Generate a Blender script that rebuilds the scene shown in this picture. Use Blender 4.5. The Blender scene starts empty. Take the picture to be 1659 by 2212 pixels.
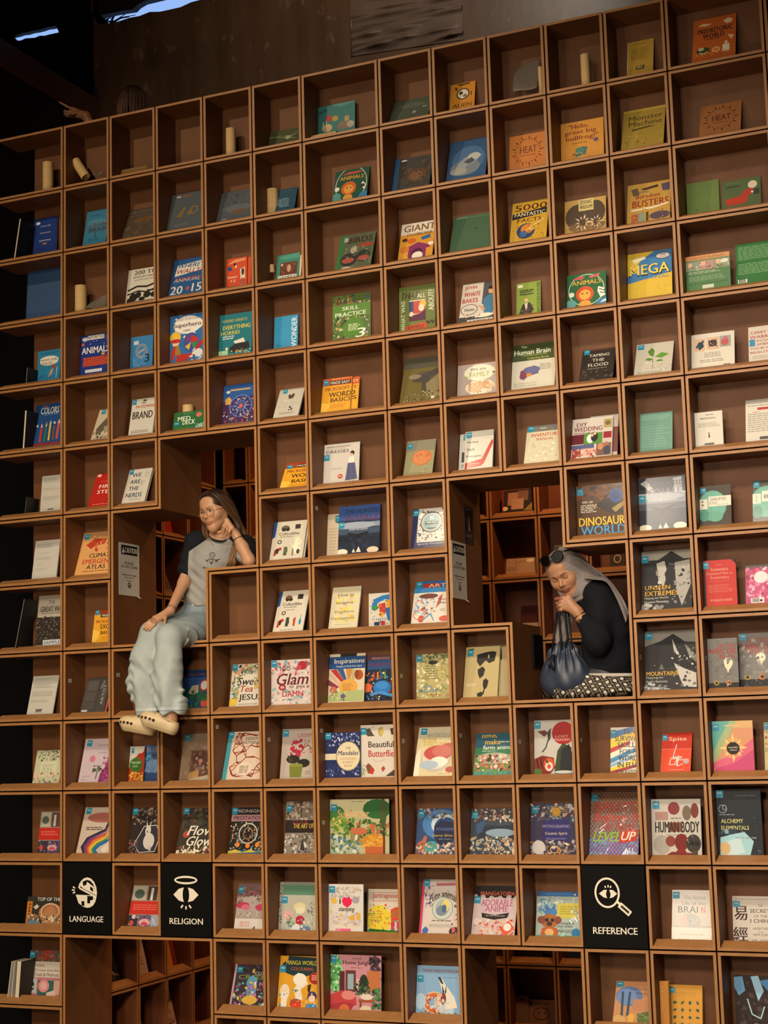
import bpy, math, random
import numpy as np
from mathutils import Matrix, Vector
C = bpy.context.scene.collection
SC = bpy.context.scene

# ---------------------------------------------------------------- camera
CAM = np.array([5.353714886, -7.643007291, 1.881381382])
ROT = np.array([[0.9154391948, 0.4014909411, -0.0278586597],
                [-0.0822324016, 0.1188383972, -0.9895025362],
                [-0.3939656260, 0.9081202892, 0.1418048869]])   # rows: right, down, forward
FPX = 3427.58
cd = bpy.data.cameras.new('camera')
cam = bpy.data.objects.new('camera', cd)
C.objects.link(cam)
cd.sensor_fit = 'VERTICAL'
cd.sensor_height = 36.0
cd.lens = FPX * 36.0 / 2212.0
cd.clip_end = 200
mw = Matrix.Identity(4)
for i in range(3):
    mw[i][0] = ROT[0][i]
    mw[i][1] = -ROT[1][i]
    mw[i][2] = -ROT[2][i]
    mw[i][3] = CAM[i]
cam.matrix_world = mw
SC.camera = cam

def at(px, py, Y):
    """point of the place seen at a photo pixel, at depth Y behind the shelf front"""
    d = ROT.T @ np.array([(px - 829.5) / FPX, (py - 1106) / FPX, 1.0])
    return CAM + d * ((Y - CAM[1]) / d[1])

def atx(px, py, X):
    d = ROT.T @ np.array([(px - 829.5) / FPX, (py - 1106) / FPX, 1.0])
    return CAM + d * ((X - CAM[0]) / d[0])

# ---------------------------------------------------------------- view, sky, lamps
SC.view_settings.view_transform = 'Standard'
SC.view_settings.look = 'None'
SC.view_settings.gamma = 1.0
SC.view_settings.use_curve_mapping = False
SC.view_settings.exposure = 0.08
SC.cycles.max_bounces = 6
SC.cycles.diffuse_bounces = 3
SC.cycles.glossy_bounces = 3
SC.cycles.transmission_bounces = 4
SC.cycles.transparent_max_bounces = 6
SC.cycles.caustics_reflective = False
SC.cycles.caustics_refractive = False
SC.cycles.use_denoising = True
W = bpy.data.worlds.new('sky')
SC.world = W
W.use_nodes = True
bg = W.node_tree.nodes['Background']
bg.inputs[0].default_value = (0.33, 0.53, 1.0, 1)
bg.inputs[1].default_value = 0.9

def spot(name, loc, target, power, size, angle, blend=0.6, col=(1.0, 0.86, 0.69)):
    l = bpy.data.lights.new(name, 'SPOT')
    l.energy = power
    l.color = col
    l.shadow_soft_size = size
    l.spot_size = math.radians(angle)
    l.spot_blend = blend
    o = bpy.data.objects.new(name, l)
    C.objects.link(o)
    o.location = loc
    o.rotation_euler = (Vector(target) - Vector(loc)).to_track_quat('-Z', 'Y').to_euler()
    return o
spot('ceiling_spotlight', (-0.4, -5.8, 7.6), (1.0, 0, 2.6), 480, 0.12, 66, 0.6, (1.0, 0.78, 0.52))
spot('ceiling_spotlight', (2.6, -6.4, 7.6), (2.4, 0, 1.6), 620, 0.22, 54, 0.9)
spot('ceiling_spotlight', (5.6, -6.0, 7.4), (3.2, 0, 1.4), 620, 0.22, 50, 0.9)
spot('soft_front_fill', (1.2, -8.6, 5.6), (1.6, 0, 2.0), 600, 0.4, 66, 1.0)  # added soft fill from the front, standing in for ambient light
spot('soft_front_fill', (4.6, -8.2, 5.0), (3.0, 0, 1.4), 1260, 0.4, 62, 1.0)
spot('soft_front_fill', (3.2, -8.8, 3.0), (2.6, 0, 0.9), 560, 0.35, 70)
spot('low_fill', (0.6, -6.8, 0.8), (0.9, 0, 3.6), 260, 0.35, 75, 0.8, (1.0, 0.74, 0.46))  # added low fill, standing in for light coming up from the floor
spot('low_fill', (3.6, -7.0, 0.8), (2.9, 0, 3.4), 130, 0.35, 75, 0.8, (1.0, 0.78, 0.54))
spot('wall_fill', (2.2, -0.6, 8.3), (1.2, 2.2, 6.5), 260, 0.08, 74, 1.0)  # unseen lamp added to brighten the upper wall
spot('room_fill', (1.0, 1.2, 4.1), (0.5, 1.7, 2.6), 34, 0.06, 150, 0.9, (1.0, 0.5, 0.22))  # unseen warm fill for the inner room
spot('room_fill', (2.6, 1.1, 4.1), (2.4, 1.85, 1.6), 55, 0.06, 150, 0.9, (1.0, 0.5, 0.22))
spot('room_fill', (1.2, 0.9, 1.9), (0.6, 1.2, 0.3), 14, 0.06, 150, 0.9, (1.0, 0.5, 0.22))
spot('room_fill', (2.72, 1.35, 1.5), (2.3, 0.9, 0.2), 16, 0.05, 150, 0.9, (1.0, 0.5, 0.22))  # unseen fill added to brighten the low openings
spot('room_fill', (0.95, 1.3, 1.6), (0.2, 0.6, 0.3), 14, 0.05, 150, 0.9, (1.0, 0.5, 0.22))


# ---------------------------------------------------------------- materials
def s2l(c):
    return c / 12.92 if c <= 0.04045 else ((c + 0.055) / 1.055) ** 2.4

def hexc(h):
    if len(h) == 3:
        h = ''.join(k * 2 for k in h)
    return tuple(s2l(int(h[i:i + 2], 16) / 255.0) for i in (0, 2, 4)) + (1.0,)

def mat(name, col, rough=0.6, metal=0.0, spec=0.5, coat=0.0):
    m = bpy.data.materials.new(name)
    m.use_nodes = True
    b = m.node_tree.nodes['Principled BSDF']
    b.inputs['Base Color'].default_value = hexc(col) if isinstance(col, str) else col
    b.inputs['Roughness'].default_value = rough
    b.inputs['Metallic'].default_value = metal
    b.inputs['Specular IOR Level'].default_value = spec
    b.inputs['Coat Weight'].default_value = coat
    b.inputs['Coat Roughness'].default_value = 0.12
    return m

def noise_mat(name, c1, c2, scale, stretch=(1, 1, 1), rough=0.6, bump=0.0, detail=4, spec=0.4, rnd=0.0):
    m = mat(name, c1, rough, 0, spec)
    nt = m.node_tree
    b = nt.nodes['Principled BSDF']
    tc = nt.nodes.new('ShaderNodeTexCoord')
    mp = nt.nodes.new('ShaderNodeMapping')
    mp.inputs['Scale'].default_value = stretch
    nz = nt.nodes.new('ShaderNodeTexNoise')
    nz.inputs['Scale'].default_value = scale
    nz.inputs['Detail'].default_value = detail
    cr = nt.nodes.new('ShaderNodeValToRGB')
    cr.color_ramp.elements[0].position = 0.3
    cr.color_ramp.elements[1].position = 0.7
    cr.color_ramp.elements[0].color = hexc(c1)
    cr.color_ramp.elements[1].color = hexc(c2)
    nt.links.new(tc.outputs['Object'], mp.inputs[0])
    nt.links.new(mp.outputs[0], nz.inputs['Vector'])
    nt.links.new(nz.outputs[0], cr.inputs[0])
    out = cr.outputs[0]
    if rnd:
        oi = nt.nodes.new('ShaderNodeObjectInfo')
        hs = nt.nodes.new('ShaderNodeHueSaturation')
        ma = nt.nodes.new('ShaderNodeMath')
        ma.operation = 'MULTIPLY_ADD'
        ma.inputs[1].default_value = rnd
        ma.inputs[2].default_value = 1 - rnd / 2
        nt.links.new(oi.outputs['Random'], ma.inputs[0])
        nt.links.new(ma.outputs[0], hs.inputs['Value'])
        nt.links.new(out, hs.inputs['Color'])
        out = hs.outputs[0]
    nt.links.new(out, b.inputs['Base Color'])
    if bump:
        bp = nt.nodes.new('ShaderNodeBump')
        bp.inputs['Strength'].default_value = bump
        bp.inputs['Distance'].default_value = 0.01
        nt.links.new(nz.outputs[0], bp.inputs['Height'])
        nt.links.new(bp.outputs[0], b.inputs['Normal'])
    return m

def attr_mat(name, rough, coat=0.0, coat_rough=0.1, bump=0.0, bscale=9, spec=0.4, sss=0.0):
    m = mat(name, 'ffffff', rough, 0, spec, coat)
    nt = m.node_tree
    b = nt.nodes['Principled BSDF']
    b.inputs['Coat Roughness'].default_value = coat_rough
    a = nt.nodes.new('ShaderNodeAttribute')
    a.attribute_name = 'Col'
    nt.links.new(a.outputs['Color'], b.inputs['Base Color'])
    if bump:
        tc = nt.nodes.new('ShaderNodeTexCoord')
        nz = nt.nodes.new('ShaderNodeTexNoise')
        nz.inputs['Scale'].default_value = bscale
        nz.inputs['Detail'].default_value = 3
        nz.inputs['Distortion'].default_value = 1.2
        bp = nt.nodes.new('ShaderNodeBump')
        bp.inputs['Strength'].default_value = bump
        bp.inputs['Distance'].default_value = 0.02
        nt.links.new(tc.outputs['Object'], nz.inputs['Vector'])
        nt.links.new(nz.outputs[0], bp.inputs['Height'])
        nt.links.new(bp.outputs[0], b.inputs['Coat Normal' if coat else 'Normal'])
    if sss:
        b.inputs['Subsurface Weight'].default_value = sss
        b.inputs['Subsurface Radius'].default_value = (0.01, 0.004, 0.002)
        b.inputs['Subsurface Scale'].default_value = 0.4
    return m

M_WOOD = noise_mat('brown_board', '663d1d', '704524', 7, (1, 1, 0.35), 0.55, rnd=0.10)
M_BACK = noise_mat('brown_back_board', '613919', '694120', 6, (1, 1, 0.4), 0.6, rnd=0.08)
M_EDGE = noise_mat('board_edge', '9c6a3c', 'a67546', 30, (1, 1, 1), 0.45)
M_DIM = noise_mat('inner_room_board', '69371a', '743f1f', 7, (1, 1, 0.35), 0.55, rnd=0.08)
M_TUBE = noise_mat('cardboard_tube', 'c9a66e', 'd3b27c', 12, (1, 1, 3), 0.7)
M_PAGE = mat('paper_pages', 'd8ccb0', 0.8)
M_MATTE = attr_mat('printed_matte', 0.6)
M_GLOSS = attr_mat('printed_gloss', 0.5, 0.22, 0.14, spec=0.25)
M_WRAP = attr_mat('printed_wrapped', 0.5, 0.45, 0.07, 0.17, 9, spec=0.25)
M_TAG = attr_mat('price_tag', 0.4)
M_BLACK = mat('black_panel', '080605', 0.65, 0, 0.12)
M_CREAM = mat('sign_cream', 'e8e0cc', 0.6)
M_WHITE = mat('white_paper', 'd9d2c6', 0.7)
COVER = (M_MATTE, M_GLOSS, M_WRAP)

# ---------------------------------------------------------------- mesh helpers
class MB:
    def __init__(self):
        self.v, self.f, self.m, self.c = [], [], [], []

    def face(self, pts, mi=0, col=None):
        n = len(self.v)
        self.v.extend([tuple(p) for p in pts])
        self.f.append(tuple(range(n, n + len(pts))))
        self.m.append(mi)
        self.c.append(col)

    def box(self, x0, y0, z0, x1, y1, z1, mi=0, front=None, col=None):
        p = [(x0, y0, z0), (x1, y0, z0), (x1, y1, z0), (x0, y1, z0), (x0, y0, z1), (x1, y0, z1), (x1, y1, z1), (x0, y1, z1)]
        n = len(self.v)
        self.v.extend(p)
        for k, q in enumerate(((0, 1, 5, 4), (1, 2, 6, 5), (2, 3, 7, 6), (3, 0, 4, 7), (4, 5, 6, 7), (3, 2, 1, 0))):
            self.f.append(tuple(n + i for i in q))
            self.m.append(front if (front is not None and k == 0) else mi)
            self.c.append(col)

    def prism(self, poly, y0, y1, mi=0, col=None):
        """poly in (x, z), extruded from y0 (front) to y1"""
        n = len(poly)
        k = len(self.v)
        self.v.extend([(x, y0, z) for x, z in poly] + [(x, y1, z) for x, z in poly])
        a = sum(poly[i][0] * poly[(i + 1) % n][1] - poly[(i + 1) % n][0] * poly[i][1] for i in range(n))
        fr = tuple(range(k, k + n))
        bk = tuple(range(k + 2 * n - 1, k + n - 1, -1))
        sides = [(k + i, k + n + i, k + n + (i + 1) % n, k + (i + 1) % n) for i in range(n)]
        for q in [fr, bk] + sides:
            self.f.append(q if a > 0 else q[::-1])
            self.m.append(mi)
            self.c.append(col)

    def tube(self, pts, rad, seg=12, mi=0, col=None, caps=True):
        pts = [Vector(p) for p in pts]
        rs = rad if isinstance(rad, (list, tuple)) else [rad] * len(pts)
        rings = []
        up = Vector((0.13, 0.2, 0.97))
        for i, p in enumerate(pts):
            d = (pts[min(i + 1, len(pts) - 1)] - pts[max(i - 1, 0)]).normalized()
            a = d.cross(up)
            if a.length < 1e-3:
                a = d.cross(Vector((1, 0, 0)))
            a.normalize()
            b = d.cross(a)
            n = len(self.v)
            self.v.extend([tuple(p + (a * math.cos(2 * math.pi * k / seg) + b * math.sin(2 * math.pi * k / seg)) * rs[i]) for k in range(seg)])
            rings.append(n)
        for r0, r1 in zip(rings, rings[1:]):
            for k in range(seg):
                self.f.append((r0 + k, r1 + k, r1 + (k + 1) % seg, r0 + (k + 1) % seg))
                self.m.append(mi)
                self.c.append(col)
        if caps:
            self.f.append(tuple(rings[0] + k for k in range(seg)))
            self.f.append(tuple(rings[-1] + k for k in range(seg - 1, -1, -1)))
            self.m += [mi, mi]
            self.c += [col, col]

    def build(self, name, mats, parent=None, smooth=False):
        me = bpy.data.meshes.new(name)
        me.from_pydata(self.v, [], self.f)
        mats = mats if isinstance(mats, (list, tuple)) else [mats]
        for m in mats:
            me.materials.append(m)
        me.polygons.foreach_set('material_index', self.m)
        if smooth:
            me.polygons.foreach_set('use_smooth', [True] * len(self.f))
        if any(c is not None for c in self.c):
            at_ = me.color_attributes.new('Col', 'FLOAT_COLOR', 'CORNER')
            arr = []
            for f, c in zip(self.f, self.c):
                arr.extend((c or (0.8, 0.8, 0.8, 1.0)) * len(f))
            at_.data.foreach_set('color', arr)
        me.update()
        o = bpy.data.objects.new(name, me)
        C.objects.link(o)
        if parent is not None:
            o.parent = parent
        return o

def tag(o, label, cat, group=None):
    o['label'] = label
    o['category'] = cat
    if group:
        o['group'] = group
    return o

def thing(name, label, cat, loc=(0, 0, 0), rot=(0, 0, 0), group=None):
    o = bpy.data.objects.new(name, None)
    o.empty_display_size = 0.05
    C.objects.link(o)
    o.location = loc
    o.rotation_euler = rot
    return tag(o, label, cat, group)

def struct(o):
    o['kind'] = 'structure'
    return o

_tx = {}
def text_tris(s, bold=0.0):
    """triangles of a word, in a box 0..1 by 0..1, and its aspect"""
    if (s, bold) in _tx:
        return _tx[(s, bold)]
    cu = bpy.data.curves.new('lettering', 'FONT')
    cu.body = s
    cu.resolution_u = 2
    cu.offset = bold
    ob = bpy.data.objects.new('lettering', cu)
    me = ob.to_mesh()
    me.calc_loop_triangles()
    v = np.array([p.co[:2] for p in me.vertices]) if len(me.vertices) else np.zeros((0, 2))
    t = [tuple(k.vertices) for k in me.loop_triangles]
    if len(v):
        lo, hi = v.min(0), v.max(0)
        asp = (hi[0] - lo[0]) / max(hi[1] - lo[1], 1e-6)
        v = (v - lo) / np.maximum(hi - lo, 1e-6)
    else:
        asp = 1
    ob.to_mesh_clear()
    bpy.data.objects.remove(ob)
    bpy.data.curves.remove(cu)
    _tx[(s, bold)] = (v, t, asp)
    return _tx[(s, bold)]

def clip(poly, x0, y0, x1, y1):
    for ax, lim, sg in ((0, x0, 1), (0, x1, -1), (1, y0, 1), (1, y1, -1)):
        out = []
        n = len(poly)
        for i in range(n):
            a, b = poly[i], poly[(i + 1) % n]
            ia, ib = (a[ax] - lim) * sg >= 0, (b[ax] - lim) * sg >= 0
            if ia:
                out.append(a)
            if ia != ib:
                t = (lim - a[ax]) / (b[ax] - a[ax])
                out.append((a[0] + (b[0] - a[0]) * t, a[1] + (b[1] - a[1]) * t))
        poly = out
        if len(poly) < 3:
            return []
    return poly

def ink(h):
    return tuple(c ** 1.08 for c in hexc(h)[:3]) + (1.0,)

class Art:
    """prints flat coloured shapes on a cover w by h (metres); u, v in percent, v from the top"""
    def __init__(self, mb, w, h, y0=0.0, z0=0.0):
        self.mb, self.w, self.h, self.y, self.z0 = mb, w, h - z0, y0, z0
        self.k = 0
        self.stickers = []

    def P(self, u, v):
        return (u * self.w / 100, self.h - v * self.h / 100)

    def poly(self, pts, col, raw=False):
        q = clip([p if raw else self.P(*p) for p in pts], 0, 0, self.w, self.h)
        if len(q) < 3:
            return
        a = sum(q[i][0] * q[(i + 1) % len(q)][1] - q[(i + 1) % len(q)][0] * q[i][1] for i in range(len(q)))
        if a < 0:
            q = q[::-1]
        y = self.y - 0.0002 - 0.00005 * self.k
        self.mb.face([(x, y, z + self.z0) for x, z in q], 0, col)

    def ell(self, cx, cy, rx, ry, col, rot=0, n=16):
        x, z = self.P(cx, cy)
        s = 0.6 * self.w + 0.4 * self.h
        a, b, r = rx * self.w / 100, ry * s / 100, math.radians(rot)
        pts = []
        for i in range(n):
            t = 2 * math.pi * i / n
            p, q = a * math.cos(t), b * math.sin(t)
            pts.append((x + p * math.cos(r) - q * math.sin(r), z + p * math.sin(r) + q * math.cos(r)))
        self.poly(pts, col, True)

    def ring(self, cx, cy, rx, ry, wd, col, n=28):
        x, z = self.P(cx, cy)
        s = 0.6 * self.w + 0.4 * self.h
        a, b, d = rx * self.w / 100, ry * s / 100, wd * self.w / 100
        for i in range(n):
            t0, t1 = 2 * math.pi * i / n, 2 * math.pi * (i + 1) / n
            self.poly([(x + (a + e) * math.cos(t), z + (b + e) * math.sin(t)) for t, e in ((t0, 0), (t1, 0), (t1, -d), (t0, -d))], col, True)

    def line(self, wd, pts, col):
        d = wd * self.w / 200
        p = [self.P(*q) for q in pts]
        for a, b in zip(p, p[1:]):
            L = math.hypot(b[0] - a[0], b[1] - a[1]) or 1e-6
            nx, nz = -(b[1] - a[1]) / L * d, (b[0] - a[0]) / L * d
            self.poly([(a[0] + nx, a[1] + nz), (a[0] - nx, a[1] - nz), (b[0] - nx, b[1] - nz), (b[0] + nx, b[1] + nz)], col, True)

    def text(self, cx, cy, w, h, col, s, shear=0.0, vert=False, bend=0.0):
        v, t, asp = text_tris(s)
        x, z = self.P(cx, cy)
        if vert:
            L, T = w * self.h / 100, h * self.w / 100
        else:
            L, T = w * self.w / 100, h * self.h / 100
        y = self.y - 0.0002 - 0.00005 * self.k
        wt = T * (0.022 if h > 7 else 0.012)
        for dx, dy in ((-wt, 0), (wt, 0.00001)):        # struck twice for weight
            p = []
            for a, b in v:
                a, b = (a - 0.5) * (L - 2 * wt) + dx + shear * (b - 0.5) * T, (b - 0.5) * T - bend * self.h / 100 * (2 * a - 1) ** 2
                if vert:
                    a, b = -b, a
                p.append((min(max(x + a, 0.001), self.w - 0.001), y - dy, min(max(z + b, 0.001), self.h - 0.001) + self.z0))
            n = len(self.mb.v)
            self.mb.v.extend(p)
            for f in t:
                self.mb.f.append(tuple(n + i for i in f))
                self.mb.m.append(0)
                self.mb.c.append(col)

    def run(self, art):
        for op in art.split(';'):
            op = op.strip()
            if not op:
                continue
            self.k += 1
            q = op.split(' ')
            k, q = q[0], q[1:]
            F = lambda i, j=None: [float(t) for t in q[i:j]]
            if k == 'r':
                a, b, c, d = F(0, 4)
                self.poly([(a, b), (c, b), (c, d), (a, d)], ink(q[4]))
            elif k == 'e':
                self.ell(*F(0, 4), ink(q[4]), float(q[5]) if len(q) > 5 else 0)
            elif k == 'p':
                v = F(1)
                self.tri(list(zip(v[::2], v[1::2])), ink(q[0]))
            elif k == 'l':
                v = F(2)
                self.line(float(q[1]), list(zip(v[::2], v[1::2])), ink(q[0]))
            elif k == 'o':
                self.ring(*F(0, 5), ink(q[5]))
            elif k in 'tiv':
                self.text(*F(0, 4), ink(q[4]), ' '.join(q[5:]), 0.28 if k == 'i' else 0, k == 'v')
            elif k == 'A':
                a, b, c, d, e = F(0, 5)
                self.text(a, b - 4, c, e, ink(q[5]), ' '.join(q[6:]), 0, False, 12)
            elif k == 'n':
                a, b, c, d = F(0, 4)
                n = int(q[5])
                rg = random.Random(int(a * 7 + b * 13 + n))
                st = (d - b) / n
                for i in range(n):
                    u = a
                    end = c - (rg.random() * 0.25 * (c - a) if n > 1 else 0)
                    while u < end - 1:
                        e = min(end, u + rg.uniform(5, 16))
                        self.poly([(u, b + i * st), (e, b + i * st), (e, b + (i + 0.5) * st), (u, b + (i + 0.5) * st)], ink(q[4]))
                        u = e + 2
            elif k in 'sf':
                rg = random.Random(int(q[0]))
                n = int(int(q[1]) * 2.1)
                x0, y0, x1, y1, a, b = F(2, 8)
                cols = [ink(t) for t in q[8].split(',')]
                for i in range(n):
                    r = rg.uniform(a, b) * 0.52
                    self.k += 0.06
                    self.ell(rg.uniform(x0, x1), rg.uniform(y0, y1), r, r * rg.uniform(0.35, 0.9), rg.choice(cols), rg.uniform(0, 180), 9)
            elif k == 'R':
                cx, cy, r0, r1 = F(0, 4)
                n = int(q[5])
                off = float(q[6]) if len(q) > 6 else 0
                x, z = self.P(cx, cy)
                w = self.w / 100
                for i in range(n):
                    t = 2 * math.pi * i / n + math.radians(off)
                    e = r1 * (0.8 if i % 2 else 1)
                    dt = 0.9 / n
                    m_ = r0 + (e - r0) * 0.45
                    self.poly([(x + rr * w * math.cos(t + o), z + rr * w * math.sin(t + o)) for rr, o in ((r0, 0), (m_, dt * 1.6), (e, 0), (m_, -dt * 1.6))], ink(q[4]), True)
            elif k == 'L':
                rg = random.Random(int(q[0]))
                n, wd, x0, y0, x1, y1 = int(q[1]), float(q[2]), *F(3, 7)
                pts = [(rg.uniform(x0, x1), rg.uniform(y0, y1)) for i in range(n)]
                for i, a in enumerate(pts):
                    for b in sorted(pts, key=lambda t: (t[0] - a[0]) ** 2 + (t[1] - a[1]) ** 2)[1:5]:
                        self.line(wd, [a, b], ink(q[7]))
            elif k == 'G':
                x0, y0, x1, y1 = F(0, 4)
                nx, ny = int(q[4]), int(q[5])
                for i in range(nx):
                    for j in range(ny):
                        self.ell(x0 + (x1 - x0) * i / (nx - 1), y0 + (y1 - y0) * j / (ny - 1), 6 - (i * j) % 3, 4 - (i + j) % 2, ink(q[6]), 40 * i + 25 * j, 9)
            elif k == 'X':
                n = int(q[0])
                for i in range(-n, n):
                    u = 100.0 * i / n
                    self.line(1.6, [(u, 0), (u + 100, 100)], ink(q[1]))
                    self.line(1.6, [(u + 100, 0), (u, 100)], ink(q[2]))
            elif k == 'K':
                self.stickers.append(F(0, 2))

    def tri(self, pts, col):
        """ear clipping, so that concave outlines fill properly"""
        p = list(pts)
        a = sum(p[i][0] * p[(i + 1) % len(p)][1] - p[(i + 1) % len(p)][0] * p[i][1] for i in range(len(p)))
        if a < 0:
            p.reverse()
        cr = lambda o, a, b: (a[0] - o[0]) * (b[1] - o[1]) - (a[1] - o[1]) * (b[0] - o[0])
        guard = 0
        while len(p) > 3 and guard < 200:
            guard += 1
            for i in range(len(p)):
                o, a, b = p[i - 1], p[i], p[(i + 1) % len(p)]
                if cr(o, a, b) <= 0:
                    continue
                if any(cr(o, a, t) > 0 and cr(a, b, t) > 0 and cr(b, o, t) > 0 for t in p if t not in (o, a, b)):
                    continue
                self.poly([o, a, b], col)
                p.pop(i)
                break
            else:
                break
        self.poly(p, col)


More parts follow.
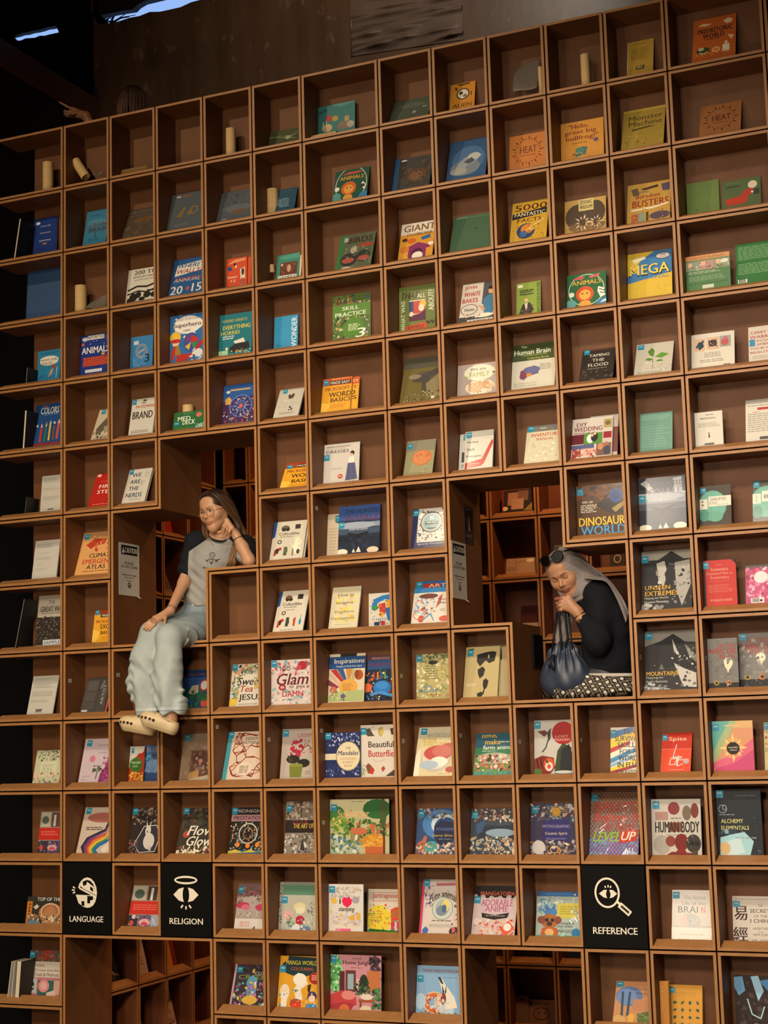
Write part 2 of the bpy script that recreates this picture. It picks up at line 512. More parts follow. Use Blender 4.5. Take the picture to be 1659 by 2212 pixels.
# ---------------------------------------------------------------- the books: row, column, x, depth, width, height, lean, thickness, finish, colours, print, label
BOOKS = [
(0, 12, 3.788, 0.072, 0.2205, 0.3235, 21.01, 0.008, 0, 'c4672c', 'e8dcc8', 't 52 32 82 12 2a211e PREHISTORIC;t 48 46 50 12 2a211e WORLD;p e9c79a 10 17 22 12 45 16 30 20;p e9d2a8 70 14 82 8 92 12 90 20 78 22;p e9c79a 80 50 96 55 90 65;e 25 82 16 10 4d5130;e 20 77 7 5 c9c6a0;l d9c9a0 3 16 86 26 90 36 86;e 55 84 9 7 d98c3c;o 55 84 9 8 2 f0d2a0;r 70 74 86 92 e9dcc0;e 78 70 4 4 e9dcc0;n 30 54 62 58 5a3a20 1;s 3 14 8 88 92 98 2 4 8a4a20,e0a060', 0.055, 'orange prehistoric world activity book in the top row'),
(0, 11, 3.4344, 0.1173, 0.1396, 0.2701, 15.83, 0.005, 0, 'b9973e', 'e9d9b0', 'n 20 8 80 12 7a6124 2;n 14 24 86 62 8f742c 9;r 34 80 66 92 4a4030;n 38 82 62 90 d8c890 2;r 0 0 2 100 e9d9b0', 0.069, 'small yellow paperback showing its text-filled back cover'),
(0, 8, 2.4294, 0.1409, 0.1463, 0.2299, 12.59, 0.005, 0, 'd9952f', 'c98a30', 't 50 88 76 15 6a4a1c ALIEN;e 52 46 24 22 e9e0c8;o 52 44 26 24 5 55432a;e 44 40 8 7 55432a;e 60 52 8 7 8a8070;p 55432a 20 12 30 18 26 30 18 22;p 55432a 84 38 88 40 86 56 82 54;p 55432a 24 4 80 2 74 8 40 10', 0.068, 'small yellow book with an alien face and title'),
(0, 6, 1.6219, 0.16, 0.2335, 0.244, 3.04, 0.005, 1, '3f7f7e', '2d5c5c', 'e 30 50 9 9 b84a3c;e 47 54 8 8 b9a050;r 72 52 84 72 b9a070;e 25 86 14 12 c9b48a;r 14 60 16 84 e0d0b0;r 22 58 24 84 e0d0b0;e 70 88 18 14 8a7a66;e 88 86 10 10 b8aca0;p 2e6463 0 22 20 12 30 18 0 30;p 5a9a96 40 6 62 14 100 4 100 0 40 0', 0.085, 'teal picture book with a red balloon behind a wooden tube'),
(0, 7, 2.0932, 0.072, 0.2335, 0.215, 30.9, 0.004, 2, '5d6457', '444a40', 'e 50 30 36 10 6c7466;e 60 66 6 5 a9a89c;r 80 44 90 50 b0b0a4;s 5 12 6 50 94 96 4 9 6a6a58,55604f', 0.036, 'grey green plain picture book slumped low in the top row'),
(0, 5, 1.3057, 0.1447, 0.2016, 0.1627, 14.93, 0.004, 2, '565a3e', '3c4030', 'e 60 62 8 8 b9bda0;p a9b08c 58 62 96 30 64 66;p a9b08c 60 60 20 50 56 66;p a9b08c 62 60 90 80 58 66;p 8a9470 0 40 60 46 0 48', 0.072, 'dark olive book with a pale splash lying nearly flat'),
(0, 2, 0.346, 0.072, 0.1849, 0.0732, 20.63, 0.003, 2, '8a6a40', '6a5030', 'r 4 10 96 90 93744a', 0.048, 'tan sheet lying flat in an otherwise empty top cubby'),
(1, 0, -0.3454, 0.1707, 0.1731, 0.2936, 3.38, 0.008, 1, '1f3f86', '16306a', 'e 18 14 9 5 dfe4ee;t 50 25 44 4 c9d0e0 CONCISE;t 50 46 44 4 c9d0e0 ENGLISH;t 50 70 50 5 c9d0e0 GRAMMAR;r 40 78 58 82 c98a40;r 94 0 96 100 16306a', 0.085, 'navy hardback with widely spaced small title lines'),
(1, 1, 0.0434, 0.1246, 0.1649, 0.2888, 13.3, 0.005, 1, '3f86a8', '2f6a88', 't 56 44 74 12 6a4428 GRAIN;t 60 59 84 13 5a3a24 BRAIN;e 50 38 40 14 5796b4;t 56 44 74 12 6a4428 GRAIN;l 4a3a2c 3 50 66 46 78 60 84;n 20 14 60 18 24587a 1;n 20 84 70 92 2d6a8e 2', 0.058, 'light blue paperback with brown GRAIN BRAIN title'),
(1, 2, 0.3493, 0.072, 0.2266, 0.2687, 26.53, 0.004, 2, '5d5042', '4a3e34', 'e 55 42 34 10 7a5a38;r 0 8 100 14 6c6054;r 0 22 100 26 6a5c50;s 11 16 0 30 100 100 5 14 68594a,524638,6e604e', 0.035, 'brown grey wrapped book slumped in the second row'),
(1, 3, 0.6647, 0.0748, 0.2363, 0.2834, 17.08, 0.005, 2, '575f63', '464c50', 'p 8a6f3c 22 64 40 38 46 42 34 66;p 8a6f3c 50 62 62 40 66 62 60 62;o 70 50 12 12 4 8a7446;r 14 6 26 10 c9c4b8;r 30 7 56 10 a0603c;n 20 84 70 92 70787c 2', 0.026, 'slate grey book with gold lettering strokes'),
(1, 4, 0.9861, 0.0891, 0.2302, 0.2504, 20.56, 0.004, 2, '5a6166', '484e52', 'e 56 60 36 14 6b7278;e 62 72 20 8 755c48;r 16 90 30 94 a98a84;s 8 10 10 10 90 60 5 14 646b70,50575c', 0.036, 'pale slate wrapped book with a faint brown patch'),
(1, 5, 1.3303, 0.1205, 0.1439, 0.2099, 19.33, 0.006, 1, '33566a', '274454', 'n 20 10 80 16 4a7286 1;n 22 44 78 82 7a98a4 5;o 50 58 20 20 3 6f8e9c;e 20 78 9 9 27465a', 0.047, 'dark blue small book leaning in front of a cardboard tube'),
(1, 6, 1.7169, 0.1187, 0.2118, 0.252, 16.43, 0.006, 1, '2f5a48', '2a4a3c', 'o 50 50 46 57 2 c9d0c0;t 50 27 70 12 d9a040 ANIMALS;p c05a50 20 16 40 8 70 8 84 12 60 16;e 44 62 22 22 cc6a32;e 44 64 14 14 e0a050;e 44 92 14 10 d9a050;e 10 60 7 7 e9e4d4;e 10 86 14 12 5f9a98;p e9e4d4 84 46 96 60 90 74 78 58;e 84 60 8 6 444;p 3f86b0 74 100 80 84 100 78 100 100;e 39 60 2 2 222;e 50 60 2 2 222', 0.049, 'green animals book with an orange lion in the wide second row cubby'),
(1, 7, 2.0933, 0.092, 0.2209, 0.2608, 19.61, 0.008, 1, '4c4a46', '3a628c', 'r 0 0 12 100 3a6490;e 64 58 26 20 6a4c38;e 62 60 16 14 7e6046;s 14 24 20 20 94 90 4 12 5a4a3e,43423e,75563f;e 24 9 8 3 d9dcd8;r 14 0 98 2 8a5a38', 0.032, 'dark grey book with a blue spine and white oval sticker'),
(1, 8, 2.418, 0.0791, 0.2267, 0.306, 21.05, 0.007, 1, '406187', '34506e', 'e 52 50 42 38 56789e;e 46 70 38 22 808a92;p 9aa2a6 14 78 40 46 70 34 86 44 70 60 50 66 40 80;e 66 44 16 10 c0c2bc;e 30 78 22 10 a2a49c;p 56616a 40 56 60 46 70 56 54 62', 0.031, 'blue picture book with a pale swirling whale'),
(1, 9, 2.7581, 0.1546, 0.2066, 0.2619, 7.76, 0.006, 0, 'c9803a', 'b27034', 'R 50 50 30 46 7a3d1c 26;r 30 34 74 62 c9803a;t 52 46 46 20 7a3d1c HEAT;n 32 62 72 66 8a4a24 1', 0.063, 'tan HEAT book with dark burning rays beside the bullfrog book'),
(1, 10, 3.053, 0.1436, 0.2346, 0.272, 5.93, 0.006, 0, 'd99a3e', 'c08a38', 't 42 14 46 14 8a3020 "Hello,;t 46 30 74 14 8a3020 great big;t 50 46 76 15 8a3020 bullfrog!";n 26 58 60 61 6a3a20 1;e 82 57 6 5 6a5a78;p 4d7a70 36 78 50 70 62 72 58 92 34 96;e 44 80 10 9 55877a;e 30 88 4 3 8a6a30;s 3 8 20 84 86 98 2 5 b98030,e0b060', 0.059, 'golden square bullfrog picture book with red lettering'),
(1, 11, 3.3944, 0.072, 0.2231, 0.3028, 22.73, 0.007, 0, 'a88f3e', '8f7a36', 't 54 23 82 12 5a4a24 Monster;t 54 38 80 12 5a4a24 Machine;p 5a4a24 22 52 60 48 82 50 50 53 24 56;r 0 0 100 6 c2a648;s 7 14 8 60 92 96 3 9 9a8236,b79e4c,8a7430', 0.038, 'olive yellow MONSTER MACHINE book standing in a square cubby'),
(1, 12, 3.799, 0.0828, 0.2094, 0.2526, 25.11, 0.006, 0, 'a06a3e', '8a5c38', 'R 50 50 30 46 5c341c 26;r 30 34 74 62 a06a3e;t 52 48 46 20 5c341c HEAT;n 32 64 72 68 6a3c22 1', 0.048, 'dull brown HEAT book with rays in the wide right cubby'),
(2, 0, -0.3905, 0.1636, 0.258, 0.3663, 3.5, 0.01, 0, '35567f', '2c4868', 'r 0 0 3 100 2c4868', 0.063, 'large plain blue book without any writing'),
(2, 2, 0.3463, 0.1238, 0.2368, 0.265, 11.43, 0.005, 1, 'd9d4c4', 'c0bba8', 't 56 11 76 12 2c2824 200 TIPS;t 56 25 80 7 2c2824 JEWELRY MAKING;n 20 32 80 36 8a8478 1;l 26221e 5 4 62 30 52 60 56 98 44;l 26221e 4 4 74 34 66 60 72 98 60;e 22 84 12 12 26221e;e 36 78 9 9 26221e;e 62 80 11 9 2c2824;e 82 82 10 8 26221e;r 60 66 94 71 26221e;e 12 92 8 7 26221e;e 48 91 9 6 26221e;n 24 95 80 98 8a8478 1', 0.043, 'white 200 tips jewelry book with black beads'),
(2, 3, 0.6646, 0.0824, 0.2319, 0.2883, 19.22, 0.008, 1, '2d5f96', '244d7a', "p e0e0d8 12 16 100 8 100 34 8 46;i 52 19 78 12 23427a WHERE'S;i 50 34 76 12 a83c30 WALLY?;n 12 50 98 62 a84a40 4;i 48 58 78 9 c0bdb4 ANNUAL;t 22 84 36 22 e0dccc 20;e 54 82 5 6 c05a40;t 80 82 28 22 e0dccc 15;s 5 10 4 70 98 99 1 3 5a8abc,244d7a", 0.028, 'blue striped annual with large white year digits'),
(2, 4, 1.0123, 0.164, 0.1342, 0.2298, 2.99, 0.006, 1, 'd6542c', 'bf4a28', 'e 40 22 5 8 2c2824;p 2f4a86 6 30 20 26 30 42 8 42;e 46 30 6 6 e8c49a;p e0d0b8 66 40 90 34 92 94 70 96;e 80 84 16 14 b85a48;e 80 50 7 14 4a342c;p e9a070 0 20 40 6 90 4 94 12 40 16;t 30 64 50 8 f0d8c8 Summer;t 34 78 22 8 f0d8c8 12', 0.054, 'orange illustrated summer book with a white note'),
(2, 4, 1.0174, 0.174, 0.15, 0.2271, 2.99, 0.006, 1, 'd4532c', 'bf4a28', 'r 10 10 14 90 e8a078', 0.054, 'plain orange book hiding behind the orange summer book'),
(2, 5, 1.3415, 0.1414, 0.144, 0.2047, 10.03, 0.005, 1, '3f8a78', 'e8e0d0', 'p 55a08c 0 10 60 2 100 0 100 20 40 22;r 16 32 92 82 6a3a2a;s 9 16 20 34 88 80 4 10 8a5038,4a2a20,9c6a4a;e 56 56 9 16 c9a07a;r 10 82 92 98 e4dfd0;t 52 90 76 9 2c4a48 SAMPLE;e 24 40 5 5 c9c4b0', 0.045, 'teal book with a sepia photo and SAMPLE strip'),
(2, 5, 1.3465, 0.1505, 0.1497, 0.1904, 10.03, 0.005, 1, 'ddd0bc', 'e8e0d0', 'r 0 0 100 100 ddd0bc', 0.041, 'white book edge peeking out behind the teal sample book'),
(2, 6, 1.7414, 0.081, 0.2158, 0.2789, 23.01, 0.006, 2, '5d6650', '3f7a48', 'r 0 0 12 100 3f7a48;t 58 17 70 16 43281e BIRDS;e 78 34 22 6 a04a38;e 34 70 24 20 3a3a36;e 32 72 18 8 a8584a;e 74 64 20 18 3a3a36;e 76 70 16 8 a8584a;e 44 44 9 12 b0a890;s 4 18 14 36 98 98 3 8 7a8068,4a5a40,8a9078;e 30 94 14 6 c9c4b0;r 12 8 24 20 a9aca0', 0.021, 'grey green BIRDS book with two dark birds'),
(2, 7, 2.1149, 0.0951, 0.2026, 0.279, 19.66, 0.007, 1, 'd39a3c', 'b88a3a', 'r 0 0 100 30 dcd4c4;t 54 14 92 18 7a5a34 GIANT;t 56 31 74 8 5a4630 COLOURING BOOK;p 8a3a66 22 66 54 54 86 64 92 72 80 72 80 98 28 98 28 72 16 74;e 54 84 18 16 5c2a4a;e 56 90 16 12 e8e2d4;p 3f6a9a 60 42 86 36 90 46 66 50;e 34 48 14 8 c96a30;e 16 70 14 10 c9803a;e 92 62 8 5 efe6d0;e 14 44 8 5 4a3a2c;s 6 8 0 80 30 100 3 6 d9a040,e8b84c', 0.03, 'yellow giant colouring book with a purple dog kennel'),
(2, 8, 2.4215, 0.0843, 0.2366, 0.2739, 22.24, 0.008, 2, '4f6b52', '3e5642', 'r 4 4 96 7 5f7b60;r 8 2 34 6 7e8f7c;e 60 40 3 3 3c5242', 0.026, 'plain dark green book in plastic wrap'),
(2, 9, 2.7624, 0.0916, 0.2037, 0.294, 19.35, 0.007, 1, 'cba33a', 'b08c34', 't 52 14 88 15 5c2f1c 5000;p 2a2c34 2 28 96 20 96 34 2 42;t 50 31 84 9 e4d8a8 FANTASTIC;t 50 46 66 9 5c2f1c FACTS;e 42 73 25 22 33486e;e 46 68 18 14 d08a3a;p d9b060 42 72 60 56 66 72;e 36 80 10 9 4c6a9a;l e0d0a0 3 64 60 90 48;s 8 26 4 54 96 98 1 4 5c4424,8a6a2c,3a3226', 0.03, 'yellow 5000 fantastic facts book with a globe'),
(2, 10, 3.0528, 0.1457, 0.2262, 0.2398, 7.85, 0.009, 1, 'c39a52', '9a3a26', 'r 2 0 98 100 c8a460;e 32 52 30 34 5c4a3a;e 74 44 24 32 574636;r 34 0 70 36 d9c88a;t 52 10 30 11 4a3a2a ZODIAC;t 52 25 30 11 4a3a2a WISDOM;e 54 84 44 16 8a6a44;R 44 72 8 22 e0d4b4 10;R 76 74 6 18 e0d4b4 10;e 44 72 7 10 5a4632;e 76 74 6 9 5a4632;s 8 20 10 70 98 98 2 6 c8b080,6a5238,a98a5c', 0.052, 'brown zodiac wisdom book with a staring mask'),
(2, 11, 3.3953, 0.1143, 0.2271, 0.2802, 15.25, 0.008, 1, 'c09a4c', '9c7c40', 't 38 22 22 5 3a5a72 BUNKER;t 48 33 56 11 9a3026 Boredom;t 54 51 84 17 9a3026 BUSTERS;p 6a5a44 8 12 24 10 28 28 14 30;p 5c5468 78 8 98 6 98 26 82 26;p e8dcc0 8 64 60 62 96 56 96 60 60 67 10 68;r 10 76 26 98 b86a3c;r 26 74 40 96 8a9a8c;r 44 74 50 96 55443a;e 76 86 24 10 5f5060;s 5 16 4 60 98 99 2 5 d0b060,a07a3a,7a5a3a;p 4a3a2c 30 14 70 8 72 14 40 18', 0.041, 'tan boredom busters book with dark red lettering'),
(2, 12, 3.7, 0.1672, 0.1664, 0.2316, 5.64, 0.006, 0, '69803f', '556a34', 'n 26 88 38 96 4c5e30 2', 0.063, 'plain lime green book beside the red dog book'),
(2, 12, 3.8813, 0.1457, 0.1965, 0.2142, 11.95, 0.006, 1, '5b6b46', '4a583a', 'p b9402e 8 66 50 58 56 44 76 40 80 54 66 62 66 78 56 86 14 88;e 70 46 12 9 b9402e;e 79 24 12 12 d9cfb4;r 10 20 46 26 46523a;r 82 40 96 60 37463e;e 78 50 3 3 e8d8c0;n 12 10 50 14 76855a 1', 0.05, 'green book with a red dog and a white round seal'),
(3, 0, -0.3153, 0.1736, 0.165, 0.2465, 4.06, 0.005, 1, '2f86ae', '25708f', 'e 50 32 42 14 e8e2d2;e 26 36 16 11 e8e2d2;e 76 36 16 12 e8e2d2;e 48 42 34 10 e8e2d2;t 48 32 80 7 2c2824 HOUSE;n 20 41 70 50 8a6a60 2;e 72 57 8 8 b04a38;p c9a080 60 66 72 62 66 80 48 92;l 24587a 3 10 92 30 80;n 10 8 92 12 1f6284 1;l d9e4e8 2 88 60 84 96', 0.057, 'small sky blue book with a white cloud and a red ball'),
(3, 1, 0.0208, 0.137, 0.2115, 0.2916, 3.91, 0.008, 1, '1f3a86', '182e6a', 'r 22 2 78 13 e4dfd4;t 50 8 54 6 3a3a5a PICTURE THIS;t 50 40 92 17 ecebe4 ANIMALS;n 10 58 100 84 b4402e 6;r 10 60 100 80 a83c2c;n 10 60 100 82 d0604a 4;r 18 90 74 98 dcdce0;e 14 10 10 6 c9ccd8;p a06a40 84 2 96 0 98 18 88 16;e 76 53 6 4 d0a040;p c05a4a 2 22 12 18 14 26 4 28;s 2 9 4 4 96 30 2 4 4a66b0,c0c4d8', 0.052, 'navy picture book with white ANIMALS and red stripes'),
(3, 2, 0.3496, 0.1744, 0.153, 0.2487, 3.59, 0.006, 1, '3f86ba', '3170a0', 'r 14 14 36 26 c9d4dc;o 50 48 26 26 3 b9ac9c;o 50 48 18 20 3 a89c8e;p b9ac9c 36 50 64 40 64 46 36 56;t 76 72 22 26 22282c 3;o 40 80 16 12 2 6fa4ca;l 9cb8c8 2 16 70 20 92 44 94;l 9cb8c8 2 50 88 72 92', 0.058, 'pale blue little book with a ring emblem and a black figure three'),
(3, 3, 0.6647, 0.1053, 0.2288, 0.3164, 2.49, 0.009, 1, '3373ae', '285f90', 'R 50 20 30 40 e8e4da 14;e 52 22 40 22 ece8de;e 28 22 18 14 ece8de;e 78 22 18 14 ece8de;t 52 10 62 4 33302c BUILD YOUR OWN;t 50 23 82 12 22201e Superhero;t 50 34 22 5 33302c DIARY;e 16 46 16 13 e8c23c;e 17 56 11 11 e8c49a;e 17 54 15 5 c0342a;e 62 60 23 23 3a5aa0;p c23a32 62 60 62 44 82 52 84 60;p 4a8a4a 62 60 82 62 70 76;p e0b83c 62 60 56 76 44 68;p 7a4a8a 62 60 42 56 50 46 62 44;p b9342c 18 98 22 82 60 84 100 52 100 62 66 92 40 98;p a0803c 14 64 26 64 34 84 16 84;p b9342c 6 70 18 64 14 90 2 96;s 5 10 54 76 98 99 4 9 cfd8e0,e6e2d8,7aa0c8;e 84 84 12 10 d8dce0', 0.033, 'blue superhero diary with a blond masked child'),
(3, 4, 0.9862, 0.1081, 0.2136, 0.2842, 5.33, 0.009, 1, '1f7a84', '18646c', "t 46 16 76 7 c9b64a HORRID HENRY'S;t 52 32 84 10 e0cc4c EVERYTHING;t 34 45 58 9 e0cc4c HORRID;n 10 52 46 62 cfe0dc 2;p e4dfd0 44 66 74 60 82 74 56 80;p 2a2c2e 34 80 50 72 90 70 94 86 60 92 34 92;r 0 86 28 98 a9d0a8;e 24 82 4 4 e8e2d2;r 50 89 74 92 c9a858;s 9 10 30 86 98 99 2 5 e0d0a0,d8e0d8,333", 0.031, 'teal book with yellow title lettering above a dark armchair'),
(3, 5, 1.3109, 0.1654, 0.1507, 0.242, 5.35, 0.008, 0, '3a9cc8', '2f86ae', 'v 84 52 92 22 e6f0f4 WONDER;n 8 86 36 94 2a7ea6 2', 0.049, 'bright sky blue book with a vertical white title'),
(3, 6, 1.681, 0.1654, 0.2303, 0.3106, 3.81, 0.01, 1, '5b7a3a', 'c9bfa4', 's 21 40 2 2 98 26 3 8 6a5a3a,a88a50,3a3a3a,c9b890,8a4a2c,4c6a8a;r 0 22 100 50 5d8a36;t 48 30 44 8 efeee0 SKILL;t 48 43 82 9 efeee0 PRACTICE;s 22 60 2 50 98 98 3 9 6a5a3a,a88a50,34343a,d0c4a0,5c4a6a,3f5a34,c0a040,b0b0a4;e 56 76 28 26 5a8c34;n 42 66 74 82 d8e0b8 5;i 76 87 24 20 f0f0e8 3', 0.047, 'green skill practice workbook covered in small pictures'),
(3, 7, 2.0933, 0.1498, 0.2117, 0.2982, 3.66, 0.009, 1, '6d7a3c', 'c8bd98', 'r 0 0 7 100 7c8a4a;t 62 23 24 10 d9dcc0 ALL;v 89 36 46 15 d9dcc0 ABOUT?;v 11 64 66 11 d9dcc0 WHAT WAS;i 30 20 50 14 4a2a26 THAT;r 28 32 74 78 e0d8c4;r 28 34 74 62 c05048;r 28 34 40 60 3a4a70;p 5c2a46 28 66 60 62 74 54 74 78 28 78;e 66 42 10 9 e0b84c;e 62 50 8 9 e8d8c0;e 34 62 6 6 e8d0b4;p c8532c 18 88 76 82 78 98 18 99;t 46 91 44 7 3a2420 SAMPLE;i 86 84 24 9 4a2a26 ~~', 0.041, 'olive green humour book with a pictured man and SAMPLE label'),
(3, 8, 2.4622, 0.0807, 0.2016, 0.2853, 21.87, 0.009, 1, 'cfc8bc', 'b8b0a4', 'r 60 0 100 56 5a5a5c;e 84 24 9 9 d8a884;e 84 16 9 5 3a2c24;p 4f80a0 62 44 80 32 98 36 100 62 90 92 72 92 66 64;p d0a080 48 56 62 60 72 68 66 74;t 24 11 34 10 b03a2c JOHN;t 30 27 46 11 b03a2c WHAITE;t 26 43 44 11 b03a2c BAKES;o 26 66 24 16 2 6a6460;t 27 66 28 8 4a4440 Home;r 0 84 100 100 4a4c4e;e 70 84 26 6 e8dcc8;r 24 92 96 100 d8d4cc;t 60 96 60 5 4a4440 SAMPLE;s 5 8 10 78 60 90 3 6 d8c8a8,8a7058', 0.023, 'white and grey cookbook with a smiling man in a blue shirt'),
(3, 9, 2.7646, 0.1584, 0.1346, 0.2322, 7.33, 0.008, 0, '8aa040', '6a7a3a', 'r 6 6 26 14 e4e6cc;v 91 50 96 13 2a3a1c WODEHOUSE;n 14 22 76 40 2f3f20 3;t 42 26 60 6 2a3a1c The Code of the;t 42 36 44 6 2a3a1c Woosters;e 40 54 8 7 d9b890;p 3a2c2a 12 92 26 66 56 62 72 84 60 98 20 98;p d9d0bc 34 64 46 62 44 84 38 84;l 3a3a2a 3 8 94 70 70;s 3 10 8 84 76 98 3 5 6a4a3c,a08a60', 0.046, 'lime green paperback with a vertical title and seated man'),
(3, 10, 3.053, 0.126, 0.2115, 0.2264, 8.4, 0.009, 1, '2c6a40', '28583a', 'o 50 50 46 44 2 cfd8c8;t 50 27 74 13 e0b048 ANIMALS;p c86a62 14 16 30 6 46 10 40 18;p c86a62 56 10 84 4 82 14 60 16;e 46 62 23 22 cf5a30;e 46 64 15 14 e8ad4c;e 46 92 16 10 e0a54a;e 12 60 7 7 ece8dc;e 10 88 14 12 6aa8a4;p ece8dc 80 44 94 50 98 72 86 78 78 58;l 333 2 82 52 96 58;l 333 2 84 62 98 66;p 3f86b8 72 100 80 84 100 76 100 100;p d8e4ec 84 94 92 86 100 84 100 90;e 40 60 2 2 222;e 52 60 2 2 222', 0.039, 'green animals book with an orange lion directly left of the yellow MEGA journal'),
(3, 11, 3.3752, 0.1401, 0.232, 0.3012, 8.96, 0.009, 1, 'd9b93e', 'b89c38', 'p 3f7fb4 0 50 0 66 100 50 100 0 60 0 30 18 20 30;r 0 0 24 44 dcbf48;t 50 40 94 24 33302a MEGA;t 49 38 90 22 ecd25c MEGA;t 56 59 80 7 6a86a8 JOURNAL;e 80 12 17 8 e0e0dc;o 80 12 17 8 2 5a4a40;t 80 9 12 5 3a5a9a 30;t 80 15 18 4 a04a40 YEARS;p e8e0c0 10 14 38 8 42 14 16 22;s 31 14 2 72 98 98 2 5 cfae38,bfa032,e6c850', 0.048, 'yellow and blue book with large MEGA title'),
(3, 12, 3.6973, 0.072, 0.2215, 0.2087, 3.3, 0.008, 1, '4c7a48', '3f663e', 'r 0 0 100 13 c98a44;t 50 7 80 6 7a4a24 HARVEST PLANNER;r 0 16 100 42 86947a;r 34 17 64 42 b48a80;s 5 10 2 18 98 42 4 8 8a5a40,d0b8a0,4a5a40;e 10 26 5 6 d9b090;e 40 24 6 6 d9a890;e 74 24 6 6 d9b090;e 88 24 9 5 dcd8c8;n 6 46 80 54 a9b89a 2;n 6 60 94 74 86a47e 4;r 36 86 62 96 c4ccb4;n 6 80 96 84 3c623a 1', 0.025, 'green back cover with a photo strip under an orange band'),
(3, 12, 3.9313, 0.1231, 0.2225, 0.2723, 13.79, 0.008, 1, '3f7a44', '35683a', 'n 6 8 96 42 84ac7e 9;n 6 50 96 78 84ac7e 7;r 5 88 26 97 e0e4d4;v 15 92 8 16 333 ||||', 0.043, 'green text-covered back cover with a barcode at the edge'),
(4, 0, -0.3227, 0.1296, 0.2084, 0.3108, 10.64, 0.009, 1, '1f4f86', 'a03428', 't 50 16 64 16 dce0dc COLORS;t 34 6 20 6 c0604a MY;n 30 26 80 28 8aa8c4 1;p c0403a 24 56 31 56 30 92 22 92;p 3f7a4c 40 56 46 54 45 92 38 92;p e0b83c 54 50 60 50 59 90 53 90;p 86582c 68 56 74 54 74 90 68 90;p c85a4a 82 50 90 50 88 88 80 88;p e8c49a 24 56 28 46 31 56;p e8c49a 40 56 44 44 46 54;p e8d49a 54 50 58 40 60 50;p e8c49a 82 50 87 40 90 50;p dcdce0 8 52 14 48 16 56;p dcdce0 66 48 72 44 76 52;r 0 95 100 100 a03428', 0.045, 'blue COLORS book with a row of coloured pencils'),
(4, 1, 0.1304, 0.0756, 0.1677, 0.2545, 26.72, 0.006, 1, 'c9bda4', 'a89c84', 'K 20 8;p 6a6050 10 64 40 30 90 14 94 20 60 44 40 74 16 86;p a89c86 40 60 90 40 96 70 50 80;s 3 12 4 70 60 96 3 8 4a443a,7a7262;i 50 93 66 7 55483a ALCHEMY', 0.029, 'beige sketch-cover book half hidden by its cubby side'),
(4, 2, 0.3647, 0.1218, 0.165, 0.2681, 12.97, 0.014, 1, 'cfcabc', 'a8a294', 'K 10 8;t 60 22 84 8 b0442f IN-DEMAND;t 50 46 84 20 26231f BRAND;r 40 10 58 14 8a8478;n 10 88 90 96 8a8478 2;r 46 4 60 8 333', 0.038, 'white book with large black BRAND lettering'),
(4, 3, 0.6795, 0.1, 0.2096, 0.1404, 11.49, 0.014, 1, '2c6a3a', '285a34', 'K 12 64;t 34 38 40 24 e4ead8 MED;t 50 60 40 26 e4ead8 DECK;e 80 24 9 9 d0705a;n 30 10 60 14 9cc09c 1;p 9ac0a8 70 96 84 76 100 70 100 100;s 4 8 70 74 99 98 3 6 dce4dc,4a8a6a,285a8a;r 10 88 66 92 4a8a4a', 0.03, 'low wide green card box lettered in white in front of a tube'),
(4, 4, 0.9862, 0.1301, 0.2166, 0.2756, 8.93, 0.008, 1, '2b5a9a', '234a7e', 'r 0 26 100 100 4a2f5a;p 2b5a9a 0 0 100 0 100 30 0 44;e 54 56 35 30 3f4f9a;e 54 56 31 27 3a2f62;R 54 56 4 34 6a8ad0 12;o 54 56 34 30 3 5a80c8;e 54 56 5 5 e06a4a;s 12 30 20 34 92 98 2 5 d0503c,e0b04c,e8d8c0,3a6ab0,b04a7a;r 20 12 80 16 c0a878;p d9a850 6 36 16 30 24 36 22 50 8 50;s 13 24 2 66 98 99 2 6 2a1c3c,6a3a5a,c06040,d8c8b0;e 14 18 6 4 d8dce0', 0.038, 'blue and purple book with a neon ferris wheel'),
(4, 5, 1.3415, 0.072, 0.1558, 0.2318, 28.33, 0.014, 1, 'c8c2b4', '6c665c', 'p 5a4c40 46 36 40 24 46 18 52 24 60 16 66 22 62 34;t 62 68 18 16 33302a S;n 20 82 84 88 8a8478 2;r 0 0 100 4 a8a090;K 24 6;s 4 8 10 40 90 62 6 12 d4cec0,bcb6a8', 0.023, 'white book with a small brown heart above a letter S'),
(4, 6, 1.6216, 0.1095, 0.178, 0.2383, 12.99, 0.01, 1, 'e0a530', 'c08a2c', 'r 0 0 100 22 c95f2c;r 24 8 96 20 2c2420;t 60 14 66 8 e8dcc0 MADE EASY;n 30 2 84 6 e0a070 1;K 12 12;t 52 32 84 10 8a3420 MICROSOFT;t 62 49 76 15 33201a WORD;t 66 65 70 12 33201a BASICS;p eec050 0 70 30 76 20 100 0 100;n 30 78 94 90 c88a28 3', 0.032, 'orange and yellow word basics manual in front of its twin'),
(4, 6, 1.6884, 0.1238, 0.15, 0.2353, 12.99, 0.008, 1, 'e0a530', 'c08a2c', 'r 0 0 100 22 c95f2c;t 70 12 56 8 e8dcc0 EASY;t 64 32 60 10 8a3420 OFT;t 62 49 50 15 33201a RD;t 62 65 66 12 33201a ICS', 0.045, 'orange and yellow word basics manual partly hidden behind its twin'),
(4, 7, 2.1104, 0.072, 0.2334, 0.3127, 21.58, 0.009, 2, '6f6436', '5c5430', 'r 0 0 100 24 5a5648;e 60 44 36 14 5c5648;p 4f4a42 24 50 50 38 90 26 96 36 70 46 62 80 52 80 50 56 30 54;e 30 42 16 6 8a8068;p 8a7e5c 60 60 90 40 96 90 70 90;s 6 40 2 76 98 99 2 6 4a4636,8a7e5a,5f5838,a0946c;r 78 88 86 94 d0c8a8', 0.018, 'olive brown wildlife book with a big horned animal'),
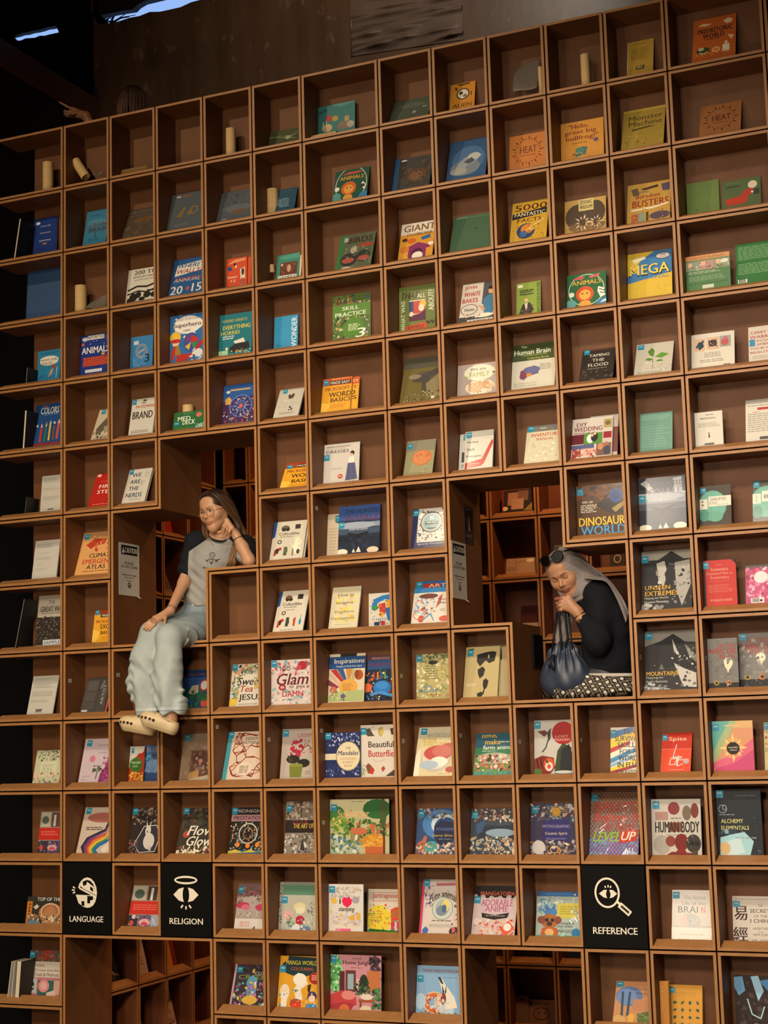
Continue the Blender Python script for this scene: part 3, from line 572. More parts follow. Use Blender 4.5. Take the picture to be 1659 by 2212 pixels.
(4, 8, 2.4148, 0.1511, 0.2234, 0.224, 10.02, 0.006, 1, 'b0a29c', '8f827c', 'e 56 28 40 22 e0dcc8;t 52 17 40 8 5c5648 We are;t 56 34 52 15 a8ac70 FAMILY;e 58 74 38 20 e0d4bc;e 40 74 12 14 c8a882;e 56 70 10 14 d0ac88;e 72 68 10 12 c89c78;e 84 74 8 10 d9b890;s 4 20 24 58 92 92 3 7 c0987a,dcc0a0,b08a6a;e 22 40 4 3 a8ac70;e 92 32 3 3 55504a', 0.039, 'mauve square picture book with a cream speech bubble'),
(4, 9, 2.7309, 0.1183, 0.2383, 0.2969, 13.78, 0.007, 1, 'cdc9b8', 'aaa698', 'r 0 0 100 36 43502c;t 26 5 14 5 d8dcc8 The;t 46 17 84 11 d8dcc8 Human Brain;t 60 32 50 6 b0b84c Coloring Book;n 24 24 80 28 8a9a4a 1;p 5f6488 20 58 50 48 62 52 62 66 40 70 28 78 18 72;p c88a40 36 54 46 50 46 70 34 72;p 8a4458 20 58 34 54 32 74 20 76;e 46 57 20 8 6a6a94;n 64 46 92 60 9a968a 4;n 6 84 60 94 b4b0a2 2', 0.03, 'white and dark green human brain colouring book'),
(4, 10, 3.1118, 0.072, 0.179, 0.2445, 28.59, 0.007, 2, '3a332e', '2c2824', 'K 14 8;t 52 20 60 9 d0c8bc TAMING;t 50 35 36 9 d0c8bc THE;t 52 50 60 10 d0c8bc FLOOD;n 20 60 80 64 9a8a78 1;s 4 14 2 66 98 98 5 14 4c443c,2f2a26,5a5046;r 0 0 100 5 5c4034', 0.027, 'dark paperback lettered TAMING THE FLOOD'),
(4, 11, 3.4005, 0.072, 0.1923, 0.2396, 29.5, 0.006, 1, 'c4bfb0', 'a8a496', 'K 12 10;p 5c8a3a 32 26 42 14 50 24 48 44 38 38;p 6a9a40 52 44 70 32 90 40 70 50;p 5c8a3a 26 52 34 46 48 50 40 56;p 5c8a3a 56 56 70 54 76 60 60 60;l 5c7a3a 2 47 50 48 74;e 50 78 5 3 b0aa9a;n 10 90 80 96 9a9686 1;s 4 8 4 60 96 90 6 12 cec9ba,b8b4a6', 0.024, 'white book with a green seedling cover'),
(4, 12, 3.6974, 0.0738, 0.2153, 0.212, 12.25, 0.006, 0, 'd4cec0', 'b4aea2', 'r 8 14 32 50 d8b494;r 36 13 64 48 cfae92;r 66 12 92 44 9aa09a;l 24485a 5 12 40 20 24 28 36 18 44 28 20;e 20 32 5 8 24485a;o 50 30 10 9 4 3a302c;l 3a302c 3 40 22 60 40;l 3a302c 3 42 40 58 20;o 52 28 5 5 3 3a302c;e 78 30 9 10 b85a5c;e 80 20 5 5 c0686a;n 30 56 78 72 a49e92 4;n 20 76 80 86 a49e92 2;r 74 94 90 97 6a645c', 0.023, 'white landscape book showing three knotwork pictures'),
(4, 12, 3.9697, 0.1425, 0.1794, 0.2322, 11.3, 0.008, 1, 'cfc6b8', 'b0a89c', 't 42 18 72 9 a83a32 CARRY ON,;t 44 30 80 9 a83a32 WARRIOR;r 3 36 18 56 3a8ab0;t 50 42 54 6 a03a3a POWER;t 54 52 60 6 a03a3a EMBRACE;t 46 63 84 6 a03a3a YOUR MESSY;t 46 74 84 6 a03a3a BEAUTIFUL;n 10 84 80 94 b0a89a 2', 0.042, 'white paperback with red stacked words and a blue tag'),
(5, 0, -0.2811, 0.1618, 0.1569, 0.2642, 6.12, 0.006, 0, 'c9c4b8', 'a8a498', 'n 10 8 90 22 aaa59a 3;n 10 36 90 44 b4afa4 2;n 10 60 90 72 aaa59a 3;r 34 95 60 98 4a4a4a', 0.047, 'plain white printed back cover below the coloured pencils book'),
(5, 1, 0.1076, 0.081, 0.1853, 0.2619, 24.6, 0.006, 1, 'b9281e', '96221a', 'r 6 2 20 10 d8ccc4;t 56 40 66 11 f0dcd4 FIRST;t 56 56 70 11 f0dcd4 STEPS;n 24 24 60 28 d86a5a 1;p 3c1a18 64 80 76 66 80 68 70 84;p 3c1a18 66 60 74 54 76 60;n 16 92 70 95 e09a8a 1', 0.028, 'red FIRST STEPS paperback with tiny running figures'),
(5, 2, 0.346, 0.072, 0.156, 0.2573, 24.32, 0.018, 1, 'cdc8ba', 'b4a68c', 'K 12 8;t 38 18 40 12 33465c WE;t 38 38 46 12 33465c ARE;t 38 58 44 12 33465c THE;t 46 78 70 13 33465c NERDS;o 72 42 10 8 2 bcb6a8;o 82 20 9 8 2 a8a296;l a8a296 2 74 4 80 16 90 10;n 30 90 80 95 a8a296 1;r 64 36 74 50 b8b2a4', 0.026, 'thick white hardback with blue WE ARE THE NERDS title'),
(5, 5, 1.3709, 0.0806, 0.2042, 0.207, 30.6, 0.01, 1, 'e0a530', 'c08a2c', 'r 0 0 100 22 a8481f;r 34 8 96 20 2c2420;t 64 14 58 8 e8dcc0 MADE EASY;K 14 16;t 52 34 84 11 8a3420 MICROSOFT;t 62 53 72 15 33201a WORD;t 66 74 70 13 33201a BASICS;p eec050 0 70 30 76 20 100 0 100;n 30 88 94 94 c88a28 1', 0.024, 'orange and yellow word basics manual standing alone beside the dresses book'),
(5, 6, 1.6214, 0.1232, 0.2154, 0.2601, 8.17, 0.006, 1, 'cbc5bb', 'aaa59c', 'r 6 6 74 9 9a948c;t 38 20 64 8 4a4440 DRESSES;n 8 12 60 14 8a847c 1;K 8 34;n 22 62 54 66 a8a29a 2;p e4ded2 70 38 84 34 86 52 70 52;e 80 27 6 6 2c2420;e 78 31 4 4 d8b090;p 5a5f80 68 52 88 52 96 94 62 96;l 44496a 1 74 56 70 94;l 44496a 1 82 56 86 94;r 74 95 77 100 d0a888;r 84 95 87 100 d0a888;e 48 84 7 6 c0503f;n 44 82 52 86 e8d0c8 2', 0.034, 'white sewing book with a woman in a long blue skirt'),
(5, 7, 2.1086, 0.0967, 0.1671, 0.2485, 21.56, 0.008, 1, '9a9674', '8a866c', 'r 0 0 100 30 8a8672;K 12 16;e 58 50 34 26 c47a4c;e 56 50 28 22 cc8858;s 4 20 30 34 84 66 3 8 d09462,b86c42,c88050;n 20 92 80 95 7a765c 1;s 6 8 4 66 96 96 4 12 a29e7c,908c6c', 0.026, 'olive grey book with a round orange blot'),
(5, 8, 2.4152, 0.1303, 0.15, 0.2442, 12.96, 0.006, 1, 'c9c8c0', 'aaa8a0', 'K 22 10;t 30 42 24 7 333 ON;r 10 50 20 78 4a4a4c;n 10 84 40 94 777 2', 0.035, 'white book mostly hidden behind the red hockey stick book'),
(5, 8, 2.4522, 0.1119, 0.1603, 0.2503, 12.96, 0.014, 1, 'ccc8bc', '8c8478', 'r 0 0 100 16 a8a49a;K 14 10;t 28 29 40 8 55504a Hockey;t 22 47 28 8 55504a Stick;t 34 66 56 8 55504a Principles;n 4 20 92 22 aaa69a 1;p b8342a 4 82 62 74 94 26 99 28 99 36 70 86 60 92 4 98;n 20 84 56 88 e8a89c 1', 0.03, 'white book with a bent red hockey stick'),
(5, 9, 2.7932, 0.0877, 0.191, 0.2599, 22.46, 0.009, 2, 'cfc9ae', '9a9482', 'r 0 0 100 16 7a7870;K 12 8;t 54 25 80 9 b8503a INVENTORS;t 54 36 50 7 b8503a MANUAL;s 8 26 10 44 96 98 3 10 d9d4ba,c0ba9c,e4e0ca;r 38 6 56 10 a8a69c', 0.022, 'silver wrapped inventors manual alone in its cubby under a bright glare'),  # glare put into the print as pale blotches
(5, 10, 3.0528, 0.072, 0.2142, 0.2535, 17.5, 0.012, 1, 'c9c2b8', 'b0aaa0', 't 24 15 26 9 7a1f2c DIY;t 40 27 70 11 7a1f2c WEDDING;t 28 37 44 5 7a1f2c MANUAL;r 78 6 98 28 b09a68;e 88 16 7 6 7a6a44;r 0 40 30 64 6a1e2c;r 30 38 76 66 5a8a3c;e 46 52 9 12 e8e0d8;e 56 48 9 13 2a2826;e 50 44 4 4 d8b090;e 57 40 4 4 d8b090;r 78 38 98 54 9a2434;r 76 56 98 64 c8b8b0;r 0 66 56 76 5a6088;r 2 76 24 96 a04a40;r 26 76 60 94 d8a898;r 62 66 98 96 7a5a52;e 72 74 7 9 c08a6a;e 86 72 7 9 a87458;e 88 84 9 12 4a4a58;s 4 16 0 78 62 99 4 9 d8c8b8,a8303a,c87a70,8a5c4c', 0.023, 'white and maroon wedding manual with photo panels'),
(5, 10, 3.1412, 0.0888, 0.15, 0.2657, 17.5, 0.008, 1, 'b8b0a8', 'b0aaa0', 'r 0 0 100 100 b8b0a8;r 0 30 100 90 7a4a44', 0.026, 'edge of a second maroon wedding manual tucked behind the first'),
(5, 11, 3.3971, 0.1331, 0.1683, 0.2513, 13.09, 0.006, 1, '6f9a8a', '5a8072', 'n 6 6 94 20 86aea0 3;n 6 34 94 92 7ea696 9;r 0 96 100 100 5f887a;r 0 0 3 100 5f887a', 0.037, 'pale teal text-covered book'),
(5, 12, 3.6973, 0.072, 0.1389, 0.1993, 3.45, 0.009, 0, 'd4cfc2', 'a8a294', 'n 40 8 68 12 6a655c 1;n 20 17 84 22 4a453e 2;n 12 32 90 46 aaa498 4;l 33302a 3 50 60 50 76;p 33302a 46 70 54 70 50 78;v 50 94 6 34 333 |||||||;n 20 96 60 98 777 1', 0.025, 'white paperback with a small downward arrow'),
(5, 12, 3.9347, 0.1191, 0.1706, 0.2622, 15.0, 0.009, 0, 'd4cfc2', 'a8a294', 'r 0 0 100 10 a8a49a;r 34 20 98 26 b8403a;n 4 14 90 17 8a7a70 1;n 6 34 96 80 aaa498 9;r 40 90 80 97 555;n 20 30 40 32 c0504a 1', 0.035, 'white text-covered paperback with a red title line'),
(6, 0, -0.3239, 0.1377, 0.1751, 0.2708, 10.28, 0.01, 0, 'cac5ba', 'aca89e', 'n 8 10 80 22 a8a398 3;n 12 34 66 36 aaa59a 1;n 8 46 80 54 b0aba0 2;n 10 64 40 66 aaa59a 1;n 8 76 70 80 b4afa4 2', 0.039, 'white printed back cover two rows under the COLORS book'),
(6, 1, 0.02, 0.072, 0.287, 0.3103, 22.15, 0.007, 1, 'd9a468', 'b08050', 'r 0 0 100 12 b88a5c;p b9442c 12 30 30 16 60 18 56 30 36 32 26 40;p b9442c 60 28 76 16 98 14 98 36 76 38;p b9442c 36 36 46 36 42 48 36 44;K 10 10;t 54 56 56 10 33241c CLIMATE;t 54 70 82 11 b9402c EMERGENCY;t 48 83 46 10 33241c ATLAS;n 18 92 92 95 7a5638 1;s 3 10 4 6 96 44 3 7 c86a44,e0b080', 0.029, 'peach climate emergency atlas with a red world map'),
(6, 5, 1.3053, 0.072, 0.203, 0.2581, 19.02, 0.009, 1, 'cdc6b4', 'a8a292', 'p 24508a 0 0 10 0 8 40 0 44;e 36 18 13 8 6a6258;e 32 22 6 5 33302c;e 44 22 6 5 33302c;r 66 10 82 22 3a3632;t 50 33 62 8 5a5044 Collectibles;n 22 40 66 44 8a8276 1;o 24 54 7 6 3 55504a;p a83a30 12 74 30 68 34 74 20 80 16 90 10 90;e 20 78 5 8 33302c;r 40 68 50 90 44503c;e 46 78 6 10 5c6a4c;r 66 74 70 92 8a6a4a;e 80 66 12 24 e6e4c8;e 84 82 5 7 4a4a44;s 4 14 54 40 96 70 4 9 dcd8c0,c8c2a8', 0.026, 'white collectibles handbook in the sixth display row under a glare'),  # pale ellipse and blotches at the right are painted glare
(6, 5, 1.3646, 0.0858, 0.15, 0.2463, 19.02, 0.008, 1, 'c8c2b0', 'a8a292', 'r 0 0 100 100 c8c2b0;e 60 84 20 8 3a86b8;r 30 20 90 30 444', 0.034, 'second collectibles handbook tucked behind the glaring one'),
(6, 6, 1.6215, 0.1479, 0.15, 0.2691, 7.25, 0.008, 1, 'c9ba9e', 'a89a82', 'K 40 12;o 70 18 40 9 6 3a342e;n 10 34 90 94 b8a88c 8', 0.038, 'beige book partly hidden behind the blue whale book'),
(6, 6, 1.6973, 0.1318, 0.2467, 0.3032, 7.25, 0.012, 2, '26395c', '1c2c48', 'r 0 0 100 30 3a5c9c;t 56 12 84 9 22304e THE HUNTED;t 56 26 86 13 6a3a4a WHALE;r 0 36 100 46 8a94a4;e 40 42 50 8 a0aab8;r 0 48 100 60 42526a;r 0 60 100 100 1f2a3c;K 6 40;p 141a22 22 56 46 60 70 56 76 58 56 64 54 72 44 72 44 64 24 60;t 48 50 44 4 c8ccd0 ADAM NICOLSON;e 10 96 14 7 e8dcc8;p e8dcc8 34 98 38 90 42 98;p e8dcc8 44 98 50 86 56 98;e 84 95 14 7 e8cdb0;s 3 14 2 62 98 88 3 12 2b3850,17212f', 0.035, 'dark blue book with a whale tail and blue sky top'),
(6, 7, 2.1295, 0.1204, 0.2077, 0.2594, 14.64, 0.01, 1, '262a56', '1f2248', 'r 16 0 100 86 d0ccc4;s 17 70 18 2 98 84 2 6 2c2c34,3a3a44,55545c;e 54 36 30 27 b0b0b4;o 54 36 31 28 3 33333c;e 54 36 24 22 7aa0a8;r 36 34 72 42 33404a;t 54 25 10 9 eee III;n 40 36 68 40 d0d8d8 1;p 1f3a3c 38 50 70 50 58 54 50 54;K 10 10;t 58 91 78 6 c8ccd8 Special Occasions;n 36 97 80 99 8a8eac 1', 0.035, 'black and white patterned special occasions book with a round blue seal'),
(6, 10, 3.0529, 0.1372, 0.262, 0.2915, 2.45, 0.009, 1, '55381f', '3a2818', 'p 6c4424 0 0 100 0 100 20 60 30 30 20 0 30;s 9 24 10 4 98 50 4 12 7a4c24,3c2814,95602c,241a14;p 2f2a22 36 40 60 28 96 34 98 60 70 60 50 50;e 80 24 14 14 2c5490;e 80 24 9 9 1c3a72;p a08a50 70 50 98 34 99 42 78 58;K 8 12;t 22 34 22 5 d8d4c8 OVER 1,200;n 8 39 42 56 c8c0b0 5;t 50 73 92 17 ecc244 DINOSAUR;t 52 91 90 18 4f9ccc WORLD', 0.033, 'brown book with yellow DINOSAUR and blue WORLD lettering'),
(6, 11, 3.3747, 0.1493, 0.2401, 0.3048, 4.2, 0.012, 1, '2b3040', '1e2230', 'p c8c8c8 4 10 16 4 30 20 36 34 22 24;p b4b6ba 74 4 92 2 94 44 78 46;r 0 30 100 34 a8acb4;t 56 13 80 9 4a4e5c THE HUNTED;t 54 27 76 12 6a6e7a WHALE;r 0 34 100 50 7a808c;e 50 38 50 6 9aa0a8;r 0 50 100 62 484e5c;r 0 62 100 100 232834;K 6 40;p 12161e 26 56 50 60 74 54 78 57 60 64 58 72 46 72 46 64 28 60;e 12 96 14 7 e8dcc8;p e8dcc8 40 98 44 90 48 98;p e8dcc8 50 98 56 88 62 98;e 86 95 14 7 e8d8c0;n 20 44 80 47 c0c4c8 1', 0.036, 'grey glaring book with a whale tail in a plastic wrap'),  # greyed print and pale streaks are wrap glare put into the colours
(6, 12, 3.6973, 0.072, 0.1544, 0.2295, 9.28, 0.008, 1, '4c463e', '3a3630', 'e 40 52 46 46 6aa694;e 40 52 42 42 74b09e;e 14 76 16 18 5a9484;e 50 80 24 16 6ea896;K 12 12;r 0 34 25 60 e0dacb;r 28 28 100 54 e0dacb;n 6 38 14 56 777 2;t 60 36 50 8 8a8478 DISRUPTED;t 44 46 26 7 8a8478 BY SPORT;n 54 50 92 52 9a9488 1', 0.031, 'dark book with a teal disc and a cream title label'),
(6, 12, 3.9446, 0.1214, 0.1616, 0.2513, 15.38, 0.008, 1, '4c463e', '3a3630', 'e 40 52 46 46 6aa694;e 40 52 42 42 74b09e;e 14 76 16 18 5a9484;K 12 10;r 0 32 25 56 e0dacb;r 28 26 100 52 e0dacb;v 12 44 18 5 777 SPORT;t 50 40 30 9 555 BY', 0.032, 'second teal disc book cut by the right edge of the photo'),
(7, 0, -0.3019, 0.1467, 0.1915, 0.3342, 7.26, 0.007, 1, 'bcb2a2', '9a9284', 'r 0 44 100 100 3a332c;s 15 80 2 42 98 92 2 5 8a8074,2a2420,a89c8c,544a40;t 50 14 24 7 6a645c THE;t 54 28 88 11 55504a GREAT WAR;n 16 36 84 39 8a8478 1;r 28 90 98 100 cfd4d8;t 62 95 60 6 3a4a52 SAMPLE', 0.035, 'grey great war book with a crowd photograph'),
(7, 1, 0.0963, 0.1436, 0.1521, 0.2265, 11.05, 0.009, 1, 'e0a530', 'c08a2c', 'r 0 0 100 14 9c4420;r 28 12 96 24 2c2420;t 62 18 56 8 e8dcc0 MADE EASY;K 12 8;t 52 37 84 9 8a3420 MICROSOFT;t 62 53 60 14 33201a EXCEL;t 66 72 62 11 33201a BASICS;p eec050 0 60 34 70 20 100 0 100;n 40 84 94 94 c88a28 3', 0.035, 'orange and yellow spreadsheet basics manual under the peach atlas'),
(7, 5, 1.3158, 0.072, 0.1834, 0.2785, 24.39, 0.009, 1, 'd4cdbb', 'a8a292', 'p 24508a 0 0 10 0 8 36 0 40;e 34 18 12 8 7a5a38;e 30 22 6 5 33302c;e 42 22 6 5 33302c;r 64 10 82 22 33302c;t 50 33 64 8 44403a Collectibles;n 22 40 66 44 8a8276 1;n 30 47 60 50 8a8276 1;o 26 55 7 6 3 33302c;p b8382c 12 74 28 68 32 74 20 80 16 90 10 90;e 20 78 4 8 33302c;r 38 66 48 88 2f4030;e 44 78 6 10 3c503c;p b8442f 62 70 70 66 70 88 64 88;e 86 78 4 9 3a90c0;r 85 62 87 72 3a90c0;n 24 96 70 98 777 1', 0.026, 'white collectibles handbook one row lower without glare'),
(7, 6, 1.6425, 0.1008, 0.1702, 0.2677, 18.11, 0.012, 2, 'd4ccae', 'a8a292', 's 9 30 14 20 86 90 6 14 dccb58,e6d870,c9c068,e0a868,cfc8a0,d8d0a4;t 50 20 56 8 6a6444 How to;t 48 40 60 8 6a6444 Imagine;t 50 62 66 8 8a7a4c Explore;t 46 78 84 9 8a8468 Damaginue;n 20 92 80 94 a8a284 1', 0.03, 'cream wrapped book with yellow scribbled lines'),
(7, 6, 1.8521, 0.177, 0.1608, 0.2124, 3.24, 0.007, 1, 'cfcabc', 'a8a292', 'p 2f7ab8 10 50 14 20 50 8 98 4 98 26 60 20 34 30 22 54;p c0402c 36 34 60 30 66 56 50 74 40 58;p 2f6aa8 60 50 96 30 98 84 70 86;e 80 34 16 14 d8a038;e 24 44 12 8 3f8a4a;e 46 66 10 8 d8a048;s 4 30 6 20 98 96 2 7 c0402c,3a7ac0,e0b848,4a9a5a,e8e4d8,333;t 40 80 56 9 6a88a0 sigla;r 20 88 40 99 2c3a5a;r 44 86 60 99 b03a30', 0.035, 'white book of bright red and blue animals'),
(7, 7, 2.1307, 0.1068, 0.2029, 0.2847, 20.06, 0.008, 1, '2a6aa8', '1f5488', 'r 0 0 100 60 2a6aa8;r 20 12 70 26 b03a30;K 8 14;t 60 18 50 9 e8d0b0 ART', 0.065, 'blue and red book standing behind the sculpture cover'),
(7, 7, 2.1288, 0.0951, 0.2128, 0.2328, 20.06, 0.007, 1, 'd0cbbf', 'aaa498', 'r 0 0 100 14 2a78ae;s 7 50 8 22 60 78 3 8 86aac8,b8d0dc,4a8ab8,b85a4a,8a4a3c,a8c4d4;e 40 24 26 7 6a3c34;p b8503c 70 26 78 20 74 46 62 60;t 82 34 30 7 7a3a34 Moore;t 82 44 34 7 3a5a6a Creatures;n 74 62 92 70 a8a296 3;e 26 88 8 10 c0503c;e 88 90 14 8 c0503c;o 20 76 16 14 2 c86a54;l 4a8ab8 3 30 92 50 74 60 94', 0.029, 'white book with an ice blue sculpture under a blue band'),
(7, 11, 3.3746, 0.1001, 0.254, 0.3319, 11.43, 0.008, 2, '2b2a2c', '1c1c1e', "r 0 0 100 16 9a968e;p 232325 0 22 30 18 60 2 84 16 100 20 100 40 0 46;p b4b0a8 30 22 46 18 52 40 44 62 34 52;p a8a49c 66 22 96 18 98 60 80 96 70 70;s 19 26 28 20 98 96 2 8 c8c4bc,6a6864,33312f,8c8a86;p 232325 46 40 60 20 64 56 52 66;K 7 14;t 32 63 50 7 d8a83c UNSEEN;t 40 73 66 8 d8a83c EXTREMES;t 30 81 48 4 c8c4bc Mapping the World's;t 30 87 48 4 c8c4bc Greatest Mountains;s 4 8 0 92 40 100 6 14 b8b4ac,8a8884", 0.028, 'black mountain book with yellow UNSEEN EXTREMES title'),
(7, 12, 3.6973, 0.072, 0.161, 0.2507, 2.74, 0.01, 0, 'c03a34', '26201e', 'r 0 0 6 100 26201e;p 26201e 86 0 100 0 100 10;K 10 11;t 50 20 52 7 e0a08a Economics;t 50 30 76 6 e0a08a Explained Plan in;t 50 38 56 6 e0a08a Economics;n 40 10 56 12 e0a08a 1;n 14 54 90 72 d06a5c 5;t 52 88 66 5 e0a08a PORIS/DORISE;n 20 46 80 48 d87464 1', 0.026, 'red hardback with a blue tag and small pale title lines'),
(7, 12, 3.884, 0.1355, 0.1875, 0.2329, 13.04, 0.008, 1, 'c05a80', '8a4a60', 'r 0 0 100 14 6a5c58;s 23 50 4 10 98 90 6 16 d87aa0,e8a8c0,c04a7a,b03a68,e8c8d4,d06090;e 40 34 18 16 e8d8d8;r 14 86 48 99 e0d8d0;v 26 92 9 18 333 ||||;e 40 93 4 3 333', 0.032, 'pink flower-covered book with a barcode patch'),
(8, 0, -0.3385, 0.1125, 0.1817, 0.2616, 16.76, 0.008, 0, 'c6c3b6', 'b0aca0', 'n 12 6 90 12 a8a498 2;n 10 20 90 34 aaa69a 3;n 8 42 90 56 a8a498 3;n 6 64 86 72 aaa69a 2;v 44 92 8 24 333 |||||;r 34 88 58 90 333', 0.028, 'white printed back cover with a barcode in the column of grey books'),
(8, 1, 0.0565, 0.075, 0.1615, 0.2411, 23.98, 0.009, 1, '4c4844', '3c3834', 'r 8 8 50 38 5a5652;r 8 42 50 68 56524e;r 8 72 50 92 524e4a;v 82 50 60 12 a09c98 ARTIST;p 7a7672 64 30 74 6 78 10 70 34;r 6 94 30 99 cfc4c0;r 58 0 60 100 3a3632', 0.026, 'dark grey photo-grid book standing in front of a pink one'),
(8, 1, 0.0752, 0.0892, 0.15, 0.2097, 23.98, 0.007, 1, 'c0605a', 'a84a48', 'r 0 0 100 100 c0605a', 0.025, 'pink book edge behind the dark grey photo-grid book'),
(8, 3, 0.6646, 0.1229, 0.2169, 0.2483, 14.73, 0.008, 1, '2a4c80', '284a6a', 'r 0 0 100 22 1f3c6c;i 46 12 66 11 7a4a30 Benjamin;n 18 22 90 26 4a6a9a 1;r 0 30 100 100 2c5a4a;r 0 26 100 48 2a5080;p b8a898 34 62 44 42 62 40 64 60 50 66;e 80 42 14 16 c8c4c0;o 80 42 14 16 4 a03a30;s 11 26 2 58 98 98 4 12 2f6a3a,1f4a4a,3a7a48,284f78;e 86 90 11 11 c8584a;e 84 78 8 6 3a6a3a;e 40 84 14 6 2a4f80', 0.031, 'blue and green picture book behind the hanging jeans'),
(8, 4, 1.0078, 0.1314, 0.196, 0.2663, 12.06, 0.009, 1, 'cfc8b8', 'a8a294', 's 25 50 2 2 98 28 4 10 c0b8a0,6a8a8a,d0803c,b0a848,3a3a3a,8aa0a0;s 26 24 2 30 26 90 4 11 8a9a80,4a8090,6a7a4a,c0a048;K 8 8;i 62 42 78 18 2a2826 Sweet;i 52 60 44 15 a8402c Tea;t 84 54 16 12 c8a83c &;t 66 82 74 18 2a2826 JESUS;n 30 96 90 98 777 1;e 10 92 14 10 d8b83c;s 27 14 76 30 98 60 3 6 c8a83c,8a8a58', 0.03, 'floral sweet tea book with handwritten black lettering'),
(8, 5, 1.3053, 0.072, 0.2432, 0.2674, 2.57, 0.009, 1, 'cfc4bc', 'aaa298', 's 28 44 2 4 98 34 4 11 d8b8b8,b85a60,8aa4a8,dcd0c8,6a7a80,c8a0a0;s 29 30 2 62 98 98 4 11 8ab0b4,d8c8c0,c8a0a4,6f9aa0,e0d4cc;e 78 14 12 10 a83040;e 70 18 6 6 c04a54;K 8 8;t 34 20 28 9 3a2426 TOO;i 54 44 80 26 6a2030 Glam;i 70 62 50 9 6a5456 to give a;t 54 77 52 13 b03a48 DAMN;n 30 90 70 92 8a7a78 1;o 28 62 9 7 4 a83040', 0.028, 'pink floral glam book with swirling maroon lettering'),
(8, 6, 1.6218, 0.1194, 0.2127, 0.2916, 9.27, 0.007, 1, 'd0c4a8', 'a89c84', 'r 0 6 100 32 1f5088;r 30 0 76 6 2a241e;t 56 17 84 13 e4e0d4 Inspirations;t 56 27 72 5 c8ccd0 Designs to Feed Your Spirit;p b03a34 4 34 20 32 46 60 40 64;p 3a5a90 22 32 40 32 52 58 46 60;p d0a898 0 44 4 40 40 66 30 70;p 8a3a50 0 54 30 70 22 74 0 66;p c08a4a 46 32 66 32 60 56 54 58;r 64 32 72 62 b8a878;e 84 46 12 12 a8542c;e 78 44 6 10 8a4424;e 56 70 26 18 d8a450;n 40 64 70 80 b08038 4;p a8b47c 0 88 40 80 98 78 98 100 0 100;e 14 76 10 8 c8705c;s 30 22 4 78 50 98 2 6 7a8a4c,5a6a3c,c8c8a0;e 42 90 7 5 6a5a80', 0.034, 'inspirations colouring book with a rising sun'),
(8, 6, 1.8192, 0.1592, 0.1753, 0.2768, 6.18, 0.007, 1, '1f2f40', '1c2a3a', 'r 0 0 100 14 5c3a40;r 10 12 100 32 2a5a90;t 54 8 60 5 c0a0a0 MEDIUM BOLD;t 54 22 88 9 8a4a6a UNDERWOOD;s 31 60 2 34 98 98 3 9 2c6a4a,d06a30,1c1c22,3a7ab8,a83c34,e0d8c0,30302c;e 60 72 30 18 2f7ac0;e 60 68 22 10 3f8ccc;p 4a90d0 20 84 60 80 98 88 96 94 50 86 22 90;e 12 72 14 12 d06a38;r 30 38 36 54 a03a34;r 42 38 48 54 c0803c;r 54 38 60 54 4a5a90;r 66 38 72 54 6a8a4a', 0.032, 'dark floral colouring book with a big blue bow'),
(8, 7, 2.1239, 0.1615, 0.1889, 0.2654, 4.0, 0.016, 2, 'b8ad78', '2c221a', 's 32 70 2 4 98 98 4 12 cfc694,a89c68,dcd6ac,94905c,e4e0c0,8a9a64;s 33 20 2 0 98 10 4 9 4a5a38,6a7a4c;e 50 20 14 5 3a342c;K 10 10;t 52 17 26 6 444 1001;n 26 26 70 60 8a8456 6;t 34 74 24 6 3a80a8 THIS;t 40 83 56 7 3a80a8 BOOK;n 30 92 76 95 b0603c 1', 0.032, 'gold crinkled book in clear wrap above the watercolour book'),
(8, 8, 2.4137, 0.0848, 0.1884, 0.2971, 16.26, 0.014, 1, 'b9a878', '8f8258', 'p 241f1a 34 16 56 12 78 10 90 12 86 30 70 34 60 28 44 40 34 30;p 241f1a 38 46 52 40 60 46 56 58 46 64 40 56;p 241f1a 56 68 64 64 72 70 68 82 60 88 56 78;p 241f1a 40 94 52 90 58 96 54 100 42 100;p 241f1a 8 4 24 3 20 9 10 10;p 241f1a 58 88 62 84 60 96 54 94;K 14 12;n 8 74 40 80 d8ceac 2;p b9a878 66 18 70 16 70 24 66 24', 0.026, 'tan hardback with a tilted black world map'),
(8, 8, 2.5047, 0.1036, 0.15, 0.3053, 16.26, 0.008, 1, 'a39670', '8f8258', 'p 241f1a 30 14 66 8 70 28 44 34;r 0 0 100 4 6a6048', 0.022, 'second tan world map book tucked behind'),
(8, 11, 3.3746, 0.072, 0.2635, 0.3286, 14.29, 0.009, 2, '2f2e2e', '1f1e1e', "p 8a8680 0 0 100 0 100 22 76 20 56 8 30 18 0 26;p 201f20 0 26 30 18 54 6 70 16 100 40 100 70 60 60 0 70;p b4b0a8 52 14 58 26 66 44 56 38 54 26;p c0bcb4 56 56 76 66 98 74 99 98 74 96 64 74;p 8c8a86 76 24 98 44 98 56 84 44;s 34 26 50 30 98 96 2 7 c8c4bc,3a3836,6a6864;p 6a6864 28 66 32 56 38 66;K 8 9;t 34 73 60 7 dcac3c MOUNTAINS;t 20 80 32 4 c0bcb4 Mapping the;t 24 86 40 4 c0bcb4 Earth's Extremes;p a8a8a8 0 94 30 96 50 99 50 100 0 100;s 4 8 0 90 40 100 5 10 b8b8b8,7a7a7c", 0.027, 'dark grey mountain book with yellow MOUNTAINS title'),
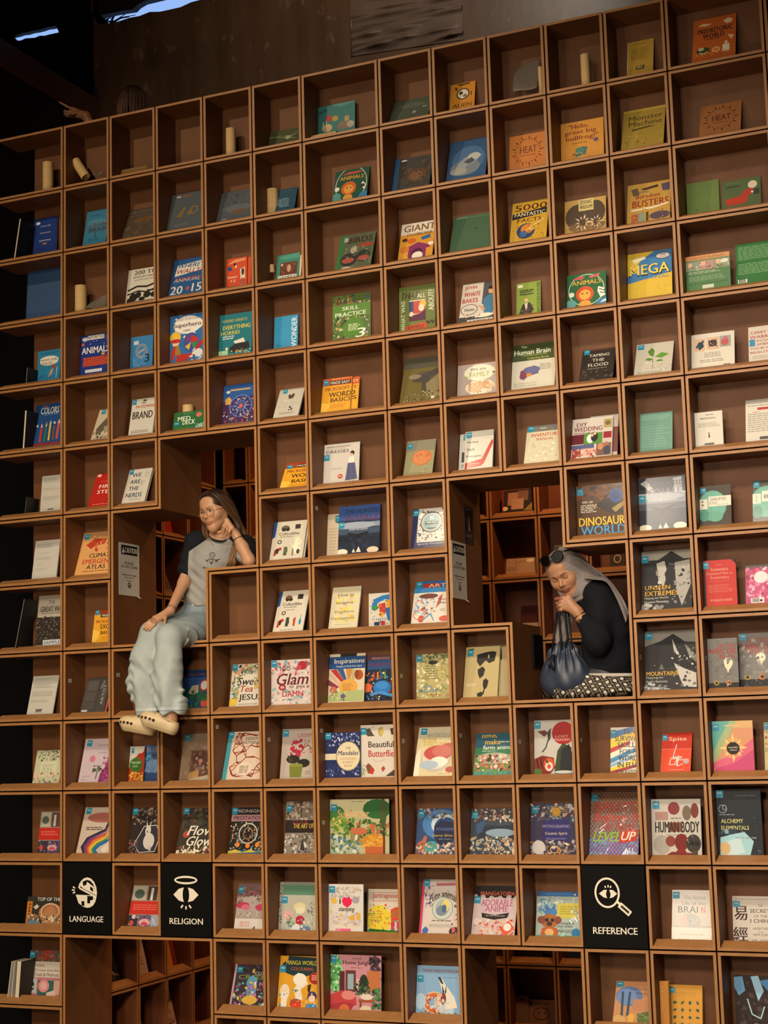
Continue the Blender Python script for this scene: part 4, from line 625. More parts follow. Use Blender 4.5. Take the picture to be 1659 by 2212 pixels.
(8, 12, 3.6973, 0.072, 0.1449, 0.2642, 2.6, 0.009, 2, '7e7c78', '3a3836', 'r 0 90 100 100 2a2a2c;t 62 15 66 9 a83c30 THE TOTAL;t 50 26 92 11 a83c30 INVENTORS;t 64 37 60 9 a83c30 MANUAL;p e0d8b8 52 46 60 40 76 40 82 48 76 60 70 64 66 72 62 64 56 58;e 68 50 15 12 e4dcc0;n 40 76 86 80 9a9894 2;e 26 90 8 6 d0a840;e 26 90 5 4 333;e 66 90 9 7 c8803c;e 66 90 5 4 333;s 35 16 2 2 98 88 6 14 8a8884,747270', 0.025, 'grey inventors manual with red title standing at the left of a pair'),
(8, 12, 3.8312, 0.1279, 0.1867, 0.2923, 11.67, 0.009, 2, '82807c', '3a3836', 'r 0 86 100 100 242426;t 54 14 70 9 b04434 THE TOTAL;t 50 26 90 12 b04434 INVENTORS;t 54 36 50 7 b04434 MANUAL;K 12 6;e 56 46 13 11 e8e2c8;p e0d8b8 48 50 64 50 58 62 54 62;n 20 72 90 76 a09e9a 2;e 22 82 8 6 d0a840;e 22 82 5 4 333;e 60 82 9 7 d0803c;e 60 82 5 4 333;s 36 20 2 4 98 84 6 14 92908c,7a7874,a8a6a2', 0.025, 'grey inventors manual with a blue tag at the right of a pair'),
(9, 0, -0.3103, 0.1325, 0.1858, 0.2174, 15.06, 0.007, 1, 'c4c4a4', 'a8a890', 's 37 34 2 0 98 30 3 8 6a7a5a,8a9a78,4a4a3a,d0cfb4,a08a78;r 22 34 84 78 d0d2b4;n 30 42 76 70 b0b294 5;s 38 20 2 68 98 98 4 10 d8a890,8a9a6a,c8b8a0,a86a58;r 46 90 66 97 3a3a34;v 56 93 6 14 ddd ||||;p e0b8a0 4 66 16 60 16 80 6 88', 0.017, 'pale green book with flowers around a blank panel'),
(9, 1, 0.0292, 0.102, 0.2378, 0.2813, 17.81, 0.008, 1, 'c4b4ba', 'a0949a', 'K 14 10;n 40 14 90 18 9a8a92 1;t 56 32 26 3 8a7a82 FLOWERS;p 8a3a6a 78 30 92 22 98 30 98 98 56 98 58 80 70 64;s 39 30 60 44 98 98 3 7 a04a80,7a2f5c,b0608c;e 30 46 8 8 c87a90;l 5a6a4a 3 50 60 48 92;s 40 12 34 62 60 78 3 7 5a6a48,44503c;n 8 84 30 88 b09aa2 1;n 8 92 24 95 b09aa2 1', 0.02, 'pale lilac book with a magenta thread edge'),
(9, 2, 0.3462, 0.1376, 0.0975, 0.2213, 7.66, 0.008, 1, 'b8442a', '8a3420', 'p d0ccc4 0 0 100 0 90 20 60 20 0 60;p a83420 100 14 100 100 0 100 0 60 40 30;e 46 52 44 30 4c7a34;e 46 52 38 25 3f6a2c;t 46 46 60 6 dce4cc FOOD;n 24 54 68 60 a8c490 2;K 20 12;s 41 40 4 74 98 98 5 14 d8a83c,e0b84c,b8862c,c05a2c', 0.02, 'red and white cookbook with a green roundel and golden chips'),
(9, 2, 0.4326, 0.1601, 0.1, 0.224, 7.15, 0.008, 1, '3f5f88', '2f4a70', 'r 0 0 100 24 5a7ab0;t 54 12 80 12 a8bcd8 BLUE;K 22 32;e 60 60 50 30 6a8ab0;r 0 76 100 100 33507a;s 4 10 4 28 98 74 10 24 5a7aa4,7a98bc', 0.023, 'blue wrapped book beside the green roundel cookbook'),
(9, 3, 0.6897, 0.1161, 0.205, 0.2881, 14.46, 0.008, 2, '8a7460', '7a6a58', 'r 0 0 100 18 7c6e60;K 12 8;r 30 36 98 100 6a4a3c;e 64 56 28 20 5c3f38;e 60 60 8 6 a83c34;p b08858 30 84 60 78 60 98 28 98;p b8a88c 30 98 100 88 100 100 30 100;s 43 16 4 20 98 96 6 16 94806c,7a6452,a08e78', 0.025, 'brown book in cloudy plastic wrap below the crossed clogs'),
(9, 4, 0.9861, 0.072, 0.2782, 0.3002, 20.38, 0.009, 1, 'd0bca8', '3f8a94', 'r 0 0 10 100 4a98a4;L 44 64 1.6 12 2 98 98 a8503c;e 54 18 22 8 d4c4b0;t 54 15 28 6 5a4c44 DESIGN;t 54 24 36 6 5a4c44 PATTERNS;e 46 78 18 14 d8c8b4;n 36 72 58 88 8a7868 5;K 6 6', 0.024, 'cream book covered in red-brown cracked lines with a teal spine'),
(9, 5, 1.3163, 0.1319, 0.2053, 0.2948, 10.96, 0.008, 2, 'b8aca0', '978d84', 'K 10 9;n 44 10 92 20 b88a80 2;t 76 13 40 4 8a6a64 FLOWERS;s 44 22 28 24 66 58 5 11 a82a40,c0405a,8a1f30,b83050;s 45 8 66 22 94 50 3 6 a82a40,c0405a;e 36 62 20 10 2f2a22;e 68 70 18 10 2a2820;p 3f3a24 18 52 32 60 40 70 24 66;p 7a8034 26 74 66 74 62 98 30 98;e 46 74 20 4 8a9040;l 4a4a30 2 60 40 80 34 92 44;n 74 86 96 94 9a8e84 2', 0.025, 'grey white book with red flowers in an olive vase'),
(9, 6, 1.6214, 0.072, 0.2052, 0.2636, 3.17, 0.01, 1, '25305e', '1e284e', 'R 52 50 40 50 3a4a88 40;s 46 40 4 2 98 30 3 6 c0c4d8,4a5a98,8a94c0;s 47 30 4 76 98 98 3 7 4a5a98,a8b0cc,33407a;r 0 48 40 62 d8ceb0;e 66 54 35 36 dcd0b0;o 66 54 35 36 2 8a8460;t 66 36 14 5 555040 THE;i 66 47 58 10 33386a Mandalas;t 66 60 46 5 c08a5a COLOURING;t 66 68 30 5 b0803c & CRAFT;t 66 76 22 5 b0803c BOOK;K 8 8;n 60 86 76 88 a89c74 1', 0.031, 'navy mandalas book with a cream circle'),
(9, 6, 1.8228, 0.09, 0.2023, 0.2974, 2.52, 0.009, 1, 'd4ccc0', 'b0a89c', 'p 5a5040 8 10 26 6 34 16 40 22 20 22;p b0a050 52 6 62 4 66 14 58 24 50 16;p 4a4036 84 8 98 6 98 20 88 20;l 8a8478 1 26 8 40 2;e 60 14 6 7 c8b45c;t 58 38 72 12 3a342e Beautiful;t 62 56 80 13 b83a40 Butterflies;p a84a2c 14 80 22 74 34 82 36 96 20 94;e 30 88 9 6 b8402c;p 6a5a44 16 78 24 76 28 86 20 92;p b05040 58 84 66 80 70 86 62 92;p 4a443a 70 100 98 86 98 100;s 48 20 0 76 14 100 2 5 8a9a80,b0b8a0;K 8 12;l b8a8a0 1 30 66 50 72 70 68', 0.029, 'white beautiful butterflies book with red and black lettering'),
(9, 7, 2.1257, 0.072, 0.2222, 0.2964, 22.83, 0.009, 1, 'd0c49c', 'b0a684', 'r 0 0 100 22 c8c0a8;K 14 9;t 58 17 72 9 9a9a88 WATERCOLOUR;t 32 27 34 8 b89c3c IS FOR;t 46 35 58 9 b89c3c EVERYONE;e 52 66 38 30 b8b4ac;e 52 64 34 26 d8c8b4;e 56 54 36 18 b84a48;e 80 46 20 14 b8484c;e 66 50 26 14 c06a60;e 60 72 22 12 e8ded0;e 36 78 24 10 a8b8c8;e 90 88 11 7 b04448;n 60 96 90 98 a89c80 1;p e4dcc4 0 60 10 40 14 100 0 100', 0.026, 'cream watercolour book with a soft red wash'),
(9, 8, 2.4454, 0.109, 0.2162, 0.2466, 18.68, 0.008, 1, '3a7a58', '2d5f6a', 'r 0 0 100 34 285a6a;n 16 4 50 8 d0a840 1;t 34 8 40 6 d0a840 series;t 44 21 40 12 d0a840 make;n 64 20 98 24 c8c8a8 1;t 62 34 84 10 d8dcc8 farm animals;n 18 42 54 45 c0ccb8 1;r 0 50 100 100 6a8a4a;e 50 60 44 14 a8a890;s 49 40 4 54 98 92 5 13 c0786a,d8c8b8,4a3c34,c08a54,e0a89a,a85a4c,dcd4c8;r 0 90 100 100 4a8a8c;s 50 12 4 88 98 99 4 10 6a9a54,5a98a0', 0.022, 'green and blue make farm animals craft book'),
(9, 9, 2.7638, 0.1558, 0.2041, 0.295, 6.07, 0.009, 2, 'c4c0b8', 'a4a098', 'K 8 9;e 76 24 30 25 a82a26;t 72 30 34 4 e0b8b0 LOST;t 72 36 42 4 e0b8b0 TREASURES;p 6a3a34 8 20 28 18 36 24 26 30;p 4a4440 34 22 44 14 42 34 36 40;l 3a3a3c 3 36 36 30 50 20 58;p 3f4a30 52 92 60 56 74 42 96 50 98 92;p 26282c 66 90 70 54 90 44 98 60 98 92;r 52 92 100 100 4a86a8;e 76 94 24 3 d8d4c8;p 8a3020 0 70 20 64 50 68 54 86 40 98 10 98 0 88;e 38 80 14 14 c8602c;e 38 84 10 10 e0d4c4;e 38 84 5 5 d0504a;l 1f1c1c 3 6 70 12 92;l 1f1c1c 3 16 68 20 86;l 1f1c1c 3 30 72 36 78;e 8 94 12 8 5a7a3a', 0.015, 'white book with a tiger and a hummingbird under a red sun'),
(9, 10, 3.1649, 0.1401, 0.1683, 0.2499, 10.82, 0.009, 1, 'd8d2c4', '3a3a38', 'p 3a78b0 0 10 60 0 100 0 100 4 0 34;p e0c040 0 24 0 52 100 14 100 4;p b83a2c 0 44 0 54 60 36 60 28;p 3a8ab8 0 66 0 76 100 44 100 36;p 8ab0c8 0 78 0 84 100 56 100 50;p e0c83c 0 86 0 94 100 70 100 62;p a82a2c 0 92 0 99 100 80 100 74;p e8e0cc 0 54 0 64 100 32 100 26;K 8 12;t 56 9 36 10 1c1a1a TEN;t 52 24 78 11 1c1a1a SURVIVAL;t 54 37 66 11 1c1a1a SKILLS;t 54 51 52 10 1c1a1a FOR A;t 58 65 68 11 1c1a1a WORLD;t 58 79 72 11 1c1a1a IN FLUX;t 56 94 84 9 3a3432 TOM FLETCHER', 0.011, 'striped survival skills book with stacked bold black words'),
(9, 11, 3.4284, 0.0898, 0.1486, 0.2319, 25.33, 0.007, 1, 'c0341f', '9a2a1a', 'r 0 40 100 100 d8502f;r 0 40 100 42 d8705a;K 8 12;t 52 17 60 12 e8c8a8 Spite;l d8ccc4 3 50 30 38 66 60 64;l d8ccc4 3 34 62 28 80 46 80 58 56 52 82;r 38 60 70 64 c8c4bc;l d8ccc4 3 60 60 54 84 74 78;e 84 72 10 8 b8aaa4;n 30 92 80 95 e8a08a 1;r 60 66 92 70 d0a89c', 0.019, 'red SPITE book with thin white line lettering'),
(9, 12, 3.6973, 0.072, 0.195, 0.2614, 2.63, 0.014, 1, 'd49a74', 'b06a6a', 'r 0 0 100 14 d8b078;p 6ab0a4 0 0 44 0 20 30 0 60;p a8b88c 0 60 20 30 44 0 60 0 20 60 0 84;p c8507c 100 50 100 100 0 100 10 84 60 76;p d86a84 100 34 100 56 50 82 0 92 0 80 50 64;K 9 12;R 50 52 10 36 f0cc80 8;R 50 52 14 30 e8b868 24 7;o 50 53 22 21 1 f0d090;e 50 53 16 14 2a211f;t 50 51 22 3 e8d8c0 beautiful;t 50 56 16 3 e8d8c0 mind;r 30 8 70 10 e0c09a', 0.015, 'rainbow pastel hardback with a gold sun and black disc'),
(9, 12, 3.9266, 0.1466, 0.1179, 0.2514, 8.56, 0.012, 1, 'c8b888', 'a06a5a', 'K 10 8;s 51 50 2 14 98 98 4 12 8a6a3a,c0803c,7a8a4a,d8c8a0,a8502c', 0.015, 'leaf-patterned cream book cut by the right photo edge'),
(10, 0, -0.2815, 0.145, 0.1521, 0.2568, 9.87, 0.007, 1, '9a8a80', '6a5a54', 'r 0 38 100 66 c03428;r 4 2 48 36 b8b0a0;r 52 2 98 36 6a5048;e 24 20 16 12 5a6a5c;r 62 8 72 34 cfc8bc;n 10 46 90 58 d8705f 2;r 0 68 48 100 4a3c4c;r 50 68 100 100 5a4a6a;e 16 84 9 8 c8503c;e 66 84 22 9 d8a0a0;e 66 86 14 4 c0485c;s 52 14 2 68 98 98 4 8 8a7a8a,3a2c34,b09aa0', 0.01, 'small photo-collage book with a red middle band in the left column'),
(10, 1, 0.0288, 0.0791, 0.2308, 0.2941, 21.94, 0.007, 1, 'c4b4a4', 'a09286', 'K 12 8;e 56 22 44 12 a86a5c;n 14 42 70 50 55484a 2;p 3a2a3a 76 26 82 32 76 50 30 66 18 82 24 98 20 98 10 84 22 64 70 46;p 5a4a8a 80 34 74 52 36 68 24 84 30 98 24 98 18 82 30 66 72 50;p b83a3a 84 40 74 58 42 70 30 86 36 98 30 98 24 84 36 68 74 54;p d0803c 86 46 76 62 48 74 36 86 42 98 36 98 30 86 42 70 74 58;p d8b848 88 50 78 66 54 76 42 88 48 98 42 98 36 86 48 74 76 62;p 4a8a54 90 54 80 70 60 78 48 88 54 98 48 98 42 88 54 76 78 66;p 2f6aa8 96 52 94 70 66 82 56 90 66 98 54 98 48 88 60 78 84 68;p d8ccc0 98 60 98 90 80 96 70 90', 0.014, 'white book with a winding rainbow of colour bands'),
(10, 2, 0.3518, 0.1156, 0.2027, 0.2777, 14.89, 0.009, 1, '2f2824', '241e1c', 's 53 50 2 2 98 36 4 10 4a3c34,7a6a5a,3a2a2c,a08a78,5c4a44;K 8 8;l d0ccc4 2 44 40 84 38 98 62 86 94 36 96 18 78 44 40;p 3a3640 44 42 82 40 96 62 84 92 38 94 22 78;e 64 72 18 20 c8c2b8;e 58 50 9 14 c8c2b8;p c8c2b8 52 44 50 26 57 42;p c8c2b8 60 42 66 28 64 44;e 56 52 2 2 2a2424;r 66 82 74 92 b8b2aa;t 66 10 60 8 8a7a6c MYSTIC;s 54 20 2 70 30 98 3 7 c05a4a,6a5a50,3a4a5a', 0.014, 'dark book with a white llama in a hexagon frame'),
(10, 3, 0.6868, 0.072, 0.2323, 0.2873, 23.82, 0.008, 1, '3c362e', '2f2a24', 's 55 50 2 2 98 50 5 12 4a4438,5c3a30,2c2a24,6a5a44,3f4a34;K 8 6;e 20 56 9 8 a8503f;i 60 48 70 20 e0dacb Flow;i 60 70 70 20 e0dacb Glow;s 56 60 2 82 98 99 3 8 e8e0cc,c8bca0,8a4a3c,4a4434,d8ccb0', 0.012, 'dark flow glow book with white script lettering'),
(10, 4, 0.995, 0.1191, 0.2268, 0.2731, 14.39, 0.009, 1, '241f1e', '1c1818', 'r 0 16 100 30 b08a8c;t 50 8 80 7 b8b0a8 MIDNIGHT;t 50 23 86 9 5a2a4a MEDITATIONS;K 8 8;s 57 80 2 32 98 92 2 6 c8c0b0,4a8a9a,d0803c,8a8478,2c2622,a8a090,6a4a3c;o 50 56 26 24 3 c0b8a8;o 50 56 14 14 3 8a6a54;e 24 80 6 6 d8843c;e 52 82 6 6 d8843c;e 78 80 6 6 d8843c;r 0 92 100 100 2a6a8a;p c8b44a 0 94 20 90 40 96 60 90 80 96 100 90 100 94 0 99', 0.017, 'black ornate mandala book with a pink title band'),
(10, 5, 1.3302, 0.1383, 0.1971, 0.2992, 9.36, 0.009, 1, '8a8074', '74695e', 'r 0 0 100 34 8a7c6e;r 46 0 50 34 5a5048;s 58 40 2 2 98 34 5 12 a89a8a,5c4c40,c0b4a6,7a6a5c;K 10 14;r 0 36 100 60 2a201c;t 56 47 62 9 c8a44c THE ART OF;t 46 40 50 6 8a3a34 STAR;s 59 50 2 62 98 98 4 12 b8b0a4,8a8278,cfc8bc,5a544c;p 3a3634 48 92 56 70 64 94;p 8a3a2c 90 66 98 62 98 86', 0.017, 'grey sketch book with a dark band and gold lettering'),
(10, 6, 1.6214, 0.1123, 0.3432, 0.306, 2.84, 0.009, 2, 'b8b48c', '3a4a34', 'r 0 0 100 30 c8c49c;e 80 18 24 16 2f6a34;e 12 30 14 16 3f7a3c;K 7 15;t 40 26 54 15 c8a070 Sunflower;t 40 36 50 5 a89a6c Garden;n 36 4 60 6 7a7a68 1;s 60 40 2 34 40 70 4 9 5a8a3c,c8b858,8aa050,3a6a34;s 61 50 30 40 98 80 5 10 3f6a34,c06a48,5a7a3c,2f5a30,8a9a54;e 50 58 14 6 c0704c;e 74 78 20 14 c88a34;s 62 40 56 68 92 88 3 6 d8a03c,c8862c,e0b050;r 60 86 92 100 c0683c;s 63 40 2 68 50 98 4 9 a8b8a0,6a8a7a,4a7a44,d0d4c0,5a7a9a;r 90 50 93 100 6a2a22;e 90 24 6 24 4a5a34', 0.019, 'large garden painting book with green trees and orange flowers'),
(10, 7, 2.1029, 0.1261, 0.2247, 0.2558, 13.77, 0.009, 2, '35507a', '28324a', 'e 60 34 46 34 4a80b8;e 66 34 30 24 c0d0d8;e 72 40 28 22 2f4f86;p 262c48 44 38 60 26 92 30 98 60 80 82 56 78 44 60;s 64 24 2 0 98 22 4 10 6a7480,b0a898,4a505c,8a7868;K 10 12;t 72 45 44 6 5a78b8 MYTHOGRAPHIC;i 66 59 50 6 c8b050 Starry Skies;n 56 66 90 68 8a9ab8 1;e 16 82 14 12 b86a4a;p b86a4a 10 78 22 58 28 62 20 92;e 40 84 18 14 4a9a98;s 65 44 2 76 98 98 3 9 c0a888,8a5a4a,4a9098,d8ccb8,a86a54,d0b4a0', 0.016, 'glossy blue and white starry mythical colouring book'),
(10, 8, 2.4133, 0.1084, 0.2694, 0.2529, 12.18, 0.009, 2, '3a4450', '2c3038', 's 66 60 2 0 98 28 3 8 a08a78,6a4a44,c8bca8,3a4048,8a5a50;K 8 14;r 16 32 92 66 2a3440;e 60 52 30 8 8aa0b0;t 54 34 60 6 5a6470 MYTHOGRAPHIC;n 30 60 80 66 7a8894 2;p 3a5a80 10 36 30 22 24 50 14 56;s 67 80 2 62 98 98 3 8 c8b498,a88a6c,8a9aa8,d8c8ac,6a5a50,b0a48c', 0.016, 'dark ocean mythical colouring book crowded with pale creatures'),
(10, 9, 2.732, 0.13, 0.2439, 0.273, 8.53, 0.009, 2, '3a3450', '2a2438', 's 68 60 2 2 98 34 4 10 3a6a84,b8b0a8,5a4a5c,c8a888,4a4458,8a6a5c;R 56 16 4 17 d0a848 16;e 56 16 9 8 c89a38;K 10 12;p 2f2a6a 28 34 50 30 84 32 88 60 76 82 44 84 26 62;t 56 44 58 6 9a90a8 MYTHOGRAPHIC;t 56 58 48 7 c8b8a0 Cosmic Spirit;n 34 66 80 70 7a74a0 2;s 69 60 2 72 98 98 4 9 a8a4a0,5c5450,c0803c,7a7478,d8d0c4,3a3440;e 18 84 14 14 c8c4c0;o 52 88 9 8 2 d0a060', 0.013, 'purple cosmic spirit colouring book with a gold star'),
(10, 10, 3.0528, 0.0783, 0.2491, 0.3359, 17.4, 0.01, 2, '7a6a70', '5a4c50', "X 14 a8a0a8 8a6a60;r 0 70 100 100 6a6ac0;X 14 9aa8e0 5a5ab8;s 70 26 2 72 98 98 4 9 4a9ad8,8a6ad0,5ab0d8;r 0 0 100 34 7a5444;X 14 a88a74 7a5444;K 8 8;i 52 22 84 14 a83420 RIPLEY'S;i 54 38 92 14 b03a22 Believe It;i 56 52 66 12 a83420 Or Not!;i 36 68 56 14 8ab83c LEVEL;p b83a24 62 60 98 56 96 74 60 78;i 79 67 28 13 e8dcc8 UP;t 82 88 22 7 dce0ec ALL;t 84 94 24 5 dce0ec NEW!", 0.005, 'holographic lattice book with green and red level up lettering'),
(10, 11, 3.3745, 0.072, 0.2423, 0.2897, 5.89, 0.012, 2, 'c4beb4', 'a29c94', 'K 10 10;r 8 22 34 36 b08a80;e 46 16 12 12 8a3a3c;e 72 24 9 14 7a6a5c;e 88 20 8 14 7a3a34;n 40 32 60 36 7a746c 1;t 52 48 90 19 262220 HUMAN BODY;r 36 40 60 56 8a4a2c;t 52 48 90 18 2a2422 HUMAN BODY;n 30 61 70 63 8a847c 1;e 20 78 17 18 a8a29a;e 38 72 10 10 8a4434;e 60 74 14 16 7a2420;p 8a2a24 52 86 66 86 76 100 40 100;p 7a2420 20 100 40 90 80 92 98 100;e 84 76 15 17 3a342c;e 80 76 5 5 141010;e 91 76 5 5 141010;r 80 88 92 96 4a4238', 0.011, 'white human body book with red heads and a skull'),
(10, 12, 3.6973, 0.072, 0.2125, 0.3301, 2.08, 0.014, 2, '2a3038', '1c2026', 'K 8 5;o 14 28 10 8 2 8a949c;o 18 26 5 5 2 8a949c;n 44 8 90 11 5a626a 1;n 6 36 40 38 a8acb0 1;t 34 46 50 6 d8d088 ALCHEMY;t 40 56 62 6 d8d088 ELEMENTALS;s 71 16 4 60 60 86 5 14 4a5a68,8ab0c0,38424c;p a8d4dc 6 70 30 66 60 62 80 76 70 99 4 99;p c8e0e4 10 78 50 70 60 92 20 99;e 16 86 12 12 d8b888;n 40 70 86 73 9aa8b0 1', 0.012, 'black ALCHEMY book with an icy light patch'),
(11, 0, -0.3678, 0.1534, 0.2492, 0.1643, 10.03, 0.014, 1, '3c382f', 'c07a34', 'r 0 0 100 100 3c382f;r 0 16 15 100 c07a34;n 5 24 11 92 6a3a18 6;t 60 8 66 12 d8d4c8 TOP OF THE;p cfc8b8 18 36 28 26 34 34 26 44;e 68 56 34 26 a8744c;e 66 66 18 26 b4805a;o 66 50 26 22 3 d8b898;e 22 80 16 16 a07048;e 92 80 10 14 9a6a48;s 73 30 2 62 98 98 4 9 8a6a4c,c8a880,5a6a70,d8ccb8,4a443c;p 6a8a98 4 88 20 80 40 90 40 99 4 99', 0.0, 'slate book with a brown mammoth and an orange spine'),
(11, 2, 0.352, 0.1052, 0.2032, 0.2468, 19.37, 0.009, 1, '9a8a80', '6a5a54', 'r 0 36 100 66 c03428;r 2 2 46 34 b0a898;r 50 2 80 34 4a3c38;r 82 2 98 34 8a8078;e 24 20 16 12 4f5f54;r 60 6 68 34 cfc8bc;n 10 44 92 58 d86a5c 3;r 0 68 32 100 3a2f3c;r 34 68 72 100 6a5a78;r 74 68 100 100 9aa4b4;e 12 86 7 7 c8503c;e 54 84 18 9 e0a8a8;e 54 87 12 4 c0485c;e 18 72 7 5 d8ccc0;s 74 14 2 68 98 98 3 7 8a7a8a,3a2c34,b0a0a8;l d0d4dc 2 78 74 94 96', 0.0, 'photo-collage book with a red middle band between two black signs'),
(11, 4, 1.027, 0.1196, 0.1915, 0.2597, 15.27, 0.008, 1, 'a89c94', '8a8078', 'r 0 0 100 28 7a5f5c;K 10 14;p a85a6a 30 16 100 16 100 22 34 24;t 70 28 56 7 c8c0b8 FLORA;e 20 46 22 8 b03a5a;e 84 50 24 9 b84664;e 30 50 14 7 c86a80;s 75 20 6 58 98 72 2 7 8a8078,c8c0b8,b09890;r 0 74 100 100 cfc8c0;n 16 80 50 92 c88a80 3;p 6a6a5c 58 94 66 88 68 98;s 76 18 2 8 98 40 5 12 8a6a68,9a8480,6f5652', 0.004, 'grey wrapped book with faded pink flowers'),
(11, 5, 1.3055, 0.1057, 0.2279, 0.2683, 8.13, 0.01, 2, 'b4b4a4', '8a8a80', 'r 0 6 100 26 5f8a70;r 0 0 100 6 8a8a84;K 14 36;r 0 0 8 100 9a9a90;s 77 20 0 2 8 98 2 4 3a3a34,6a6a60;e 54 50 16 10 d8cca0;e 56 56 12 8 e0d8b8;e 56 76 12 10 b8283c;e 24 66 14 10 d8a8a4;p 5a7a44 20 80 34 68 30 90;p 5a7a44 56 86 62 80 58 98;e 48 90 12 7 d8d8d8;e 70 92 14 6 6a80a8;s 78 24 10 62 98 98 3 8 8aa08a,c8c8bc,d8d0c4,7a98b0;s 79 14 76 40 98 62 1 4 3a3a38,55544c', 0.007, 'pale green book with white and red blossoms'),
(11, 6, 1.6214, 0.072, 0.2001, 0.2636, 3.71, 0.012, 1, 'd8d2c8', '2a7a94', 'K 10 11;s 80 50 8 6 94 30 4 8 c8c2c0,b0aab0,d8b060,a8a8a8,c4b4c0;p e02858 38 34 44 26 52 28 60 26 68 32 66 40 54 48 42 42;t 33 35 4 10 444 I;i 52 52 46 12 55504a stamping;e 78 32 11 8 a8a0b0;s 81 40 6 56 94 84 4 9 d8c8a8,c0b8c8,c8c4c8,e0b84c,a8a4a0,d0c0d0;r 80 58 92 72 d8b058;e 68 68 8 6 e0a83c;r 24 90 64 95 e06a90;r 24 96 60 99 e08aa8;r 20 90 36 98 d890a8;e 16 34 8 7 e0b848', 0.012, 'white stamping book with a big pink heart'),
(11, 6, 1.8059, 0.1558, 0.2052, 0.2321, 7.73, 0.009, 1, 'd4c8b8', 'b0a698', 't 52 17 70 12 b8504a artrageous;l b84a50 1 14 28 98 26;l b84a50 1 14 8 98 8;r 14 8 16 28 b0484a;e 32 68 36 34 e0c83c;n 8 50 46 74 b89a28 5;p d8483c 64 46 80 40 96 46 96 70 66 72;e 80 56 12 12 c06a2c;r 66 72 76 96 c83a5a;r 82 72 92 96 c04468;s 82 40 2 34 98 96 2 6 d0403c,e0a83c,4a9a5a,3a7ab0,e0dcc8,b03a7a;r 0 96 100 100 4a8a3c;p 4a8a3c 0 96 6 90 12 96 20 90 30 96 44 90 56 96 70 90 84 96 96 90 100 96', 0.007, 'white artrageous book with a big yellow splash'),
(11, 7, 2.122, 0.0962, 0.2237, 0.2954, 17.7, 0.01, 1, 'cfc4bc', 'c03a62', 'r 0 0 6 100 c8406a;K 10 6;p b06a7a 34 7 82 6 82 11 34 12;A 56 30 72 30 14 3a3230 cute animals;e 54 52 26 24 c4c8c0;o 54 52 26 24 2 8aa09a;e 54 50 18 17 a8b0a8;e 52 56 14 11 7a8a9a;e 62 46 9 12 d8c878;e 58 52 6 8 4a6a8a;n 30 73 80 76 6a645c 1;n 24 80 88 86 a8a29a 3;s 83 20 8 8 30 50 3 7 8a8498,b0a8b8,5a546a;p 4a6ab0 8 90 16 84 24 90 18 99 10 99;e 88 92 14 9 3a2a2a;p c85a6a 80 86 88 84 90 92 82 96;s 84 14 80 20 98 98 3 6 a89c9c,c8a0a0,5a4c4c', 0.008, 'white cute animals book with a magenta spine'),
(11, 8, 2.4132, 0.0835, 0.232, 0.2704, 21.7, 0.009, 2, 'c8b8b4', '2c201c', 'r 0 0 100 17 241c1a;p 241c1a 6 17 100 14 90 24 10 24;e 20 22 6 5 c8b8b4;e 40 24 6 5 c8b8b4;e 60 24 6 5 c8b8b4;e 80 22 6 5 c8b8b4;t 54 15 80 8 d06a4c MANGATOPIA;e 54 44 40 24 c8b0b8;t 54 33 74 13 a8607a ADORABLE;t 54 45 54 11 a8607a ANIME;p 241c1a 20 53 50 57 84 52 80 62 50 66 22 62;n 30 58 74 60 c8b8b0 1;s 85 50 4 66 98 96 3 8 d8684a,e0b8b0,c83a3c,d8d0c8,b08a9a,e0a070;p d8583c 64 84 84 68 98 80 80 97;e 82 80 9 8 e8ddd4;r 28 97 56 100 333;e 10 70 8 7 d8c8c0;K 8 28', 0.007, 'pink adorable colouring book with a black banner'),
(11, 9, 2.7423, 0.1279, 0.2392, 0.2341, 14.63, 0.009, 2, 'a8b8b0', '3a6a8a', 'r 0 0 100 10 2a6098;r 20 2 74 8 3a78b0;e 14 28 12 14 5a8aa8;s 86 34 2 12 60 50 4 10 7aa8a8,b8c8c4,a8b4c8,d0d4cc,5a8aa0;r 46 24 98 56 c8bc50;n 52 30 94 50 a89c3c 4;p 4a6aa8 18 44 22 30 32 36 40 28 44 46;e 32 44 14 9 4a80b8;e 30 62 20 15 a86a3c;e 12 60 9 8 8a4a34;e 48 60 8 8 8a4a34;e 24 60 4 4 2a2018;e 36 60 4 4 2a2018;e 30 68 6 5 4a2c20;p c0602c 14 76 46 76 50 94 10 96;e 30 86 10 8 d8b070;t 66 66 36 6 44505a I make;t 64 74 32 6 44505a my own;t 64 83 32 7 44505a MAGIC;e 88 86 10 9 2a78a8;r 0 92 100 100 5a9a80;s 87 20 76 4 98 60 2 6 d8dcd8,b8c0b8,9aa4a0;p a8d0c0 50 100 60 86 66 86 58 100', 0.001, 'blue and yellow magic craft book with a brown puppy'),
(11, 11, 3.4368, 0.1122, 0.1951, 0.2535, 17.17, 0.009, 1, 'b4aa9c', '8f877c', 'K 10 10;t 56 14 56 7 6a6058 The Secret;t 54 25 58 7 6a6058 Life of the;t 40 37 50 12 2a2422 BRAI;t 78 37 10 12 b0382c N;e 46 60 26 18 9a948e;e 32 60 12 14 b89a94;s 88 20 36 50 68 72 3 7 8a9498,a8a4a0,7a8488;l 6a6460 2 50 74 56 84 66 80;o 68 80 3 2 2 6a6460;r 0 68 100 70 a0968a;n 20 86 84 94 a08c5c 2;p c8c0b4 0 70 100 72 100 100 0 100;t 52 84 60 5 a09060 Unlocking the;t 52 93 72 5 a09060 mysteries of the mind', 0.0, 'grey brain book with mixed black and red lettering'),
